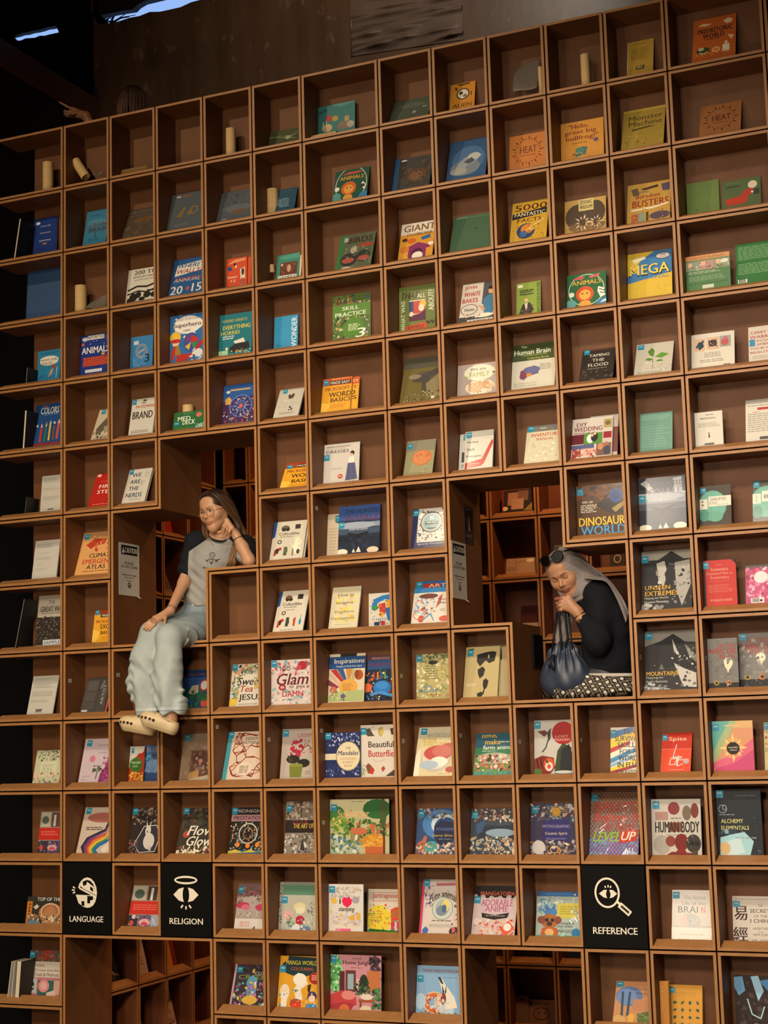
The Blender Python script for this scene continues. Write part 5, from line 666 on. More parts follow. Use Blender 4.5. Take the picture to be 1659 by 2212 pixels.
(11, 12, 3.7266, 0.1575, 0.2136, 0.2203, 7.68, 0.009, 0, 'd4ccc0', 'a8a298', 'n 6 5 98 9 aaa49a 2;K 9 17;t 18 36 30 30 4a2a28 易;t 16 80 34 30 4a2a28 經;t 62 20 10 4 6a645c THE;t 64 31 50 8 6a5a54 SECRETS;t 62 42 30 5 6a645c OF THE;t 64 52 50 8 6a5a54 I CHING;t 66 68 44 5 8a7e74 ANCIENT WISDOM;t 62 75 10 3 8a7e74 and;t 66 81 44 5 8a7e74 NEW SCIENCE;t 66 93 50 5 8a7e74 DR. JOSEPH', 0.0, 'white I CHING book with dark red chinese characters'),
(12, 0, -0.3523, 0.1498, 0.2239, 0.2592, 8.03, 0.01, 1, 'c4b4a8', 'a04a5c', 'r 0 0 100 24 5a4a44;K 8 10;e 56 10 26 12 9a3a2a;s 90 24 20 0 98 24 4 9 7a5a4c,3f5a6a,a86a4c;r 0 24 100 58 d0c4b4;t 30 32 34 6 6a544a Create;t 60 43 84 7 5a4a44 Cross stitching;t 56 52 76 7 5a4a44 Tools & Methods;r 0 58 100 100 b87a80;r 2 60 28 92 b8bcb8;t 12 76 18 20 2c3a30 e;r 32 64 80 96 3a6a5c;e 50 76 17 15 d89090;e 50 76 10 9 e0b0a8;r 82 64 98 94 d0a89c;r 0 96 100 100 a83a5c;p d8c0b0 60 90 84 84 90 98 60 99', 0.0, 'pink and green craft tools book in the lower left corner'),
(12, 4, 1.0017, 0.1014, 0.2345, 0.2291, 21.67, 0.01, 1, '3a2f3a', 'a08a9c', 'r 0 0 5 100 b89ab0;s 91 24 8 2 98 24 4 9 3a4a3c,4a3a4c,2a2a30,5a4a5c;p c8b060 46 12 52 8 54 20 46 18;t 56 29 86 10 7a8a44 CREEPY;t 70 20 30 8 b0a898 CUTE;K 14 12;e 50 42 14 16 5a98b0;p 6a8aa8 36 56 50 30 64 56 60 80 40 80;s 92 70 6 40 98 98 3 9 c86a9a,5aa8b0,8a4a8a,d8b84c,e0d0d8,4a7a5c,b04a6a,3a2a3a;e 50 82 20 10 d0a848;r 30 94 80 98 e0d8d4', 0.0, 'purple creepy cute colouring book full of small monsters'),
(12, 5, 1.3053, 0.072, 0.2485, 0.282, 12.5, 0.01, 1, 'd8a02c', 'b8862c', 'e 50 20 46 18 1f3a40;p 1f3a40 20 0 90 2 94 20 60 34 14 30;t 52 12 74 8 d8c84c MANGA WORLD;t 54 23 54 6 b8582c COLOURING;K 8 24;e 88 39 17 12 a83020;n 78 34 98 44 e0a890 3;p e4ddd0 44 30 60 34 70 50 54 60 60 78 44 80 38 60 46 48;e 50 42 16 12 e8e2d6;e 16 66 12 16 e0d4bc;p e4dccc 10 66 24 64 22 98 8 98;e 44 86 14 10 b8482c;p d8402c 34 88 54 84 60 99 32 99;p 3a2a2a 70 52 78 50 76 66 70 64;e 82 72 11 10 4a3a5a;e 82 76 8 7 e8c8b0;p 4a8ab8 70 86 92 84 98 99 64 99;s 93 24 2 60 98 98 2 6 c89028,f0c860,e8e0d0,3a8ab0;t 22 98 30 2 5a4020 GREAT STORIES', 0.0, 'yellow manga colouring book with white foxes'),
(12, 6, 1.6214, 0.072, 0.29, 0.2979, 4.26, 0.012, 2, 'c8909a', '3a2c34', 'e 8 30 12 34 5a9a5c;s 94 40 0 2 22 60 4 9 6ab06a,8ad08a,3a7a4a,c8e0b8;K 6 8;t 52 6 18 3 5a4a4c ARTHOUSE;t 52 14 56 9 4a2a34 Home Jungle;n 40 21 64 23 8a5a64 1;s 95 24 78 2 98 40 4 10 4a3c44,3a2a34,6a4a54;r 18 28 28 62 5c2c34;r 30 26 50 62 6a3a3c;r 34 32 46 58 9ab0b4;r 52 40 70 70 dcb4b0;r 72 26 98 60 c07848;e 66 48 9 16 2f3a2c;s 96 24 48 44 80 70 3 7 3a5a3a,2a3a2a,5a7a54;p c0484a 0 68 24 60 50 66 52 84 24 88 0 84;e 36 68 14 8 d88a84;p a83a40 0 84 24 80 48 82 40 94 0 94;r 56 74 88 79 a85a3c;r 58 78 62 92 8a4a30;r 82 78 86 92 8a4a30;e 72 70 12 5 e0d4c4;e 28 92 10 9 d0744a;p c86a44 22 98 26 84 34 98;e 70 92 12 8 d8ccb0;s 97 20 84 56 98 92 4 9 3a6a44,2f4a34,5a8a5a;r 0 94 8 99 e4dcd0;p d89a96 0 94 100 90 100 100 0 100', 0.0, 'pink home jungle book with a red sofa and plants'),
(12, 7, 2.0935, 0.0943, 0.2495, 0.253, 10.5, 0.008, 2, '8ab0d0', '6a90b0', 't 52 10 80 6 8a3a44 THE EPIC WORLD OF FOLKLORE;K 8 26;n 60 22 92 24 5a7a98 1;p e0dcd0 48 24 56 26 84 60 90 76 66 76;p 3a3a40 46 22 52 22 60 36 54 34;o 40 72 22 20 9 c8683c;o 40 72 24 22 3 e0b890;p dcccb8 46 54 62 56 66 80 56 92 46 74;p 4a4448 56 36 62 50 58 56;p 4a4448 66 34 66 52 62 54;e 60 64 6 12 8a3a34;e 70 84 14 14 b8d0dc;s 98 30 20 54 66 96 3 7 d8a070,e8d8c0,a8482c,c8cfd4;s 99 20 10 90 98 99 3 8 5a5a54,8a8478,c8c0b0;p e8dcc8 64 74 86 70 92 80 66 84;e 10 70 12 16 b0ccdc', 0.0, 'pale blue folklore book with a curled dragon'),
(12, 10, 3.1342, 0.072, 0.1972, 0.2272, 30.71, 0.008, 1, 'c08a5c', '8a6a4c', 'e 36 34 34 24 5a78a8;e 30 36 26 20 6a8ab8;K 10 8;t 66 18 56 7 5a4434 HYPOCRATS;t 72 27 40 7 5a4434 MAGIC;p 3a4a58 16 24 22 24 24 80 18 80;p 3a4a58 34 24 40 24 38 80 32 78;r 46 40 100 66 b8825c;n 50 34 96 36 8a6a50 1;e 84 84 24 18 5a6a34;s 100 20 62 74 98 98 4 9 6a7a3c,46562c,7a8a4a;p d8a83c 36 78 46 72 54 78 50 94 40 94;e 14 90 18 14 c8a064;r 0 96 100 100 8a7a44', 0.005, 'tan book with a blue moon and tall bare trunks'),
(12, 11, 3.3976, 0.1344, 0.1625, 0.1934, 12.43, 0.02, 0, 'd49a34', 'b07a2c', 'K 10 14;t 52 20 64 6 b08a3c REMEDY;G 18 44 86 98 4 4 2f5a44;n 20 26 80 28 b88a34 1', 0.006, 'golden yellow hardback with a grid of green leaf shapes'),
(12, 11, 3.3745, 0.072, 0.0426, 0.2198, 3.13, 0.024, 0, 'c08434', 'b07a2c', 'v 30 40 60 14 d8b070 SIMPLES', 0.018, 'golden spine standing sideways beside the leaf-grid hardback'),
(12, 12, 3.7133, 0.1703, 0.198, 0.246, 3.19, 0.012, 2, '3a2f2c', '2a2220', 's 101 30 2 4 98 96 6 16 4a3c38,5a4a48,2f2624;p 7ab0d8 0 4 20 2 26 30 10 40 0 24;p a8d0e8 40 2 58 0 70 30 56 50;p 5a98d0 60 10 98 4 98 24 80 30;l b8d8e8 3 30 46 40 76 60 84 70 60;t 70 97 50 7 b8a8b0 Phantom', 0.013, 'dark book under a shiny blue reflecting wrap in the lower right corner'),  # blue shapes are reflections of the wrap painted on the cover
]


# ---------------------------------------------------------------- measures of the shelf wall
PITCH = 0.3957732
Z0 = 5.6008253
XS = {0: -0.478, 1: 0.0, 2: 0.326, 3: 0.6444, 4: 0.9661, 5: 1.2853, 6: 1.6014, 7: 2.0732, 8: 2.3931, 9: 2.7119, 10: 3.0328, 11: 3.3545, 12: 3.6773, 13: 4.1728, 14: 4.493}
T, G, D, DT = 0.014, 0.004, 0.20, 0.46
zr = lambda r: Z0 - PITCH * r

# ---------------------------------------------------------------- the room
def plane_poly(name, pts, m, thick, axis=1):
    """outline polygon (x, z) made into a slab from y to y + thick"""
    return pts

M_FLOOR = noise_mat('concrete_floor', '4a4038', '5a4f45', 3, rough=0.5)
M_CEIL = noise_mat('dark_roof_sheet', '1b1511', '241c17', 2, (8, 1, 1), 0.7)
M_DARK = noise_mat('black_painted_wall', '0d0b0a', '131010', 3, (3, 3, 0.3), 0.75)
M_ROOM = noise_mat('room_wall_paint', '4a3728', '553f2e', 2, rough=0.8)

def wall_material():
    m = noise_mat('worn_brown_plaster', '493322', '5a412e', 3, (2.5, 1, 0.5), 0.38, 0.10, 8, 0.5)
    nt = m.node_tree
    b = nt.nodes['Principled BSDF']
    src = b.inputs['Base Color'].links[0].from_socket
    tc = nt.nodes.new('ShaderNodeTexCoord')
    mp = nt.nodes.new('ShaderNodeMapping')
    mp.inputs['Scale'].default_value = (3, 1, 1.6)
    nz = nt.nodes.new('ShaderNodeTexNoise')
    nz.inputs['Scale'].default_value = 4
    nz.inputs['Detail'].default_value = 9
    cr = nt.nodes.new('ShaderNodeValToRGB')
    cr.color_ramp.elements[0].position = 0.62
    cr.color_ramp.elements[1].position = 0.76
    cr.color_ramp.elements[1].color = (0.7, 0.7, 0.7, 1)
    mx = nt.nodes.new('ShaderNodeMix')
    mx.data_type = 'RGBA'
    mx.inputs[7].default_value = hexc('8a6e56')
    nt.links.new(tc.outputs['Object'], mp.inputs[0])
    nt.links.new(mp.outputs[0], nz.inputs['Vector'])
    nt.links.new(nz.outputs[0], cr.inputs[0])
    nt.links.new(cr.outputs[0], mx.inputs[0])
    nt.links.new(src, mx.inputs[6])
    nt.links.new(mx.outputs[2], b.inputs['Base Color'])
    return m
M_PLASTER = wall_material()

def slab(name, x0, y0, z0, x1, y1, z1, m):
    b = MB()
    b.box(x0, y0, z0, x1, y1, z1)
    return struct(b.build(name, m))
slab('floor', -7, -13, -0.1, 10, 5, 0, M_FLOOR)
slab('ceiling', -7, -13, 9.3, 10, 5, 9.4, M_CEIL)
slab('wall_right', 9.5, -13, 0, 9.6, 5, 9.3, M_ROOM)
slab('wall_front', -7, -12.6, 0, 9.5, -12.5, 9.3, M_ROOM)
slab('wall_left', -1.36, -12.5, 0, -1.26, 2.2, 6.64, M_DARK)
slab('wall_side', -6.6, -12.5, 0, -6.5, 4.3, 9.3, M_DARK)

def saw(x0, z0, x1, z1, n, amp, seed):
    rg = random.Random(seed)
    return [(x0 + (x1 - x0) * i / n, z0 + (z1 - z0) * i / n + (rg.uniform(-amp, amp) if 0 < i < n else 0)) for i in range(n + 1)]

def pz(px, py, Y):
    p = at(px, py, Y)
    return (p[0], p[2])
YB = 2.2
lo0, lo1 = pz(214, 55, YB), pz(424, -1, YB)
dx = (lo1[1] - lo0[1]) / (lo1[0] - lo0[0])
hi0 = pz(196, 22, YB)
xr_ = 8.0
b = MB()      # the worn wall, its top edge ragged under the open eave
b.prism([(-1.26, 4.45), (9.5, 4.45), (9.5, lo0[1]), (3.0, lo0[1])] + saw(3.0, lo0[1], lo0[0], lo0[1], 46, 0.012, 3)[1:] + [hi0, (hi0[0], 9.3), (-1.26, 9.3)], YB, YB + 0.06)
struct(b.build('wall_back', M_PLASTER))
b = MB()
YT = YB + 0.01
top = [pz(196, 25, YT), pz(216, 33, YT), pz(250, 26, YT), pz(287, 20, YT), pz(296, 11, YT), pz(310, 3, YT), pz(360, -9, YT), pz(430, -28, YT)]
top += saw(top[-1][0], top[-1][1], 3.0, top[-1][1] + 0.03, 14, 0.008, 5)[1:]
b.prism([(hi0[0], 9.3)] + top + [(9.5, top[-1][1]), (9.5, 9.3)], YB + 0.01, YB + 0.07)
struct(b.build('trim_1', M_CEIL))
Y2 = 2.62
q = [pz(25, 77, Y2), pz(121, 55, Y2), pz(127, 70, Y2), pz(35, 88, Y2)]
b = MB()      # dark wall further left, with a slot of daylight
b.prism([(-6.5, 4.45), (-1.49, 4.45), (-1.49, q[2][1]), q[2]] + saw(q[2][0], q[2][1], q[3][0], q[3][1], 9, 0.006, 9)[1:-1] + [q[3], (-6.5, q[3][1])], Y2, Y2 + 0.05)
b.prism([(-6.5, q[3][1]), q[3], q[0], (-6.5, q[0][1])], Y2, Y2 + 0.05)
b.prism([q[2], (-1.49, q[2][1]), (-1.49, q[1][1]), q[1]], Y2, Y2 + 0.05)
b.prism([(-6.5, q[0][1]), q[0]] + saw(q[0][0], q[0][1], q[1][0], q[1][1], 9, 0.003, 8)[1:-1] + [q[1], (-1.49, q[1][1]), (-1.49, 9.3), (-6.5, 9.3)], Y2, Y2 + 0.05)
struct(b.build('wall_far', M_CEIL))
slab('wall_rear', -0.3, 2.069, 0, 9.5, 2.16, 4.3, M_ROOM)
slab('wall_inner', -0.3, 0.47, 0, -0.2085, 2.07, 4.3, M_DARK)
slab('wall_rear_left', -6.5, 2.205, 0, -0.2, 2.26, 4.45, M_DARK)
slab('trim_3', -6.5, 2.2, 4.40, -1.26, 2.62, 4.45, M_DARK)
slab('trim_2', -0.3, DT + 0.02, 4.30, 9.5, YB, 4.45, M_ROOM)     # upper walkway behind the shelf

# roof beam on the left wall
M_BEAM = noise_mat('brown_beam', '4a2a16', '573319', 4, (1, 0.3, 1), 0.6)
b = MB()
b.box(-1.40, -12.4, 6.64, -1.20, YB, 6.81)
tag(b.build('roof_beam', M_BEAM), 'long brown roof beam running above the dark left wall', 'beam')

# the creased sheet pasted on the wall
M_SHEET = noise_mat('creased_brown_sheet', '55443a', '665447', 6, rough=0.38)
b = MB()
p0, p1, p2, p3 = pz(763, 122, YB), pz(1002, 86, YB), pz(1010, -30, YB), pz(765, -14, YB)
NX, NZ = 60, 60
rg = random.Random(4)
folds = [(rg.uniform(0, 1), rg.uniform(0, 1), rg.uniform(0.03, 0.09), rg.uniform(0.1, 0.45)) for k in range(26)]
def sheet_y(u, v):
    y = YB - 0.006
    for fu, fv, fw, fl in folds:
        d = (v - fv - 0.22 * (u - fu)) / fw
        e = max(0, 1 - abs(u - fu) / fl)
        y -= 0.022 * math.exp(-d * d * 4) * e
    return y
idx = {}
for i in range(NX + 1):
    for j in range(NZ + 1):
        u, v = i / NX, j / NZ
        x = p0[0] * (1 - u) + p1[0] * u
        z = (p0[1] * (1 - u) + p1[1] * u) * (1 - v) + (p3[1] * (1 - u) + p2[1] * u) * v
        idx[i, j] = len(b.v)
        b.v.append((x, sheet_y(u, v), z))
for i in range(NX):
    for j in range(NZ):
        b.f.append((idx[i, j], idx[i + 1, j], idx[i + 1, j + 1], idx[i, j + 1]))
        b.m.append(0)
        b.c.append(None)
ed = [(p0, p1), (p1, p2), (p2, p3), (p3, p0)]
b.box(p0[0] - 0.012, YB - 0.012, p0[1], p0[0], YB - 0.001, p3[1])
tag(b.build('wall_sheet', M_SHEET, None, True), 'creased brown sheet fixed on the worn wall above the shelf', 'wall sheet')

# bare twigs seen through the open eave
M_TWIG = mat('dark_twig', '1a1512', 0.9)
b = MB()
rg = random.Random(12)
base = Vector(at(235, 60, 3.4))
for k in range(26):
    p = Vector(at(rg.uniform(206, 232), rg.uniform(40, 62), 3.4))
    e = Vector(at(rg.uniform(215, 296), rg.uniform(8, 40), 3.4))
    m_ = (p + e) / 2 + Vector((rg.uniform(-.05, .05), rg.uniform(-.1, .1), rg.uniform(-.03, .05)))
    b.tube([base + Vector((-.3, 0, -.35)), p, m_, e], [0.012, 0.007, 0.005, 0.003], 5)
tag(b.build('tree_branch', M_TWIG), 'bare dark tree branches outside, seen through the roof gap', 'branch')


# ---------------------------------------------------------------- display cubbies
def cubby(x0, x1, ztop, zbot, label, group, m=None, open_left=False, back_x=None, no_tag=True, xf=None, tagz=None):
    """one box of the wall; x0..x1, zbot..ztop are the cell lines"""
    m = m or M_WOOD
    a, e = x0 + G, x1 - G
    lo, hi = zbot + G, ztop - G
    w, h = e - a, hi - lo
    t = thing('display_cubby', label, 'shelf', (a, 0, lo), group=group)
    if not open_left:
        s = MB()
        s.box(0, 0, T, T, D, h - T, 0, 1)
        s.build('side_panel', [m, M_EDGE], t)
    s = MB()
    s.box(w - T, 0, T, w, D, h - T, 0, 1)
    s.build('side_panel', [m, M_EDGE], t)
    s = MB()
    s.box(0, 0, h - T, w, D, h, 0, 1)
    s.build('top_panel', [m, M_EDGE], t)
    s = MB()
    s.box(0, 0, 0, w, D, T, 0, 1)
    s.build('bottom_panel', [m, M_EDGE], t)
    s = MB()
    s.box((back_x - a) if back_x is not None else 0, D, 0, w, D + 0.008, h)
    s.build('back_panel', M_BACK if m is M_WOOD else m, t)
    s = MB()      # sloping ledge strip that stops the books
    u0, u1 = (0 if open_left else T) + 0.002, w - T - 0.002
    pr = [(0.004, T), (0.060, T + 0.026), (0.066, T + 0.026), (0.066, T)]
    n = 4
    s.v = [(u0 + (0.0 if k in (0, 3) else 0.004), y, z) for k, (y, z) in enumerate(pr)] + [(u1 - (0.0 if k in (0, 3) else 0.004), y, z) for k, (y, z) in enumerate(pr)]
    s.f = [(0, 4, 5, 1), (1, 5, 6, 2), (2, 6, 7, 3), (0, 1, 2, 3), (7, 6, 5, 4), (3, 7, 4, 0)]
    s.m = [0] * 6
    s.c = [None] * 6
    s.build('ledge_strip', M_EDGE, t)
    if tagz:
        s = MB()
        tz = h * tagz
        s.face([(T + 0.0008, 0.028, tz), (T + 0.0008, 0.060, tz), (T + 0.0008, 0.060, tz + 0.02), (T + 0.0008, 0.028, tz + 0.02)], 0)
        for k in range(3):
            s.face([(T + 0.0012, 0.032, tz + 0.004 + k * .005), (T + 0.0012, 0.055, tz + 0.004 + k * .005), (T + 0.0012, 0.055, tz + 0.006 + k * .005), (T + 0.0012, 0.032, tz + 0.006 + k * .005)], 1)
        s.build('label_sticker', [M_WHITE, M_BLACK], t)
    if xf is not None:
        t.matrix_world = xf @ Matrix.Translation((a, 0, lo))
    return t

OPEN = {(5, 3), (5, 4), (6, 2), (6, 3), (6, 4), (7, 2), (7, 3),
        (6, 8), (6, 9), (7, 8), (7, 9), (7, 10), (8, 9), (8, 10),
        (12, 1), (12, 2), (12, 3), (13, 1), (13, 2), (13, 3), (12, 8), (12, 9), (13, 8), (13, 9)}
SIGNS = {(11, 1), (11, 3), (11, 10)}
NAMES = {}
for q in BOOKS:
    NAMES.setdefault((q[0], q[1]), q[13])
NAMES.update({
    (0, 0): '*wooden cubby with one upright tube at the left end of the top row',
    (0, 1): '*wooden cubby with one tilted cardboard tube in the top row',
    (0, 3): '*completely empty wooden cubby in the top row',
    (0, 4): '*wooden cubby with a single upright tube left of the dark olive book',
    (0, 9): '*wooden cubby with a grey plastic sheet in the top row',
    (0, 10): '*wooden cubby with a single upright tube left of the small yellow paperback',
    (0, 13): '*topmost wooden cubby cut off by the right photo edge',
    (1, 13): '*wooden cubby cut off by the right photo edge, second from the top',
    (2, 1): '*wooden cubby with a fat upright tube and a grey sleeve',
    (7, 4): '*empty wooden cubby beside the seated woman in jeans',
    (8, 2): '*empty wooden cubby right behind the hanging jeans legs',
    (13, 0): '*wooden cubby at the bottom left, only its top board in view',
    (13, 4): '*wooden cubby below the purple monster book, only its top board in view',
    (13, 5): '*wooden cubby below the yellow manga book, only its top board in view',
    (13, 6): '*wide wooden cubby below the pink jungle book, only its top board in view',
    (13, 7): '*wooden cubby below the folklore book, only its top board in view'})
TAGGED = {(8, 1): .55, (8, 2): .6, (9, 4): .82, (9, 5): .62, (9, 6): .72, (9, 7): .55, (9, 8): .6, (9, 9): .5, (9, 10): .5, (6, 6): .75, (8, 11): .5, (8, 12): .45, (8, 7): .4, (10, 6): .5}
for r in range(14):
    for c in range(14):
        if (r, c) in OPEN or (r, c) in SIGNS or (r, c) not in NAMES:
            continue
        n = NAMES[r, c]
        lab = n[1:] if n[0] == '*' else 'wooden cubby holding the ' + n
        cubby(XS[c], XS[c + 1], zr(r), zr(r + 1), ' '.join(lab.split()[:16]), 'cubbies of the big shelf wall',
              open_left=(c == 0), back_x=-0.352 if c == 0 else None, tagz=TAGGED.get((r, c)))

# ---------------------------------------------------------------- linings of the openings
def lining(label, cells, mouth):
    t = thing('opening_lining', label, 'opening', (0, 0, 0))
    S_ = set(cells)
    isopen = lambda r, c: (r, c) in S_
    def panel(x0, z0, x1, z1):
        s = MB()
        s.box(x0, 0, z0, x1, DT, z1, 0, 1)
        s.build('lining_board', [M_WOOD, M_EDGE], t)
    rows = sorted({r for r, c in S_})
    for r in rows:                                   # level boards
        cols = sorted(c for rr, c in S_ if rr == r)
        for side in (0, 1):
            run = []
            for c in cols + [None]:
                free = c is not None and not isopen(r - 1 if side == 0 else r + 1, c)
                if free and side == 1 and r == 13:
                    free = False
                if free and (not run or run[-1] == c - 1):
                    run.append(c)
                    continue
                if run:
                    x0 = XS[run[0]] - G - T if isopen(r, run[0] - 1) else XS[run[0]] + G
                    x1 = XS[run[-1] + 1] + G + T if isopen(r, run[-1] + 1) else XS[run[-1] + 1] - G
                    if side == 0:
                        panel(x0, zr(r) - G - T, x1, zr(r) - G)
                    else:
                        panel(x0, zr(r + 1) + G, x1, zr(r + 1) + G + T)
                run = [c] if free else []
    for c in sorted({c for r, c in S_}):             # upright boards
        rws = sorted(r for r, cc in S_ if cc == c)
        for side in (-1, 1):
            run = []
            for r in rws + [None]:
                free = r is not None and not isopen(r, c + side)
                if free and (not run or run[-1] == r - 1):
                    run.append(r)
                    continue
                if run:
                    ztop = zr(run[0]) + G if isopen(run[0] - 1, c) else zr(run[0]) - G - T
                    zbot = zr(run[-1] + 1) - G if isopen(run[-1] + 1, c) else (zr(run[-1] + 1) + G + T if run[-1] < 13 else 0.0)
                    x0 = XS[c] + G if side == -1 else XS[c + 1] - G - T
                    panel(x0, zbot, x0 + T, ztop)
                run = [r] if free else []
    return t
lining('stepped wooden opening around the seated woman in jeans', [k for k in OPEN if k[0] < 10 and k[1] < 6], 0)
lining('stepped wooden opening around the seated woman in a grey headscarf', [k for k in OPEN if k[0] < 10 and k[1] > 6], 0)
lining('tall wooden opening under the two left black signs', [k for k in OPEN if k[0] > 10 and k[1] < 6], 0)
lining('tall wooden opening at the bottom between the folklore book and the moon book', [k for k in OPEN if k[0] > 10 and k[1] > 6], 0)

# ---------------------------------------------------------------- shelves of the room behind
side_xf = Matrix.Translation((0.0, 0, 0)) @ Matrix.Rotation(math.radians(90), 4, 'Z')     # faces +x, its run along +y
ylines = [0.476, 0.785, 1.105, 1.425, 1.80]
where_side = ['nearest the opening', 'second from the opening', 'third from the opening', 'deepest in the room']
def side_shelf(rows, names, grp, nm):
    for k, r in enumerate(rows):
        for i in range(4):
            cubby(ylines[i], ylines[i + 1], zr(r), zr(r + 1), '%s cubby, inner side shelf %s, %s' % (names[k], nm, where_side[i]), grp, M_DIM, xf=side_xf)
side_shelf((4, 5, 6, 7), ('highest', 'second highest', 'third', 'lowest'), 'cubbies of the inner side shelf', 'behind the woman in jeans')
side_shelf((12, 13), ('upper', 'lower'), 'low cubbies of the inner side shelf', 'under the black signs')
back_xf = Matrix.Translation((0, 1.86, 0.03))
def back_shelf(rows, xl, names, wh, grp, nm):
    for k, r in enumerate(rows):
        for i in range(len(xl) - 1):
            cubby(xl[i], xl[i + 1], zr(r), zr(r + 1), '%s inner cubby %s, %s' % (names[k], nm, wh[i]), grp, M_DIM, xf=back_xf)
back_shelf((4, 5, 6), [0.02, 0.22, 0.545, 0.87], ('top row', 'middle row', 'bottom row'), ('narrow left one', 'middle one', 'right one'), 'inner cubbies behind the woman in jeans', 'behind the woman in jeans')
back_shelf((5, 6, 7, 8), [1.64, 1.965, 2.285, 2.61, 2.93, 3.25], ('top row', 'second row', 'third row', 'lowest row'), ('leftmost', 'second from left', 'middle', 'fourth from left', 'rightmost'), 'inner cubbies behind the woman in the headscarf', 'behind the headscarf woman')
back_shelf((12, 13), [1.64, 1.965, 2.285, 2.61, 2.93], ('upper', 'lower'), ('leftmost', 'second from left', 'third from left', 'rightmost'), 'inner cubbies in the low opening', 'in the low right opening')

# ---------------------------------------------------------------- black subject signs
def sign(c, r, word, kind):
    x0, x1, z0, z1 = XS[c] + 0.003, XS[c + 1] - 0.003, zr(r + 1) + 0.003, zr(r) - 0.003
    w, h = x1 - x0, z1 - z0
    t = thing('subject_sign', 'black panel with a white %s and the word %s' % (kind, word), 'sign', (x0, -0.006, z0), group='black subject signs')
    b = MB()
    b.box(0, 0, 0, w, D, h)
    b.build('panel', M_BLACK, t)
    cr = (0.80, 0.74, 0.60, 1)
    b = MB()
    A = Art(b, w, h)
    wd = {'LANGUAGE': 70, 'RELIGION': 66, 'REFERENCE': 70}[word]
    A.k = 1
    A.text(50, 79, wd, 8.2, cr, word)
    b.build('lettering', M_TAG, t)
    b = MB()
    A = Art(b, w, h)
    ink, blk = 'e8dfca', '080605'
    if word == 'LANGUAGE':
        A.run('e 52 42 20 24 %s;e 52 42 16.5 20 %s;p %s 34 30 50 26 66 34 70 46 60 44 44 37;p %s 42 27 52 25 50 31 44 33;p %s 58 33 64 36 64 41 58 38;p %s 18 35 44 36.5 70 45.5 68 47.5 30 45;p %s 20 30 33 33 33 47 20 47' % (ink, blk, ink, blk, blk, blk, blk))
        A.run('l %s 3 36 36 68 47;p %s 28 45 70 46 69 54 64 60 56 63 44 62 34 57;p %s 52 46.5 64 47 64 52 58 53 58 57 52 57;p %s 40 54 46 54 46 61 40 60;l %s 2.4 22 34 27 36;l %s 2.4 20 38.5 26 39;l %s 2.4 22 43 27 41.5' % (ink, ink, blk, blk, ink, ink, ink))
    if word == 'RELIGION':
        A.run('o 50 23 23 6.5 3.5 %s;p %s 25 43 36 35 46 33 44 38 43.5 43 44 48 46 53 36 51;p %s 75 43 64 35 54 33 56 38 56.5 43 56 48 54 53 64 51;l %s 3 44 57 40 61;l %s 3 50 58.5 50 63;l %s 3 56 57 60 61' % ((ink,) * 6))
    if word == 'REFERENCE':
        A.run('o 40 33 20 21 3 %s;p %s 27 34 35 29.5 40 29.5 38.2 34 38.6 37 40 39.5 34 38.5;p %s 56 34 49 29.5 43.5 29.5 45.4 34 45 37 43.5 39.5 49 38.5;l %s 2 37 24.5 38 27;l %s 2 42 23.5 42 26.5;l %s 2 46.5 24.5 45.5 27;l %s 4 54 43 60 47;l %s 9 58.5 47 75 58.5;l %s 3.6 61 48.8 73 57' % (ink, ink, ink, ink, ink, ink, ink, ink, blk))
    b.build('pictogram', M_TAG, t)
sign(1, 11, 'LANGUAGE', 'speaking globe')
sign(3, 11, 'RELIGION', 'eye under a halo')
sign(10, 11, 'REFERENCE', 'eye in a magnifying glass')

# ---------------------------------------------------------------- notices on the opening walls
def notice(c, corners, label, dark=False):
    """corners: four photo points tl, tr, br, bl on the opening's left wall"""
    X = XS[c] + G + T + 0.0015
    p = [atx(x, y, X) for x, y in corners]
    y0, y1 = np.mean([p[0][1], p[3][1]]), np.mean([p[1][1], p[2][1]])
    z1, z0 = np.mean([p[0][2], p[1][2]]), np.mean([p[2][2], p[3][2]])
    w, h = y1 - y0, z1 - z0
    b = MB()
    A = Art(b, w, h)
    if dark:
        b.box(0, 0, 0, w, 0.004, h, col=hexc('17120f'))
        A.run('l 6a5a46 2 4 3 96 3 96 97 4 97 4 3;n 18 8 80 12 8a7a62 1;e 50 42 22 24 3a2a1c;e 52 40 9 16 8a6a44;p a8865a 46 52 58 52 62 66 42 66;l 6a5a46 1.5 10 70 90 70;n 14 75 86 86 8a7a62 3;n 24 90 76 93 8a7a62 1')
    else:
        n = len(b.v)
        b.box(0, 0, 0, w, 0.0012, h, col=hexc('c9c1b4'))
        A.run('r 11 4 90 22 191513;p e8e0d0 15 19 21 7 27 19;t 58 13 58 10 e8e0d0 CAUTION;r 20.3 11 21.7 15 191513;t 50 38 42 5 2a2420 PLEASE;t 50 45 78 5 2a2420 DO NOT CLIMB;n 14 60 86 63 4a423a 1;n 28 65 74 67 4a423a 1;n 38 71 64 73 4a423a 1;o 50 80 8 7 3 4a423a;r 44 79 56 85 6a625a')
        b.face([(w - 0.03, -0.0008, 0), (w, -0.0008, 0), (w + 0.004, -0.012, -0.012), (w - 0.02, -0.008, -0.008)], 0, hexc('d8d0c2'))
    o = b.build('framed_notice' if dark else 'caution_notice', M_MATTE)
    o.matrix_world = Matrix.Translation((X, y0, z0)) @ Matrix.Rotation(math.radians(90), 4, 'Z')
    tag(o, label, 'notice', None if dark else 'white caution notices')
notice(2, ((256, 1172), (301, 1177), (301, 1289), (258, 1285)), 'white CAUTION please do not climb sheet left of the woman in jeans')
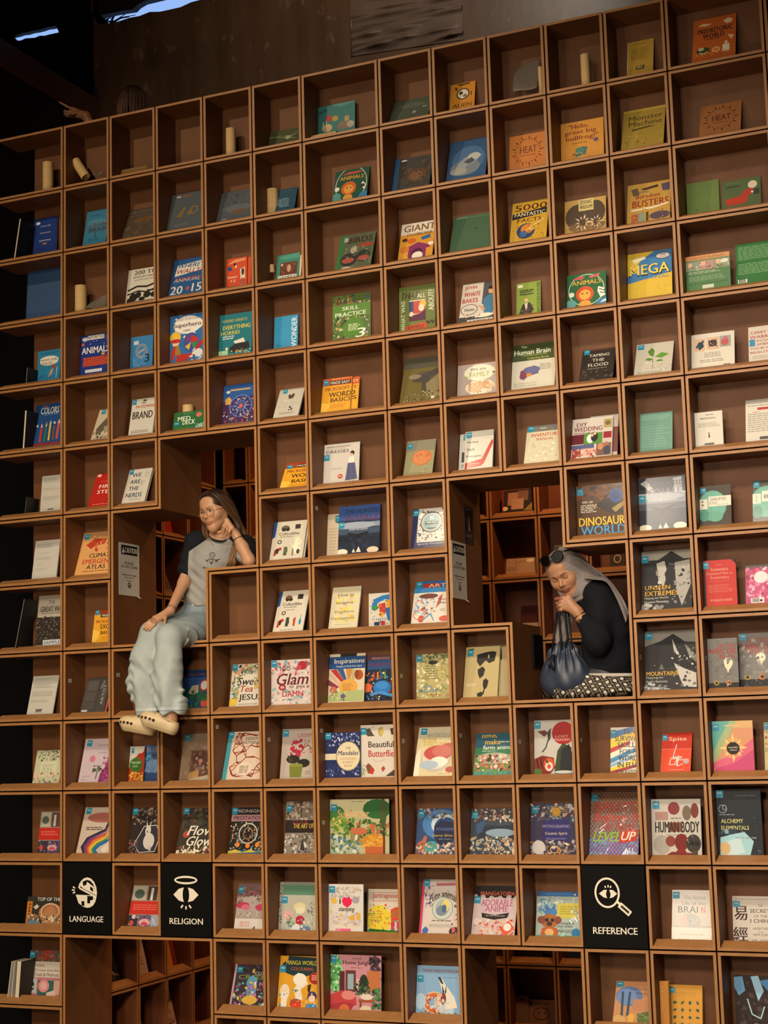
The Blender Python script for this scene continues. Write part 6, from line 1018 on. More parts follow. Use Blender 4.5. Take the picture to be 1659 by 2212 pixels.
notice(8, ((974, 1168), (1005, 1174), (1010, 1297), (979, 1291)), 'white CAUTION please do not climb sheet left of the woman in the headscarf')
notice(8, ((1001, 1091), (1021, 1096), (1024, 1177), (1005, 1173)), 'small dark framed notice above the right caution sheet', True)
b = MB()
x_ = XS[9] + G + T
b.box(x_, 0.30, zr(9) + 0.20, x_ + 0.012, 0.452, zr(8) - 0.03)
tag(b.build('dark_board', M_BLACK), 'narrow black board on the back end of the map book cubby', 'board')


# ---------------------------------------------------------------- books
def book(q, loc, lean, w, h, th, gl, base, side, art, label, group, yaw=0.0, name='book', cat='book', h0=0.0):
    le = math.radians(lean)
    t = thing(name, label, cat, (loc[0], loc[1], loc[2] + th * math.sin(abs(le))), (0, 0, 0), group)
    t.matrix_world = Matrix.Translation(t.location) @ Matrix.Rotation(yaw, 4, 'Z') @ Matrix.Rotation(-le, 4, 'X')
    bc, sc_ = ink(base), ink(side)
    ct = 0.0012 if th < 0.009 else 0.0022
    pc = (0.62, 0.53, 0.38, 1)
    b = MB()
    b.box(0, 0, 0, w, ct, h, col=bc)
    b.box(0, ct, 0, ct, th - ct, h, col=sc_)
    b.box(0, th - ct, 0, w, th, h, col=sc_)
    A = Art(b, w, h, 0.0, h0)
    A.run(art)
    b.build('cover', COVER[gl], t)
    if th - 2 * ct > 0.0006:
        p = MB()
        ins = 0.0015 if th < 0.012 else 0.003
        p.box(ct, ct, ins, w - ins, th - ct, h - ins)
        p.build('page_block', M_PAGE, t)
    for (su, sv) in A.stickers:
        sw, sh = min(0.034, w * 0.17), min(0.036, h * 0.13)
        x, z = A.P(su, sv)
        x = min(max(x, sw / 2 + 0.001), w - sw / 2 - 0.001)
        z = min(max(z, sh / 2 + 0.001), A.h - sh / 2 - 0.001) + h0
        s = MB()
        yy = -0.0002 - 0.00005 * (A.k + 2)
        s.box(x - sw / 2, yy, z - sh / 2, x + sw / 2, -0.0003, z + sh / 2, col=hexc('2488a8'))
        s.face([(x - sw * .32, yy - 0.0001, z + sh * .05), (x + sw * .3, yy - 0.0001, z + sh * .05), (x + sw * .3, yy - 0.0001, z + sh * .22), (x - sw * .32, yy - 0.0001, z + sh * .22)], 0, hexc('9cc8d4'))
        s.build('price_sticker', M_TAG, t)
    return t

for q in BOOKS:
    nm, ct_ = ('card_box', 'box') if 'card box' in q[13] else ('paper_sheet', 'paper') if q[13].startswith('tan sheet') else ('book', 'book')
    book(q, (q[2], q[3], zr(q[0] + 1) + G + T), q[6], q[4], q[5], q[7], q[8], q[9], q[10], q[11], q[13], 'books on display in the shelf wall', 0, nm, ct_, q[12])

# edge-on books and sleeves standing in the open left column
def edge_book(px0, py0, px1, py1, Y, r, label, colr, depth=0.13, th=0.012):
    a, e = at(px0, py0, Y), at(px1, py1, Y)
    z = zr(r + 1) + G + T
    hgt = math.hypot(e[2] - z, e[0] - a[0])
    t = thing('book', label, 'book', (a[0], Y - depth / 2, z), group='books on display in the shelf wall')
    t.rotation_euler = (0, math.atan2(e[0] - a[0], e[2] - z), 0)
    b = MB()
    cc = hexc(colr)
    b.box(0, 0, 0, 0.0015, depth, hgt, col=cc)
    b.box(th - 0.0015, 0, 0, th, depth, hgt, col=cc)
    b.box(0, depth - 0.0015, 0, th, depth, hgt, col=cc)
    b.build('cover', M_MATTE, t)
    p = MB()
    p.box(0.0015, 0.002, 0.003, th - 0.0015, depth - 0.002, hgt - 0.003)
    p.build('page_block', M_PAGE, t)
    return t
edge_book(43, 541, 56, 478, 0.10, 1, 'dark book standing with its pale page edge outward left of the navy hardback', '14110f')
edge_book(69, 823, 72, 798, 0.14, 3, 'thin grey book standing edge-on left of the cloud book', '14110f', th=0.006)
edge_book(62, 965, 68, 890, 0.12, 4, 'grey book standing edge-on left of the blue COLORS book', '14110f', th=0.014)
edge_book(66, 1105, 71, 1076, 0.14, 5, 'thin grey book standing edge-on left of the white back cover', '14110f', th=0.005)
edge_book(45, 1396, 66, 1295, 0.10, 7, 'thin pale book leaning edge-on left of the great war book', '14110f', th=0.006)
edge_book(30, 2158, 40, 2073, 0.10, 12, 'white booklet standing edge-on at the far left of the craft tools book', 'd0c8b8', th=0.005)
edge_book(38, 2158, 46, 2073, 0.10, 12, 'second white booklet standing edge-on beside the craft tools book', 'd0c8b8', th=0.005)
edge_book(46, 2160, 52, 2072, 0.10, 12, 'dark olive book standing edge-on next to the craft tools book', '2c261c', th=0.03)

# ---------------------------------------------------------------- cardboard tubes, plastic sleeves
def tube_up(pxl, pxr, pytop, r, Y, label):
    a, e = at(pxl, pytop, Y), at(pxr, pytop, Y)
    R_ = (e[0] - a[0]) / 2
    z = zr(r + 1) + G + T
    H = a[2] - z
    b = MB()
    n = 28
    for k in range(n):
        t0, t1 = 2 * math.pi * k / n, 2 * math.pi * (k + 1) / n
        c0, s0, c1, s1 = math.cos(t0), math.sin(t0), math.cos(t1), math.sin(t1)
        q_ = R_ * 0.86
        b.face([(R_ * c0, R_ * s0, 0), (R_ * c1, R_ * s1, 0), (R_ * c1, R_ * s1, H), (R_ * c0, R_ * s0, H)])
        b.face([(q_ * c1, q_ * s1, 0), (q_ * c0, q_ * s0, 0), (q_ * c0, q_ * s0, H), (q_ * c1, q_ * s1, H)])
        b.face([(R_ * c0, R_ * s0, H), (R_ * c1, R_ * s1, H), (q_ * c1, q_ * s1, H), (q_ * c0, q_ * s0, H)])
        b.face([(q_ * c0, q_ * s0, 0), (q_ * c1, q_ * s1, 0), (R_ * c1, R_ * s1, 0), (R_ * c0, R_ * s0, 0)])
    o = b.build('cardboard_tube', M_TUBE, None, True)
    for p in o.data.polygons:
        p.use_smooth = abs(p.normal.z) < 0.5
    o.location = ((a[0] + e[0]) / 2, Y, z)
    return tag(o, label, 'tube', 'cardboard tubes on the shelf')
tube_up(94.5, 114, 354, 0, 0.12, 'upright cardboard tube at the left end of the top row')
tube_up(489, 508, 281, 0, 0.12, 'upright cardboard tube left of the dark olive book in the top row')
tube_up(1253.5, 1272.5, 121, 0, 0.12, 'upright cardboard tube left of the small yellow paperback in the top row')
tube_up(1162, 1171, 146, 0, 0.12, 'thin upright tube beside the grey plastic sheet in the top row')
tube_up(164, 186, 620, 2, 0.11, 'fat upright cardboard tube left of the jewelry book')
tube_up(577, 600, 412, 1, 0.165, 'upright tube half hidden by the dark blue book')
tube_up(396, 417, 877, 4, 0.17, 'upright tube standing behind the green card box')

def tube_lean(p0, p1, Y0, Y1, R_, label):
    a, e = Vector(at(*p0, Y0)), Vector(at(*p1, Y1))
    b = MB()
    b.tube([a, e], R_, 26, caps=False)
    b.tube([e, a], R_ * 0.86, 26, caps=False)
    d = (e - a).normalized()
    u = d.cross(Vector((0, 1, 0.2))).normalized()
    v = d.cross(u)
    for p in (a, e):
        for k in range(26):
            t0, t1 = 2 * math.pi * k / 26, 2 * math.pi * (k + 1) / 26
            f = lambda t, s: p + (u * math.cos(t) + v * math.sin(t)) * R_ * s
            b.face([f(t0, 1), f(t1, 1), f(t1, .86), f(t0, .86)])
    o = b.build('cardboard_tube', M_TUBE, None, True)
    return tag(o, label, 'tube', 'cardboard tubes on the shelf')
tube_lean((186, 383), (163, 348), 0.10, 0.10, 0.029, 'tilted cardboard tube lying aslant in the top row')
tube_lean((588, 590), (586, 573), 0.176, 0.176, 0.018, 'short tube showing at the left behind the teal sample book')
z_ = zr(1) + G + T
b = MB()
xa, xb = at(664, 291, 0.09)[0], at(728, 277, 0.09)[0]
b.tube([(max(xa, XS[6] + G + T + .004), 0.093, z_ + 0.024), (xb, 0.093, z_ + 0.024)], 0.024, 22)
tag(b.build('cardboard_tube', M_TUBE), 'cardboard tube lying flat in front of the teal picture book', 'tube', 'cardboard tubes on the shelf')

M_PLAST = mat('clear_plastic', '8a8378', 0.25, 0, 0.6)
M_PLAST.node_tree.nodes['Principled BSDF'].inputs['Alpha'].default_value = 0.45
def sleeve(pts, label):
    """slumped clear sleeve; pts = photo outline with depth"""
    p = [Vector(at(*q_)) for q_ in pts]
    n = 8
    b = MB()
    ids = {}
    for i in range(n + 1):
        for j in range(n + 1):
            u, v = i / n, j / n
            w_ = (p[0] * (1 - u) + p[1] * u) * (1 - v) + (p[3] * (1 - u) + p[2] * u) * v
            w_ = w_ + Vector((0, 0, 0.010 * math.sin(u * 5 + 1) * math.sin(v * 4 + .5) + 0.006))
            ids[i, j] = len(b.v)
            b.v.append(tuple(w_))
    for i in range(n):
        for j in range(n):
            b.f.append((ids[i, j], ids[i + 1, j], ids[i + 1, j + 1], ids[i, j + 1]))
            b.m.append(0)
            b.c.append(None)
    o = b.build('plastic_sleeve', M_PLAST, None, True)
    md = o.modifiers.new('thick', 'SOLIDIFY')
    md.thickness = 0.003
    return tag(o, label, 'plastic sleeve', 'clear sleeves on the shelf')
sleeve(((1107, 202, .08), (1160, 190, .08), (1168, 132, .185), (1110, 148, .185)), 'large grey plastic sheet leaning beside the thin tube in the top row')
sleeve(((184, 670, .085), (229, 664, .085), (231, 640, .15), (206, 645, .15)), 'grey plastic sleeve slumped beside the fat tube')
sleeve(((199, 381, .08), (220, 377, .08), (222, 374, .13), (208, 377, .13)), 'small clear sleeve lying beside the tilted tube')

# ---------------------------------------------------------------- books on the inner shelves
def inner_book(px0, py0, px1, pytop, Y, zrow, label, base, art, lean=14, th=0.012, gl=1):
    a, e = at(px0, py0, Y), at(px1, py0, Y)
    h = (at((px0 + px1) / 2, pytop, Y + 0.08)[2] - zrow) / math.cos(math.radians(lean))
    book(None, (a[0], Y, zrow), lean, e[0] - a[0], h, th, gl, base, base, art, label, 'books on the inner shelves', h0=0.03)
zi = lambda r: zr(r + 1) + G + T + 0.03
inner_book(1083, 1105, 1150, 1062, 1.94, zi(5), 'book of pinkish building photos on the inner shelf above the scarf', '3a3434', 'r 18 10 60 70 b88a70;r 50 4 84 50 8a6a5c;r 30 40 70 90 c09a80;e 10 84 10 8 e8d8a0;p 9a8448 76 90 98 60 98 98 70 98;r 0 0 4 100 a02c1c')
inner_book(1092, 1241, 1158, 1210, 1.94, zi(6), 'pale wrapped book lying back on the inner shelf by the right caution sheet', 'c0a080', 'l a08060 2 30 0 34 100;l a08060 2 34 30 70 20;e 80 20 14 8 efe0c0;r 0 60 30 90 b09070', 14, 0.03, 2)
inner_book(1122, 1362, 1166, 1310, 1.94, zi(7), 'red and dark book low on the inner shelf behind the map cubby', '4a1410', 'r 10 60 90 90 a88a6c;e 70 86 30 10 e8dcb8', 14, 0.012, 2)
inner_book(1195, 1225, 1216, 1180, 1.94, zi(6), 'grey book on the inner shelf behind the sunglasses', '6a6458', 'r 10 5 40 20 3a4a48', 14)
inner_book(1317, 1226, 1349, 1195, 1.94, zi(6), 'small dark book with an oval on the inner shelf right of the headscarf', '2a2018', 'o 50 50 26 30 8 b09068')
zl = lambda r: zr(r + 1) + G + T + 0.03
inner_book(1111, 2090, 1172, 2030, 1.95, zl(12), 'dark book with small pale lettering at the top of the low right opening', '2a1a14', 't 50 20 46 9 8a6a58 DRAW;t 48 38 36 9 8a6a58 YOU', 14)
inner_book(1228, 2096, 1262, 2040, 1.95, zl(12), 'dark blue book with pale lines in the low right opening', '28303c', 'n 20 20 90 60 8a8a8c 5', 14)
inner_book(1108, 2240, 1140, 2150, 1.94, zl(13) , 'pale book standing left in the lowest part of the low right opening', 'b09078', 'r 40 10 70 20 4a3a30;r 0 0 100 5 c8a890', 14)
inner_book(1140, 2244, 1200, 2158, 1.95, zl(13), 'tan book with a drawn face in the low right opening', 'a8846a', 't 50 18 50 8 5a4030 MOON;o 50 64 30 24 3 5a4030;e 10 20 8 6 4a5a5c;e 40 60 4 3 5a4030;e 62 60 4 3 5a4030', 14)

def side_book(Ya, Yb_, r, h, label, base, art, lean=14, th=0.012, gl=0):
    """a book on the side shelf, its cover turned towards +x"""
    z = zr(r + 1) + G + T + th * math.sin(math.radians(lean))
    book(None, (-0.10, Ya, z), lean, Yb_ - Ya, h, th, gl, base, base, art, label, 'books on the inner shelves', math.radians(90), h0=0.03)
side_book(1.26, 1.405, 5, 0.24, 'orange red book on the inner side shelf left of the woman in jeans', 'a02c14', 'r 10 10 90 20 c05028')
side_book(1.25, 1.405, 6, 0.25, 'pale grey sleeve leaning on the inner side shelf behind the raglan sleeve', '8a7058', 'p 6a5440 10 90 50 30 90 10 96 90', 24, 0.01, 2)
side_book(0.59, 0.765, 12, 0.20, 'dark sheet with a curved pale edge in the low left opening', '241812', 'p 8a7a68 2 0 10 0 40 70 96 96 60 92 20 60', 20)
side_book(0.94, 1.06, 12, 0.30, 'white paperback leaning in the low left opening', 'b8a090', 'n 10 70 80 90 8a6a50 3')
side_book(1.23, 1.355, 12, 0.30, 'golden orange book in the low left opening', 'c87a28', 'n 20 55 60 60 8a4a18 1;r 0 0 100 6 d89040')
side_book(1.36, 1.405, 12, 0.29, 'thin red brown book beside the golden orange one', '7a2c14', 'r 0 0 100 8 8a3a1c')
side_book(0.94, 1.01, 13, 0.22, 'narrow white book low in the left opening', 'b09a84', 'r 0 0 100 4 c0ac98')
side_book(1.20, 1.40, 13, 0.29, 'cream book with dark square panels low in the left opening', 'c8a890', 'r 20 20 90 40 b09880;r 24 24 50 36 6a5040;n 10 50 90 70 8a7060 4;s 200 20 20 76 90 96 4 9 5a4030,8a6a50')


# ---------------------------------------------------------------- soft modelling: blended volumes turned into one skin
from mathutils.bvhtree import BVHTree
class Soft:
    def __init__(self, vox, k=0.02):
        self.vox, self.k, self.ops = vox, k, []

    def cap(self, a, b, ra, rb=None, k=None, sub=False):
        self.ops.append(('c', np.array(a, float), np.array(b, float), ra, ra if rb is None else rb, self.k if k is None else k, sub))
        return self

    def chain(self, pts, rs, k=None):
        for i in range(len(pts) - 1):
            self.cap(pts[i], pts[i + 1], rs[i], rs[i + 1], k)
        return self

    def ell(self, c, r, R=None, k=None, sub=False):
        self.ops.append(('e', np.array(c, float), np.array(r, float), np.eye(3) if R is None else np.array(R, float), None, self.k if k is None else k, sub))
        return self

    def cut(self, p, n):
        """throw away everything on the n side of the plane"""
        n = np.array(n, float)
        self.ops.append(('p', np.array(p, float), n / np.linalg.norm(n), None, None, 0, True))
        return self

    def bounds(self):
        lo, hi = np.full(3, 1e9), np.full(3, -1e9)
        for o in self.ops:
            if o[0] == 'p' or o[6]:
                continue
            if o[0] == 'c':
                m = max(o[3], o[4])
                lo = np.minimum(lo, np.minimum(o[1], o[2]) - m)
                hi = np.maximum(hi, np.maximum(o[1], o[2]) + m)
            else:
                m = max(o[2])
                lo = np.minimum(lo, o[1] - m)
                hi = np.maximum(hi, o[1] + m)
        return lo - 0.02, hi + 0.02

    def grid(self, warp=None):
        lo, hi = self.bounds()
        n = np.ceil((hi - lo) / self.vox).astype(int) + 1
        ax = [lo[i] + self.vox * np.arange(n[i]) for i in range(3)]
        F = np.full(tuple(n), 0.2, np.float32)
        for o in self.ops:
            kind, k, sub = o[0], o[5], o[6]
            if kind == 'p':
                d = ((ax[0][:, None, None] - o[1][0]) * o[2][0] + (ax[1][None, :, None] - o[1][1]) * o[2][1] + (ax[2][None, None, :] - o[1][2]) * o[2][2]).astype(np.float32)
                F = np.maximum(F, d)
                continue
            if kind == 'c':
                m = max(o[3], o[4]) + max(k, 0) * 1.5 + 4 * self.vox
                a, b = np.minimum(o[1], o[2]) - m, np.maximum(o[1], o[2]) + m
            else:
                m = max(o[2]) + k * 1.5 + 4 * self.vox
                a, b = o[1] - m, o[1] + m
            s = [slice(max(0, int((a[i] - lo[i]) / self.vox)), min(n[i], int((b[i] - lo[i]) / self.vox) + 2)) for i in range(3)]
            if any(t.start >= t.stop for t in s):
                continue
            X = ax[0][s[0]][:, None, None]
            Y = ax[1][s[1]][None, :, None]
            Z = ax[2][s[2]][None, None, :]
            if kind == 'c':
                d = o[2] - o[1]
                L = float(d @ d) or 1e-9
                t = np.clip(((X - o[1][0]) * d[0] + (Y - o[1][1]) * d[1] + (Z - o[1][2]) * d[2]) / L, 0, 1)
                v = np.sqrt((X - o[1][0] - t * d[0]) ** 2 + (Y - o[1][1] - t * d[1]) ** 2 + (Z - o[1][2] - t * d[2]) ** 2) - (o[3] + (o[4] - o[3]) * t)
            else:
                R, r = o[3], o[2]
                x, y, z = X - o[1][0], Y - o[1][1], Z - o[1][2]
                q = [(R[0][i] * x + R[1][i] * y + R[2][i] * z) for i in range(3)]
                k0 = np.sqrt(sum((q[i] / r[i]) ** 2 for i in range(3)))
                k1 = np.sqrt(sum((q[i] / r[i] ** 2) ** 2 for i in range(3))) + 1e-9
                v = k0 * (k0 - 1) / k1
            v = v.astype(np.float32)
            f = F[s[0], s[1], s[2]]
            if sub:
                h = np.clip(0.5 - 0.5 * (f + v) / max(k, 1e-5), 0, 1)
                F[s[0], s[1], s[2]] = f * (1 - h) + (-v) * h + k * h * (1 - h)
            else:
                h = np.clip(0.5 + 0.5 * (f - v) / max(k, 1e-5), 0, 1)
                F[s[0], s[1], s[2]] = f * (1 - h) + v * h - k * h * (1 - h)
        if warp is not None:
            F = F + warp(ax[0][:, None, None], ax[1][None, :, None], ax[2][None, None, :]).astype(np.float32)
        return F, lo

    def skin(self, name, material, parent=None, color=None, warp=None, smooth=1):
        F, lo = self.grid(warp)
        n = np.array(F.shape)
        inside = F < 0
        c = [F[i:n[0] - 1 + i, j:n[1] - 1 + j, k:n[2] - 1 + k] for i in (0, 1) for j in (0, 1) for k in (0, 1)]
        s = sum((q < 0).astype(np.int8) for q in c)
        act = (s > 0) & (s < 8)
        idx = -np.ones(act.shape, np.int64)
        cells = np.argwhere(act)
        idx[act] = np.arange(len(cells))
        cv = np.stack([q[act] for q in c], 1)
        offs = np.array([(i, j, k) for i in (0, 1) for j in (0, 1) for k in (0, 1)], float)
        acc = np.zeros((len(cells), 3))
        cnt = np.zeros(len(cells))
        for a in range(8):
            for b in range(a + 1, 8):
                if abs(offs[a] - offs[b]).sum() != 1:
                    continue
                m = (cv[:, a] < 0) != (cv[:, b] < 0)
                t = np.where(m, cv[:, a] / np.where(m, cv[:, a] - cv[:, b], 1), 0)
                p = offs[a] + t[:, None] * (offs[b] - offs[a])
                acc += p * m[:, None]
                cnt += m
        V = lo + self.vox * (cells + acc / np.maximum(cnt, 1)[:, None])
        quads = []
        for axis in range(3):
            u, w = (axis + 1) % 3, (axis + 2) % 3
            sl0 = [slice(None)] * 3
            sl1 = [slice(None)] * 3
            sl0[axis] = slice(0, n[axis] - 1)
            sl1[axis] = slice(1, n[axis])
            ch = inside[tuple(sl0)] != inside[tuple(sl1)]
            e = np.argwhere(ch)
            ok = (e[:, u] > 0) & (e[:, w] > 0) & (e[:, u] < n[u] - 1) & (e[:, w] < n[w] - 1)
            e = e[ok]
            du, dw = np.zeros(3, int), np.zeros(3, int)
            du[u] = 1
            dw[w] = 1
            g = lambda q: idx[q[:, 0], q[:, 1], q[:, 2]]
            f = np.stack([g(e - du - dw), g(e - dw), g(e), g(e - du)], 1)
            flip = ~inside[e[:, 0], e[:, 1], e[:, 2]]
            f[flip] = f[flip][:, ::-1]
            quads.append(f)
        Q = np.concatenate(quads)
        Q = Q[(Q >= 0).all(1)]
        for it in range(smooth):
            A = np.zeros_like(V)
            N = np.zeros(len(V))
            for i in range(4):
                np.add.at(A, Q[:, i], V[Q[:, (i + 1) % 4]] + V[Q[:, (i + 3) % 4]])
                np.add.at(N, Q[:, i], 2)
            V = V * 0.5 + 0.5 * A / np.maximum(N, 1)[:, None]
        me = bpy.data.meshes.new(name)
        me.vertices.add(len(V))
        me.vertices.foreach_set('co', V.astype(np.float32).ravel())
        me.loops.add(len(Q) * 4)
        me.loops.foreach_set('vertex_index', Q.astype(np.int32).ravel())
        me.polygons.add(len(Q))
        me.polygons.foreach_set('loop_start', np.arange(0, len(Q) * 4, 4, dtype=np.int32))
        me.polygons.foreach_set('use_smooth', np.ones(len(Q), bool))
        me.update(calc_edges=True)
        me.validate()
        me.materials.append(material)
        if color is not None:
            col = color(V)
            a = me.color_attributes.new('Col', 'FLOAT_COLOR', 'POINT')
            a.data.foreach_set('color', np.concatenate([col, np.ones((len(V), 1))], 1).astype(np.float32).ravel())
        o = bpy.data.objects.new(name, me)
        C.objects.link(o)
        if parent is not None:
            o.parent = parent
            o.matrix_parent_inverse = parent.matrix_world.inverted()
        return o

def base(o, parent):
    o.parent = parent
    o.matrix_parent_inverse = parent.matrix_world.inverted()
    return o

RIGHT, UP, TOWARD = ROT[0], -ROT[1], -ROT[2]
def nrm(v):
    return v / np.linalg.norm(v)

class Frame:
    """head frame: s = the person's left, u = up, f = where the face looks"""
    def __init__(self, c, f, u):
        f = nrm(f[0] * RIGHT + f[1] * UP + f[2] * TOWARD)
        u = u[0] * RIGHT + u[1] * UP + u[2] * TOWARD
        u = nrm(u - f * (u @ f))
        self.c, self.f, self.u, self.s = np.array(c), f, u, np.cross(u, f)
        self.R = np.stack([self.s, self.u, self.f], 1)

    def __call__(self, x, y, z):
        return self.c + x * self.s + y * self.u + z * self.f

def rgb(h):
    return np.array(hexc(h)[:3])

def head(S, H):
    """a woman's head in frame H, added to the body volume S"""
    E = lambda c, r, k=0.02, sub=False: S.ell(H(*c), r, H.R, k, sub)
    E((0, .030, -.018), (.073, .084, .092))
    E((0, -.030, .022), (.060, .078, .066), 0.03)
    S.cap(H(0, -.094, .058), H(0, -.098, .056), .020, k=0.03)
    for q in (-1, 1):
        S.cap(H(q * .052, -.045, .005), H(q * .010, -.092, .054), .022, .016, 0.025)
        S.ell(H(q * .036, -.026, .058), (.026, .024, .022), H.R, 0.02)
        S.cap(H(q * .012, .024, .080), H(q * .044, .022, .064), .011, .009, 0.014)
    E((0, .055, .060), (.050, .035, .024), 0.025)
    for q in (-1, 1):
        E((q * .052, -.006, .038), (.018, .030, .030), 0.03)
    for q in (-1, 1):
        E((q * .030, .004, .090), (.017, .010, .010), 0.010, True)
        E((q * .031, .004, .069), (.0155, .0125, .0120), 0.004)
    S.cap(H(0, .010, .078), H(0, -.024, .099), .0075, .0105, 0.008)
    for q in (-1, 1):
        S.cap(H(q * .011, -.029, .088), H(q * .010, -.029, .090), .0075, k=0.006)
    E((0, -.045, .080), (.018, .012, .012), 0.012)
    E((0, -.055, .0845), (.025, .0044, .0060), 0.005)
    E((0, -.064, .0835), (.020, .0050, .0062), 0.005)
    for q in (-1, 1):
        E((q * .029, -.050, .070), (.007, .008, .008), 0.01)
    S.cap(H(-.022, -.0605, .082), H(0, -.0605, .0945), .0012, k=0.003, sub=True)
    S.cap(H(.022, -.0605, .082), H(0, -.0605, .0945), .0012, k=0.003, sub=True)
    for q in (-1, 1):
        E((q * .074, -.004, -.014), (.007, .029, .017), 0.008)

def face_paint(V, H, skin, lip, col):
    """lips, blush and painted lid and nostril shade in the skin colour of the head"""
    d = V - H.c
    x, y, z = d @ H.s, d @ H.u, d @ H.f
    def mixin(m, c):
        m = np.clip(m, 0, 1)[:, None]
        col[:] = col * (1 - m) + c * m
    fr = z > 0.045
    for q in (-1, 1):
        mixin(fr * 0.25 * np.clip(1 - (((x - q * .042) / .022) ** 2 + ((y + .028) / .018) ** 2), 0, 1), rgb('c06a50'))
        mixin(fr * 0.30 * np.clip(1 - (((x - q * .031) / .02) ** 2 + ((y - .010) / .009) ** 2), 0, 1), rgb('8a5238'))  # eyelid shade put into the skin colour
        mixin(fr * np.clip(1.4 - np.sqrt((x - q * .0075) ** 2 + (y + .0335) ** 2) / .0030, 0, 1) * 0.6, rgb('5a2c1c'))  # dark of the nostrils painted into the skin colour
    lx = np.abs(x) / .0265
    yy = y - .0050 * lx ** 2
    m = (z > .062) * np.clip((1.02 - lx) * 6, 0, 1) * np.clip((yy + .0740) / .002, 0, 1) * np.clip((-.0500 - yy) / .002, 0, 1)
    mixin(m * 0.75, lip)
    return col

def face_details(o, H, parent, brow, closed=False):
    """eyes, lash lines and eyebrows laid on the finished face"""
    me = o.data
    tree = BVHTree.FromPolygons([v.co[:] for v in me.vertices], [p.vertices[:] for p in me.polygons])
    def hit(x, y, lift):
        h = tree.ray_cast(Vector(H(x, y, .16)), Vector(-H.f))
        return (h[0] + Vector(H.f) * lift) if h[0] is not None else Vector(H(x, y, .085))
    def stroke(b, pts, w, lift, col):
        up = [hit(x, y + ww, lift) for (x, y), ww in zip(pts, w)]
        dn = [hit(x, y - ww, lift) for (x, y), ww in zip(pts, w)]
        for i in range(len(pts) - 1):
            b.face([dn[i], dn[i + 1], up[i + 1], up[i]], col=col)
    n = 9
    for q in (-1, 1):
        b = MB()
        cx, cy = q * .031, .004
        top = lambda t: .0050 * (1 - t * t) + .0012 * t
        bot = lambda t: -.0040 * (1 - t * t) + .0012 * t
        ts = [-1 + 2 * i / n for i in range(n + 1)]
        if not closed:
            for t0, t1 in zip(ts, ts[1:]):
                b.face([hit(cx + q * .0145 * t0, cy + bot(t0), .0008), hit(cx + q * .0145 * t1, cy + bot(t1), .0008), hit(cx + q * .0145 * t1, cy + top(t1), .0008), hit(cx + q * .0145 * t0, cy + top(t0), .0008)], col=hexc('cbbfb0'))
            ic = (cx - .003, cy + .0006)
            pts = []
            for k in range(14):
                a = 2 * math.pi * k / 14
                t = (ic[0] + .0052 * math.cos(a) - cx) / (q * .0145)
                pts.append(hit(ic[0] + .0052 * math.cos(a), min(max(ic[1] + .0052 * math.sin(a), cy + bot(t)), cy + top(t)), .0014))
            b.face(pts, col=hexc('1a0f0a'))
            stroke(b, [(cx + q * .0155 * t, cy + top(t) + .0004) for t in ts], [.0011] * (n + 1), .0018, hexc('140b08'))
            stroke(b, [(cx + q * .0145 * t, cy + bot(t)) for t in ts], [.0004] * (n + 1), .0014, hexc('5a3426'))
        else:
            stroke(b, [(cx + q * .0160 * t, cy - .0052 + .0040 * t * t) for t in ts], [.0012] * (n + 1), .0012, hexc('1a0f0a'))
            stroke(b, [(cx + q * .0160 * t, cy + .0058 - .0030 * t * t) for t in ts], [.0005] * (n + 1), .0010, hexc('6a4030'))
        base(b.build('eye', M_SKIN, None), parent)
        b = MB()
        stroke(b, [(q * (.014 + .036 * i / n), .0225 + .0055 * math.sin(math.pi * .75 * i / n) - .003 * (i / n) ** 3) for i in range(n + 1)], [.0022 - .0012 * i / n for i in range(n + 1)], .0010, brow)
        base(b.build('eyebrow', M_SKIN, None), parent)

def fingers(S, lines, r0=0.0085, r1=0.0065, k=0.004):
    for ln in lines:
        n = len(ln) - 1
        for i in range(n):
            S.cap(ln[i], ln[i + 1], r0 + (r1 - r0) * i / n, r0 + (r1 - r0) * (i + 1) / n, k)

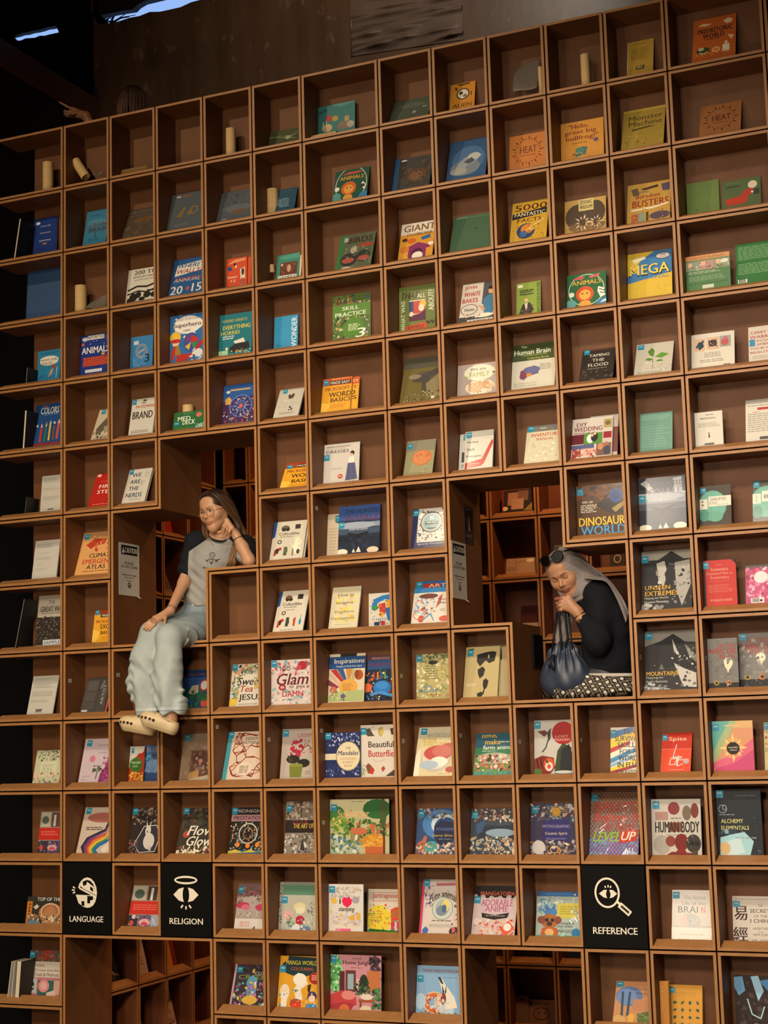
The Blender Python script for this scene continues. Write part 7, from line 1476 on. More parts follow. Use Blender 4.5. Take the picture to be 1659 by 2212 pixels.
def strands(name, material, guides, n, seed, parent, r=0.006, spread=0.022, root=(0.02, 0.01, 0.006), tip=(0.2, 0.1, 0.05), seg=14):
    """hair drawn as many tapering locks that follow the guide lines"""
    rg = random.Random(seed)
    b = MB()
    cols = []
    G_ = [[Vector(p) for p in g] for g in guides]
    def samp(g, t):
        t *= len(g) - 1
        i = min(int(t), len(g) - 2)
        f = t - i
        p0, p1, p2, p3 = g[max(i - 1, 0)], g[i], g[i + 1], g[min(i + 2, len(g) - 1)]
        return 0.5 * (2 * p1 + (p2 - p0) * f + (2 * p0 - 5 * p1 + 4 * p2 - p3) * f * f + (3 * p1 - p0 - 3 * p2 + p3) * f ** 3)
    for k in range(n):
        a = rg.random() * (len(G_) - 1)
        i = min(int(a), len(G_) - 2)
        f = a - i
        e = Vector((rg.uniform(-1, 1), rg.uniform(-1, 1), rg.uniform(-.3, .3))) * spread
        end = rg.uniform(0.86, 1.0)
        pts, rad = [], []
        ph = rg.uniform(0, 6)
        for j in range(seg):
            t = end * j / (seg - 1)
            p = samp(G_[i], t) * (1 - f) + samp(G_[i + 1], t) * f
            w = 0.25 + 0.75 * t
            pts.append(p + e * w + Vector((math.sin(t * 7 + ph), math.cos(t * 6 + ph), 0)) * 0.003 * t)
            rad.append(r * (1.0 - 0.75 * t ** 3) * rg.uniform(.95, 1.05))
        v0 = len(b.v)
        b.tube(pts, rad, 6)
        sh = rg.uniform(0.6, 1.3)
        for j in range(seg):
            t = j / (seg - 1)
            c = [(root[q] * (1 - t ** 1.2) + tip[q] * t ** 1.2) * sh for q in range(3)]
            cols += [(c[0], c[1], c[2], 1.0)] * 6
    o = b.build(name, material, None, True)
    at_ = o.data.color_attributes.new('Col', 'FLOAT_COLOR', 'POINT')
    at_.data.foreach_set('color', np.array(cols, np.float32).ravel())
    return base(o, parent)

M_SKIN = attr_mat('skin', 0.45, spec=0.4, sss=0.10)
M_HAIR = attr_mat('brown_hair', 0.45, spec=0.35)
M_CLOTH = attr_mat('dyed_cloth', 0.85, spec=0.2)
M_CLOG = attr_mat('cream_foam', 0.5, spec=0.4)
M_WIRE = mat('thin_gold_wire', '8a6a4c', 0.3, 0.8)
M_GOLD = mat('gold_bracelet', 'd8a860', 0.22, 1.0)
M_LENS = mat('dark_lens', '0c0705', 0.12, 0, 0.6)
M_CORD = mat('dark_cord', '1a1210', 0.6)

def ring_tube(fn, n, r, name, material, parent, seg=8):
    b = MB()
    b.tube([fn(2 * math.pi * i / n) for i in range(n + 1)], r, seg, caps=False)
    return base(b.build(name, material, None, True), parent)


# ---------------------------------------------------------------- the woman in jeans, sitting in the left opening
P = at
SEAT = zr(8) + G + T
woman = thing('person', 'person in grey raglan t-shirt and pale jeans sitting with chin on hand', 'person', (0.75, 0.2, SEAT))
bpy.context.view_layer.update()
H = Frame(P(466, 1104, .17), (-0.54, -0.10, 0.83), (-0.27, 0.95, 0.05))
neck0, neck1 = H(0, -.070, -.020), P(479, 1168, .25)
chest, belly, pelv = P(462, 1210, .25), P(446, 1285, .25), P(432, 1343, .24)
pelv[2] = SEAT + 0.115
shR, shL = P(424, 1172, .24), P(527, 1180, .27)
elR, wrR = P(397, 1260, .13), P(368, 1319, -.035)
elL, wrL = P(538, 1205, .10), P(510, 1156, .10)
elL[2] = zr(7) + G + T + 0.036
kR, kL = P(331, 1369, -.12), P(366, 1376, -.155)
aR, aL = P(322, 1536, -.13), P(368, 1536, -.165)
tR, tL = P(262, 1572, -.17), P(305, 1563, -.20)
S = Soft(0.0034, 0.03)
head(S, H)
S.cap(neck0, neck1, .047, .052, 0.03)
S.cap(neck1, chest, .062, .105, 0.05)
S.cap(shR, shL, .055, .055, 0.06)
S.cap(chest, belly, .108, .098, 0.05)
S.cap(belly, pelv, .100, .118, 0.05)
S.chain([shR, elR, wrR], [.043, .033, .0235], 0.02)
S.chain([shL, elL], [.046, .036], 0.02)
S.chain([elL, (elL + wrL) / 2 + np.array([0, 0, 0.004]), wrL], [.034, .033, .0235], 0.015)
# right hand laid over the knee
kn = [P(345, 1341, -.105), P(341, 1339, -.115), P(337, 1337, -.12), P(334, 1335, -.122)]
S.cap(wrR, kn[1], .022, .016, 0.012)
S.cap(wrR, kn[3], .020, .013, 0.012)
S.cap(kn[0], kn[3], .013, .012, 0.008)
tips = [P(322, 1361, -.20), P(315, 1360, -.205), P(310, 1357, -.205), P(314, 1350, -.20)]
mids = [P(334, 1349, -.175), P(328, 1347, -.18), P(324, 1345, -.182), P(323, 1341, -.178)]
fingers(S, [[kn[i], mids[i], tips[i]] for i in range(4)])
fingers(S, [[P(358, 1331, -.07), P(356, 1345, -.13), P(351, 1357, -.165)]], .010, .0075)
# left hand: loose fist under the jaw
kk = [P(490, 1124, .075), P(494, 1129, .07), P(498, 1134, .066), P(501, 1140, .068)]
S.cap(wrL, kk[0], .021, .014, 0.012)
S.cap(wrL, kk[3], .020, .013, 0.012)
S.cap(kk[0], kk[3], .012, .012, 0.008)
fingers(S, [[kk[0], P(483, 1136, .052), P(478, 1151, .068)],
            [kk[1], P(486, 1139, .048), P(482, 1154, .064)],
            [kk[2], P(491, 1143, .046), P(488, 1156, .062)],
            [kk[3], P(496, 1148, .05), P(494, 1157, .066)]], .0085, .0062)
fingers(S, [[P(500, 1146, .085), P(487, 1146, .095), P(471, 1150, .088)]], .010, .0070)
# feet and shins (inside jeans and clogs)
for kx, ax_, tx in ((kR, aR, tR), (kL, aL, tL)):
    S.chain([pelv + (np.array([-.06, 0, 0]) if kx is kR else np.array([.06, 0, 0])), kx], [.080, .048], 0.03)
    S.chain([kx, P(316, 1430, -.13) if kx is kR else P(362, 1440, -.16), ax_], [.048, .042, .034], 0.02)
    hd = nrm(tx - ax_)
    S.chain([ax_, ax_ + np.array([0, 0, -.045]), ax_ * .25 + tx * .75], [.036, .034, .026], 0.02)
SK, LIPC = rgb('b98a68'), rgb('aa6254')
def skin_col(V):
    c = np.tile(SK, (len(V), 1))
    face_paint(V, H, SK, LIPC, c)
    return c
bd = S.skin('body', M_SKIN, woman, skin_col)
face_details(bd, H, woman, hexc('3a2418'))

def hash3(x, y, z, s=1.0):
    return np.sin(x * 31.7 * s + 1.3) * np.sin(y * 37.1 * s + 0.7) * np.sin(z * 29.3 * s + 2.1)

# t-shirt
S = Soft(0.0032, 0.05)
S.cap(neck1 + np.array([0, 0, -.03]), chest, .075, .118, 0.05)
S.cap(shR, shL, .064, .064, 0.06)
S.cap(chest + .05 * TOWARD * .4, belly, .118, .110, 0.05)
S.cap(belly, pelv + np.array([0, 0, .02]), .112, .118, 0.05)
S.ell(chest + 0.055 * TOWARD - 0.02 * UP - 0.045 * RIGHT, (.055, .05, .055), None, 0.05)
S.ell(chest + 0.055 * TOWARD - 0.02 * UP + 0.055 * RIGHT, (.055, .05, .055), None, 0.05)
cuR, cuL = shR * .42 + elR * .58, shL * .45 + elL * .55
S.cap(shR, cuR + (elR - shR) * .08, .062, .060, 0.03)
S.cap(shL, cuL + (elL - shL) * .08, .062, .060, 0.03)
S.cap(cuR, elR, .040, .036, 0.004, True)
hem = P(434, 1309, .25)
S.cut(hem, (-.12, 0, -1))
S.cap(neck0, neck1 + np.array([0, -.016, -.022]), .052, .066, 0.006, True)
def shirt_warp(x, y, z):
    return 0.0035 * np.sin((z * 3.2 + x * 1.8 + y * 1.2) * 26 + 3 * np.sin(x * 14 + z * 5)) * np.clip((3.02 - z) * 5, 0.1, 1) + 0.002 * np.sin(z * 60 + x * 40)
def shirt_col(V):
    c = np.tile(rgb('94928c'), (len(V), 1))
    dR = np.linalg.norm(V - shR, axis=1)
    ax_ = nrm(elR - shR)
    bl = (V - (shR + np.array([.035, 0, .0]))) @ nrm(np.array([-1, 0, -.25]) @ np.eye(3))
    uR, uL = (V - shR) @ UP, (V - shL) @ UP
    sleeve = ((V - shR) @ RIGHT < np.maximum(-.030, .043 + 1.49 * uR)) & (uR > -0.20)
    sleeveL = ((V - shL) @ RIGHT > -np.maximum(-.030, .030 + 1.2 * uL)) & (uL > -0.16)
    navy = rgb('14161c')
    sm = lambda d: np.clip(d / .004 + .5, 0, 1)
    mR = sm(np.maximum(-.030, .043 + 1.49 * uR) - (V - shR) @ RIGHT) * (uR > -.20)
    mL = sm((V - shL) @ RIGHT + np.maximum(-.030, .030 + 1.2 * uL)) * (uL > -.16)
    m = np.maximum(mR, mL)[:, None]
    c = c * (1 - m) + navy * m
    q = V - neck1
    m = sm(.081 - np.linalg.norm(q - np.array([0, -.016, -.022]), axis=1))[:, None]
    c = c * (1 - m) + rgb('121216') * m
    return c
shirt = S.skin('t_shirt', M_CLOTH, woman, shirt_col, shirt_warp)

# drawing printed on the chest, laid on the cloth
def on_surface(o, px, py, lift=0.0015):
    me = o.data
    if 'bvh' not in on_surface.__dict__ or on_surface.owner is not o:
        on_surface.bvh = BVHTree.FromPolygons([v.co[:] for v in me.vertices], [p.vertices[:] for p in me.polygons])
        on_surface.owner = o
    d = Vector(ROT.T @ np.array([(px - 829.5) / FPX, (py - 1106) / FPX, 1.0])).normalized()
    h = on_surface.bvh.ray_cast(Vector(CAM), d)
    return (h[0] - d * lift) if h[0] is not None else None
Z8 = lambda x, y: (380 + x / 8.295, 1040 + y / 8.295)
lines = [[(600, 1300), (640, 1275), (690, 1285), (700, 1330), (660, 1360), (610, 1345), (600, 1300)],
         [(530, 1405), (570, 1420), (600, 1380), (640, 1400), (660, 1380), (720, 1420), (790, 1385)],
         [(600, 1420), (630, 1480), (670, 1430), (640, 1390)], [(540, 1400), (570, 1450)], [(720, 1400), (715, 1450)], [(740, 1390), (735, 1440)],
         [(620, 1440), (625, 1475), (650, 1440)], [(630, 1310), (640, 1330)], [(670, 1305), (672, 1325)],
         [(480, 1540), (520, 1550)], [(500, 1525), (505, 1560)], [(540, 1535), (545, 1560)], [(560, 1545), (570, 1560)]]
b = MB()
for ln in lines:
    pts = []
    for (x0, y0), (x1, y1) in zip(ln, ln[1:]):
        for t in (0, .33, .66):
            pts.append(on_surface(shirt, *Z8(x0 + (x1 - x0) * t, y0 + (y1 - y0) * t)))
    pts.append(on_surface(shirt, *Z8(*ln[-1])))
    pts = [p for p in pts if p is not None]
    if len(pts) > 1:
        b.tube(pts, 0.0016, 5)
base(b.build('shirt_print', M_CORD), woman)

# jeans
S = Soft(0.0042, 0.035)
hipR, hipL = pelv + np.array([-.062, -.02, -.015]), pelv + np.array([.058, -.02, -.015])
S.cap(belly * .35 + pelv * .65, pelv, .116, .124, 0.04)
S.cap(hipR, kR, .096, .070, 0.04)
S.cap(hipL, kL, .096, .070, 0.04)
S.chain([kR, P(316, 1420, -.13), P(310, 1470, -.13), aR + np.array([-.008, 0, .030])], [.072, .082, .084, .077], 0.025)
S.chain([kL, P(362, 1455, -.16), aL + np.array([.004, 0, .035])], [.068, .079, .083], 0.025)
S.cut(P(345, 1541, -.15), (0, 0.06, -1))
S.cut(P(436, 1296, .25), (.1, 0, 1))
def jean_warp(x, y, z):
    a = 0.0045 * np.sin(z * 38 + 4 * np.sin(x * 22 + z * 7)) * np.clip((2.44 - z) * 9, 0, 1)
    k = 0.008 * np.sin((z * 1.2 - x * .9) * 75 + 5 * np.sin(y * 18)) * np.exp(-((z - 2.46) / .07) ** 2) * (y > -.09)
    low = 0.007 * np.sin(x * 70 + 3 * np.sin(z * 11)) * np.clip((2.34 - z) * 5, 0, 1)
    bk = 0.0045 * np.sin(z * 110 + 4 * np.sin(x * 30)) * np.clip((np.abs(x - .745) - .115) * 25, 0, 1) * (z < 2.36) * (z > 2.1)
    return a + k + low + bk
def jean_col(V):
    z = V[:, 2]
    t = np.clip((z - 2.36) / .25, 0, 1)[:, None]
    lo, hi = rgb('a3aca8'), rgb('7d8a90')
    c = lo * (1 - t) + hi * t
    n = hash3(V[:, 0], V[:, 1], V[:, 2], 1.0) + .5 * hash3(V[:, 0], V[:, 1], V[:, 2], 3.1)
    c = c * (1 + 0.10 * n)[:, None]
    wear = np.exp(-(np.minimum(np.linalg.norm(V - kR, axis=1), np.linalg.norm(V - kL, axis=1)) / .14) ** 2)[:, None]
    c = c * (1 - .45 * wear) + rgb('bcc2bc') * .45 * wear
    hz = P(345, 1541, -.15)[2]
    hem_ = (z < hz + .030)
    c[hem_] = rgb('b9c3c4')
    c[(z < hz + .012) & (z > hz + .008)] = rgb('6a767c')
    return c
jeans = S.skin('jeans', M_CLOTH, woman, jean_col, jean_warp)
b = MB()
bt = on_surface(jeans, 240 + 960 / 5.396, 1200 + 560 / 5.396, 0.004)
if bt is not None:
    b.tube([bt, bt + Vector(TOWARD) * .004], .009, 12)
    base(b.build('jeans_button', mat('steel_button', 'c8c4b8', 0.3, 0.9)), woman)

# clogs
def clog(name, toe, ank, heel):
    up = np.array([0, 0, 1.0])
    f = nrm(toe - heel)
    s = nrm(np.cross(up, f))
    u = np.cross(f, s)
    at3 = lambda x, y, z: heel + x * f + y * s + z * u
    L = np.linalg.norm(toe - heel)
    S = Soft(0.003, 0.02)
    R = np.stack([f, s, u], 1)
    S.ell(at3(L * .66, 0, .030), (L * .36, .052, .042), R, 0.02)
    S.ell(at3(L * .34, 0, .034), (L * .30, .046, .046), R, 0.03)
    S.ell(at3(L * .12, 0, .020), (L * .13, .040, .034), R, 0.03)
    S.cap(at3(.035, 0, .0), at3(L - .055, 0, .004), .030, .036, 0.02)
    S.ell(at3(L * .26, 0, .062), (L * .24, .034, .040), R, 0.012, True)
    S.cut(at3(0, 0, -.018), -u)
    holes = [(.93, .030, .040), (.82, .045, .046), (.70, .050, .048), (.60, .050, .046), (.90, -.030, .044), (.78, -.045, .048), (.80, .012, .072), (.72, .020, .074), (.72, -.008, .076), (.63, .010, .080), (.64, .028, .072), (.82, -.014, .070)]
    big = 6
    def dark(V):
        c = np.tile(rgb('cbb48c'), (len(V), 1))
        d = V - heel
        x, y, z = d @ f, d @ s, d @ u
        c[z < .004] = rgb('bda67e')
        for i, (hx, hy, hz) in enumerate(holes):
            r = .0082 if i < big else .004
            q = np.sqrt((x - hx * L) ** 2 + (y - hy) ** 2 * (.6 if i < big else 1) + (0 if i >= big else 1) * (z - hz * .62) ** 2)
            c[q < r] = rgb('2a1c12')
        return c
    for i, (hx, hy, hz) in enumerate(holes[:big]):
        S.ell(at3(hx * L, hy * 1.12, hz * .62), (.0075, .012, .0075), R, 0.002, True)
    o = S.skin(name, M_CLOG, woman, dark)
    bb = MB()      # rim and strap round the foot opening
    n = 24
    bb.tube([at3(L * .27 + math.cos(2 * math.pi * i / n) * L * .24, math.sin(2 * math.pi * i / n) * .040, .058 + .010 * math.cos(2 * math.pi * i / n)) for i in range(n + 1)], .0065, 8, col=hexc('c4ac84'), caps=False)
    st = bb.build('heel_strap', M_CLOG, None, True)
    st.parent = o
    st.matrix_parent_inverse = o.matrix_world.inverted()
    o['label'] = 'cream foam clog with round vent holes'
    return o
clog('clog', P(257, 1569, -.17), aR, P(333, 1583, -.12))
clog('clog', P(301, 1557, -.21), aL, P(381, 1583, -.15))

# hair: a cap with locks falling on both sides
def hc(x, y, z):
    return Vector(H(x, y, z))
S = Soft(0.0036, 0.02)
S.ell(H(0, .034, -.018), (.084, .094, .107), H.R, 0.02)
S.ell(H(0, -.02, -.055), (.072, .09, .060), H.R, 0.02)
S.ell(H(.006, -.042, .080), (.062, .110, .078), H.R, 0.008, True)
def cap_col(V):
    c = np.tile(rgb('2c1a10'), (len(V), 1))
    d = V - H.c
    n = np.sin(np.arctan2(d @ H.s, d @ H.u) * 60 + (d @ H.f) * 30)
    return c * (1 + .35 * n)[:, None]
S.skin('hair', M_HAIR, woman, cap_col)
g = lambda *pts: [Vector(p) for p in pts]
part = hc(.012, .118, .020)
# far side, framing the cheek on the left of the picture
strands('hair_locks', M_HAIR, [
    g(part, hc(-.040, .105, .045), hc(-.070, .045, .050), P(445, 1130, .19), P(448, 1160, .17), P(464, 1182, .15)),
    g(part, hc(-.045, .100, .030), hc(-.080, .035, .020), P(440, 1128, .22), P(441, 1155, .20), P(455, 1178, .17)),
    g(part, hc(-.045, .095, .000), hc(-.084, .020, -.010), P(440, 1135, .24), P(447, 1165, .21), P(462, 1186, .165))], 60, 3, woman, .0060, .010, tuple(rgb('1e110a')), tuple(rgb('6a4830')))
# near side, over the ear and down the shoulder
strands('hair_locks', M_HAIR, [
    g(part, hc(.050, .095, .055), hc(.078, .045, .035), hc(.086, -.02, .000), P(522, 1140, .24), P(530, 1165, .25), P(540, 1186, .23)),
    g(part, hc(.055, .095, .030), hc(.088, .035, .005), hc(.094, -.03, -.030), P(526, 1145, .26), P(534, 1168, .25), P(552, 1182, .20)),
    g(part, hc(.045, .100, -.010), hc(.086, .045, -.040), hc(.090, -.03, -.070), P(520, 1140, .30), P(528, 1170, .30), P(545, 1190, .27))], 80, 4, woman, .0060, .011, tuple(rgb('1e110a')), tuple(rgb('6e4c32')))
# the bunch in front of the chest, behind the forearm
strands('hair_locks', M_HAIR, [
    g(hc(.088, -.02, -.01), P(512, 1140, .20), P(508, 1165, .155), P(500, 1195, .125), P(490, 1226, .115)),
    g(hc(.092, -.03, -.03), P(518, 1145, .21), P(514, 1170, .16), P(510, 1200, .13), P(503, 1228, .12))], 70, 5, woman, .0058, .012, tuple(rgb('2e1a0f')), tuple(rgb('84623f')))
strands('hair_locks', M_HAIR, [
    g(hc(-.03, .09, -.07), hc(-.06, .02, -.10), P(462, 1150, .30), P(470, 1180, .33)),
    g(hc(.03, .09, -.07), hc(.06, .02, -.11), P(505, 1150, .33), P(512, 1185, .35))], 60, 6, woman, .007, .014, tuple(rgb('1e120a')), tuple(rgb('5a3c26')))

# glasses
b = MB()
for q in (-1, 1):
    n = 26
    b.tube([H(q * .033 + .0245 * math.cos(2 * math.pi * i / n), -.004 + .0215 * math.sin(2 * math.pi * i / n), .100 - abs(q * .033 + .0245 * math.cos(2 * math.pi * i / n)) * .22) for i in range(n + 1)], .0011, 6, caps=False)
    b.tube([H(q * .057, .002, .088), H(q * .074, .004, .05), H(q * .077, .004, .0), H(q * .077, -.006, -.02)], .0011, 6)
b.tube([H(-.009, .000, .0985), H(0, .004, .1005), H(.009, .000, .0985)], .0012, 6)
gl = base(b.build('glasses', M_WIRE, None, True), woman)
gl['label'] = 'thin round wire glasses'

# bracelets
def wrist_ring(p, d, r, tr, m, name, par, lab):
    d = nrm(d)
    a = nrm(np.cross(d, [0.2, 0.1, 1]))
    c_ = np.cross(d, a)
    o = ring_tube(lambda t: Vector(p + (a * math.cos(t) + c_ * math.sin(t)) * r), 24, tr, name, m, par)
    o['label'] = lab
wrist_ring(wrL + (elL - wrL) * .16, elL - wrL, .031, .0016, M_CORD, 'bracelet', woman, 'dark thread bracelet')
wrist_ring(wrR + (elR - wrR) * .06, elR - wrR, .0285, .0013, M_WIRE, 'bracelet', woman, 'fine chain bracelet')

# ---------------------------------------------------------------- the woman in the headscarf, sitting in the right opening
SEAT2 = zr(9) + G + T
lady = thing('person', 'person in grey headscarf and black sweater looking at a raised hand', 'person', (3.12, 0.2, SEAT2))
bpy.context.view_layer.update()
H2 = Frame(P(1222, 1240, .17), (-0.42, -0.34, 0.84), (-0.46, 0.88, 0.1))
nk = P(1268, 1276, .22)
ch2, pe2 = P(1312, 1340, .23), P(1318, 1462, .23)
pe2[2] = SEAT2 + 0.125
s2 = P(1296, 1290, .16)
s2b = P(1300, 1292, .31)
e2, w2 = P(1292, 1388, .06), P(1247, 1321, .045)
S = Soft(0.0034, 0.03)
head(S, H2)
S.cap(H2(0, -.06, -.02), nk, .046, .055, 0.03)
S.cap(nk, ch2, .075, .115, 0.05)
S.cap(ch2, pe2, .115, .130, 0.05)
S.cap(s2, s2b, .06, .06, 0.05)
S.chain([s2, e2], [.050, .040], 0.02)
S.chain([e2, e2 * .45 + w2 * .55, w2], [.039, .036, .027], 0.012)
S.cap(w2, P(1229, 1305, .035), .026, .024, 0.012)
kq = [P(1229, 1291, .030), P(1222, 1297, .026), P(1218, 1304, .026), P(1217, 1312, .030)]
for i in range(3):
    S.cap(kq[i], kq[i + 1], .014, .014, 0.01)
S.cap(w2, kq[0], .022, .015, 0.014)
S.cap(w2, kq[3], .021, .014, 0.014)
fingers(S, [[kq[0], P(1212, 1292, .016), P(1201, 1294, .032), P(1206, 1298, .055)],
            [kq[1], P(1210, 1300, .014), P(1204, 1303, .034), P(1211, 1305, .058)],
            [kq[2], P(1210, 1308, .016), P(1206, 1311, .036), P(1213, 1312, .058)],
            [kq[3], P(1212, 1317, .022), P(1209, 1318, .04), P(1216, 1318, .058)]], .0095, .0075)
fingers(S, [[P(1232, 1300, .06), P(1216, 1291, .05), P(1203, 1293, .045)]], .011, .0078)
# legs folded away to the left under the skirt
S.chain([pe2 + np.array([-.03, -.05, -.035]), P(1215, 1470, .13) * [1, 1, 0] + [0, 0, SEAT2 + .085], P(1195, 1480, .36) * [1, 1, 0] + [0, 0, SEAT2 + .06]], [.088, .062, .045], 0.03)
SK2 = rgb('a87858')
def skin2(V):
    c = np.tile(SK2, (len(V), 1))
    face_paint(V, H2, SK2, rgb('84463e'), c)
    c[(V[:, 2] < 2.37) & (V[:, 0] > 2.98)] = rgb('0e1016')
    return c
bd = S.skin('body', M_SKIN, lady, skin2)
face_details(bd, H2, lady, hexc('3a241a'), True)

def clampx(S):
    S.cut((XS[11] - G - T - 0.002, 0, 0), (1, 0, 0))
# black sweater
S = Soft(0.0036, 0.04)
S.cap(nk + np.array([.03, 0, -.03]), ch2, .092, .128, 0.05)
S.cap(ch2, pe2 + np.array([0, 0, .03]), .132, .138, 0.05)
S.cap(s2, s2b, .072, .072, 0.05)
cuff = e2 * .36 + w2 * .64
S.chain([s2, e2, cuff], [.068, .060, .044], 0.03)
S.cap(cuff + (cuff - e2) * .001, w2, .033, .030, 0.003, True)
S.cut(pe2 + np.array([0, 0, -.036]), (0.27, 0.0, -1))
clampx(S)
S.skin('sweater', M_CLOTH, lady, lambda V: np.tile(rgb('0e1016'), (len(V), 1)), lambda x, y, z: 0.003 * np.sin(z * 45 + x * 30 + 3 * np.sin(y * 20)))
b = MB()
S = Soft(0.0045, 0.03)
S.cap(pe2 + np.array([-.03, -.01, -.008]), pe2 + np.array([.05, 0, -.004]), .1385, .1385, 0.03)
S.cut(pe2 + np.array([0, 0, -.004]), (0.03, 0, 1))
S.cut(pe2 + np.array([0, 0, -.022]), (-.03, 0, -1))
clampx(S)
S.skin('shirt_hem', M_CLOTH, lady, lambda V: np.tile(rgb('b8b0a4'), (len(V), 1)))
# plaid skirt
S = Soft(0.004, 0.04)
S.cap(pe2 + np.array([-.02, -.01, -.018]), pe2 + np.array([.06, 0, -.014]), .130, .130, 0.04)
S.chain([pe2 + np.array([-.03, -.045, -.035]), P(1215, 1470, .12) * [1, 1, 0] + [0, 0, SEAT2 + .075], P(1195, 1480, .36) * [1, 1, 0] + [0, 0, SEAT2 + .06]], [.108, .074, .06], 0.04)
S.ell(np.array([3.10, .16, SEAT2 + .03]), (.21, .14, .045), None, 0.04)
S.cut((0, 0, SEAT2 + 0.001), (0, 0, -1))
S.cut(pe2 + np.array([0, 0, -.016]), (0.12, 0, 1))
clampx(S)
def plaid(V):
    a = (V[:, 0] * .94 + V[:, 2] * .50 + V[:, 1] * .3) / .040
    c_ = (-V[:, 0] * .42 + V[:, 2] * .95 + V[:, 1] * .45) / .034
    fa, fc = a - np.floor(a), c_ - np.floor(c_)
    A_, B_ = (fa < .40), (fc < .42)
    c = np.tile(rgb('0f0d0c'), (len(V), 1))
    c[A_ ^ B_] = rgb('2a2521')
    c[A_ & B_] = rgb('cfc6b4')
    th = ((fa > .66) & (fa < .76)) | ((fc > .66) & (fc < .77))
    c[th & ~(A_ & B_)] = rgb('8a8070')
    return c
S.skin('skirt', M_CLOTH, lady, plaid)
# headscarf
SCF = '7f7571'
S = Soft(0.0036, 0.02)
S.ell(H2(0, .034, -.020), (.092, .097, .106), H2.R, 0.02)
S.ell(H2(0, -.040, .000), (.080, .100, .082), H2.R, 0.04)
S.cap(H2(0, -.11, .020), nk + np.array([.0, -.03, -.01]), .060, .070, 0.05)
S.cap(H2(0.02, -.03, -.05), nk + np.array([.035, .02, .02]), .080, .075, 0.05)
S.ell(H2(.006, -.026, .075), (.055, .074, .080), H2.R, 0.008, True)
S.ell(H2(.004, -.028, .02), (.066, .074, .075), H2.R, 0.006, True)
def scarf_warp(x, y, z):
    d0, d1, d2 = x - H2.c[0], y - H2.c[1], z - H2.c[2]
    sx = d0 * H2.s[0] + d1 * H2.s[1] + d2 * H2.s[2]
    sy = d0 * H2.u[0] + d1 * H2.u[1] + d2 * H2.u[2]
    sz = d0 * H2.f[0] + d1 * H2.f[1] + d2 * H2.f[2]
    t = np.sqrt((sy + .02) ** 2 + (sz - .05) ** 2)
    return 0.0065 * np.sin(t * 190 + sx * 30) * np.clip((t - .085) * 26, 0, 1) * np.clip((sx + .03) * 30, 0, 1)
def scarf_col(V):
    d = V - H2.c
    t = np.sqrt((d @ H2.u + .02) ** 2 + (d @ H2.f - .05) ** 2)
    return np.tile(rgb(SCF), (len(V), 1)) * (1 + .05 * np.sin(t * 300))[:, None]
S.skin('headscarf', M_CLOTH, lady, scarf_col, scarf_warp)

def ribbon(name, left, right, m, parent, col, n=40, wav=0.006, thick=0.003, sub=6):
    def samp(g, t):
        g = [Vector(p) for p in g]
        t *= len(g) - 1
        i = min(int(t), len(g) - 2)
        f = t - i
        p0, p1, p2, p3 = g[max(i - 1, 0)], g[i], g[i + 1], g[min(i + 2, len(g) - 1)]
        return 0.5 * (2 * p1 + (p2 - p0) * f + (2 * p0 - 5 * p1 + 4 * p2 - p3) * f * f + (3 * p1 - p0 - 3 * p2 + p3) * f ** 3)
    b = MB()
    for i in range(n + 1):
        a, e = samp(left, i / n), samp(right, i / n)
        for j in range(sub + 1):
            v = j / sub
            p = a * (1 - v) + e * v
            p += Vector(TOWARD) * wav * math.sin(v * 11 + i * .12)
            b.v.append(tuple(p))
    for i in range(n):
        for j in range(sub):
            q = i * (sub + 1) + j
            b.f.append((q, q + 1, q + sub + 2, q + sub + 1))
            b.m.append(0)
            b.c.append(hexc(col))
    o = b.build(name, m, None, True)
    md = o.modifiers.new('thick', 'SOLIDIFY')
    md.thickness = thick
    return base(o, parent)
# the scarf end thrown over the back
ribbon('scarf_tail', [P(1262, 1250, .12), P(1285, 1252, .085), P(1310, 1258, .085), P(1330, 1290, .075), P(1343, 1320, .08), P(1352, 1345, .10)],
       [P(1266, 1232, .20), P(1290, 1243, .20), P(1313, 1251, .16), P(1334, 1276, .13), P(1350, 1302, .12), P(1358, 1322, .13)], M_CLOTH, lady, SCF)
# the end hanging down the front between the straps
ribbon('scarf_tail', [P(1213, 1322, .085), P(1204, 1350, .10), P(1200, 1375, .10), P(1204, 1412, .11)],
       [P(1246, 1320, .10), P(1234, 1350, .11), P(1228, 1380, .115), P(1224, 1412, .12)], M_CLOTH, lady, SCF)
# sunglasses pushed up on the head
def lens(cx, cy, cz, r1, r2, yaw):
    pts = []
    n = 22
    for i in range(n):
        t = 2 * math.pi * i / n
        a, e = r1 * math.cos(t), r2 * math.sin(t) * (1.12 if math.sin(t) < 0 else .9)
        pts.append((a, e))
    return [H2(cx + a * math.cos(yaw), cy + e * .86, cz - e * .5 - abs(a + cx) * .25) for a, e in pts]
b = MB()
for q in (-1, 1):
    rim = lens(q * .036, .120, .074, .033, .027, q * .35)
    back = [p - (H2.f * .86 + H2.u * .5) * .004 for p in rim]
    n = len(rim)
    b.face(rim)
    b.face(back[::-1])
    for i in range(n):
        b.face([rim[i], back[i], back[(i + 1) % n], rim[(i + 1) % n]])
sg = base(b.build('sunglasses', M_LENS, None, False), lady)
sg['label'] = 'dark sunglasses pushed up on the headscarf'
b = MB()
for q in (-1, 1):
    rim = lens(q * .036, .120, .074, .033, .027, q * .35)
    b.tube([Vector(p) for p in rim] + [Vector(rim[0])], .0028, 6, caps=False)
    b.tube([H2(q * .068, .130, .052), H2(q * .096, .110, .010), H2(q * .096, .070, -.045)], [.004, .0035, .003], 8)
b.tube([H2(-.008, .128, .072), H2(0, .132, .074), H2(.008, .128, .072)], .003, 6)
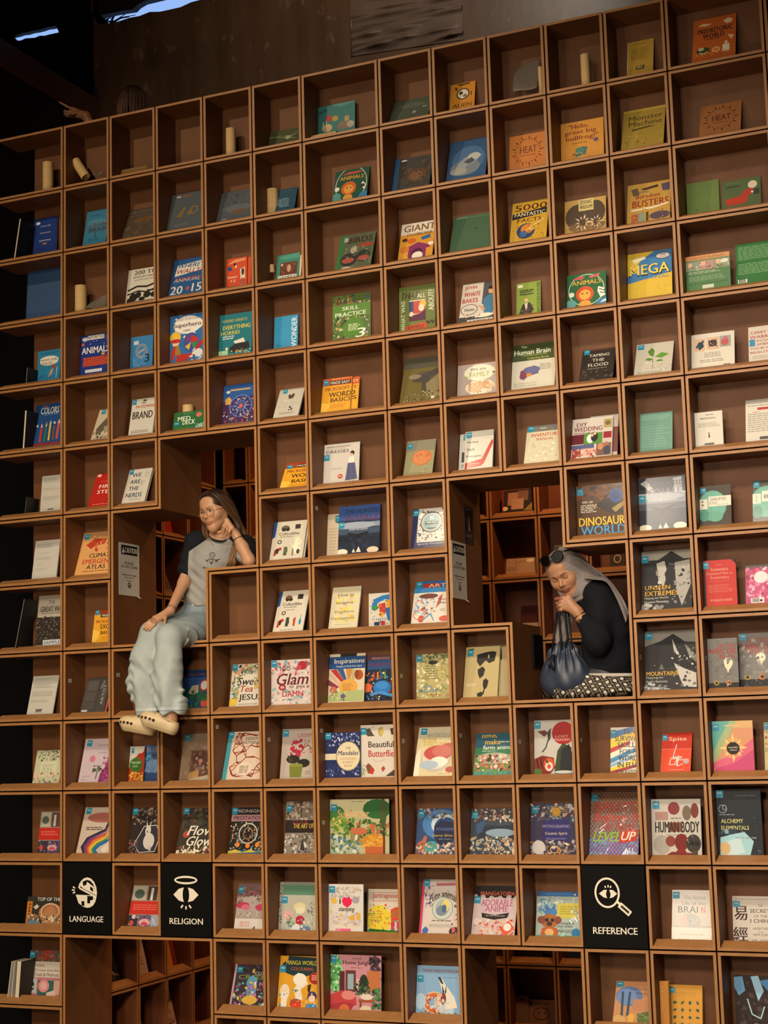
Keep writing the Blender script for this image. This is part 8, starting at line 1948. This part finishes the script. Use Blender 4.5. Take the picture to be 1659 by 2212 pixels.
fr_ = base(b.build('sunglasses_frame', M_LENS, None, True), sg)
wrist_ring(w2 + (e2 - w2) * .12, e2 - w2, .0325, .0022, M_GOLD, 'bracelet', lady, 'gold bangle nearer the hand')
wrist_ring(w2 + (e2 - w2) * .24, e2 - w2, .0345, .0026, M_GOLD, 'bracelet', lady, 'gold bangle nearer the sleeve')

# ---------------------------------------------------------------- bucket bag standing in front of her
bc = P(1219, 1470, .085)
bx, by = bc[0], 0.125
bag = thing('bucket_bag', 'navy drawstring bucket bag standing in front of the woman in the headscarf', 'bag', (bx, by, SEAT2))
bpy.context.view_layer.update()
S = Soft(0.004, 0.03)
S.ell((bx, by, SEAT2 + .085), (.138, .100, .088), None, 0.05)
S.ell((bx, by, SEAT2 + .15), (.112, .082, .085), None, 0.05)
S.cap((bx - .01, by, SEAT2 + .20), (bx - .005, by, SEAT2 + .235), .070, .058, 0.03)
S.cap((bx - .065, by, SEAT2 + .235), (bx + .050, by, SEAT2 + .24), .022, .022, 0.02)
S.cut((0, 0, SEAT2 + 0.002), (0, 0, -1))
def bag_warp(x, y, z):
    a = np.arctan2(y - by, x - bx)
    return 0.0055 * np.sin(a * 15) * np.clip((z - SEAT2 - .12) * 10, 0, 1) + 0.004 * np.sin(a * 5 + z * 20)
S.skin('bag_body', mat('navy_leather', '2b3444', 0.42, 0, 0.5), bag, None, bag_warp)
M_NAVY = mat('navy_strap', '14181f', 0.4)
b = MB()
n = 30
b.tube([(bx - .008 + .072 * math.cos(2 * math.pi * i / n), by + .055 * math.sin(2 * math.pi * i / n), SEAT2 + .222 + .004 * math.sin(i)) for i in range(n + 1)], .0045, 8, caps=False)
b.tube([(bx - .05, by - .062, SEAT2 + .222), (bx - .062, by - .085, SEAT2 + .20), (bx - .058, by - .092, SEAT2 + .16)], [.005, .006, .008], 8)
b.tube([(bx - .035, by - .066, SEAT2 + .222), (bx - .040, by - .090, SEAT2 + .19), (bx - .035, by - .098, SEAT2 + .145)], [.005, .006, .008], 8)
base(b.build('drawstring', M_NAVY, None, True), bag)
def strap(pts, w):
    b = MB()
    b.tube([Vector(p) for p in pts], w, 8)
    base(b.build('strap', M_NAVY, None, True), bag)
strap([P(1192, 1416, .10), P(1197, 1370, .09), P(1203, 1325, .07), P(1214, 1306, .045)], .006)
strap([P(1214, 1418, .08), P(1211, 1375, .07), P(1207, 1330, .06), P(1213, 1309, .04)], .0065)
strap([P(1216, 1418, .09), P(1226, 1378, .075), P(1221, 1335, .065), P(1217, 1312, .045)], .0065)
strap([P(1238, 1418, .10), P(1234, 1380, .085), P(1229, 1340, .075), P(1221, 1314, .05)], .005)

# ---------------------------------------------------------------- someone on the walkway above, pointing
walker = thing('person', 'person with dark brown hair half hidden above the shelf, pointing to the left', 'person', (0.08, 0.66, 4.45))
bpy.context.view_layer.update()
hx, hy = 0.080, 0.66
S = Soft(0.0045, 0.03)
S.ell((hx, hy, 5.955), (.078, .092, .115), None, 0.02)
S.cap((hx, hy + .01, 5.86), (hx, hy + .02, 5.76), .052, .058, 0.03)
S.cap((hx - .17, hy + .02, 5.70), (hx + .17, hy + .02, 5.70), .062, .062, 0.05)
S.chain([(hx, hy + .02, 5.66), (hx, hy + .02, 5.42), (hx, hy + .02, 5.27)], [.12, .10, .125], 0.05)
for q in (-1, 1):
    S.chain([(hx + q * .08, hy + .02, 5.25), (hx + q * .09, hy, 4.93), (hx + q * .09, hy + .02, 4.53)], [.085, .058, .040], 0.03)
    S.cap((hx + q * .09, hy + .02, 4.49), (hx + q * .10, hy - .12, 4.485), .035, .030, 0.02)
S.chain([(hx + .19, hy + .02, 5.69), (hx + .23, hy + .03, 5.45), (hx + .20, hy - .05, 5.25)], [.050, .040, .030], 0.02)
sh_ = np.array([hx - .19, hy + .02, 5.69])
wr_ = P(186, 251, .60)
S.chain([sh_, sh_ * .42 + wr_ * .58 + np.array([0, 0, -.035]), wr_], [.050, .040, .028], 0.02)
kp = [P(157, 236, .585), P(152, 242, .58), P(149, 248, .585)]
S.cap(wr_, kp[0], .026, .016, 0.015)
S.cap(wr_, kp[2], .026, .016, 0.015)
S.cap(kp[0], kp[2], .014, .013, 0.01)
fingers(S, [[kp[0], P(143, 229, .575), P(129, 221, .57)], [kp[1], P(140, 240, .565), P(143, 249, .58)], [kp[2], P(140, 247, .575), P(146, 253, .59)]], .0095, .0072)
fingers(S, [[P(166, 243, .57), P(158, 247, .56), P(150, 246, .56)]], .010, .008)
def wcol(V):
    return np.where((V[:, 2:3] < 5.72) & (V[:, 0:1] > -.12), rgb('24201e'), rgb('b07c58'))
S.skin('body', M_SKIN, walker, wcol)
S = Soft(0.004, 0.02)
S.ell((hx, hy, 5.965), (.092, .105, .122), None, 0.02)
S.ell((hx, hy + .04, 5.88), (.085, .075, .11), None, 0.03)
S.skin('hair', M_HAIR, walker, lambda V: np.tile(rgb('2c1a12'), (len(V), 1)), lambda x, y, z: 0.003 * np.sin(np.arctan2(y - hy, x - hx) * 26 + z * 30))
cen = Vector((hx, hy, 6.075))
gd = []
for k in range(9):
    a = math.pi * (0.95 + 1.1 * k / 8)
    gd.append(g(cen, (hx + .058 * math.cos(a), hy + .066 * math.sin(a), 6.05), (hx + .092 * math.cos(a), hy + .104 * math.sin(a), 5.985), (hx + .098 * math.cos(a), hy + .108 * math.sin(a), 5.90), (hx + .096 * math.cos(a), hy + .105 * math.sin(a), 5.82)))
strands('hair_locks', M_HAIR, gd, 90, 8, walker, .0065, .006, tuple(rgb('2c1a12')), tuple(rgb('6a452c')))
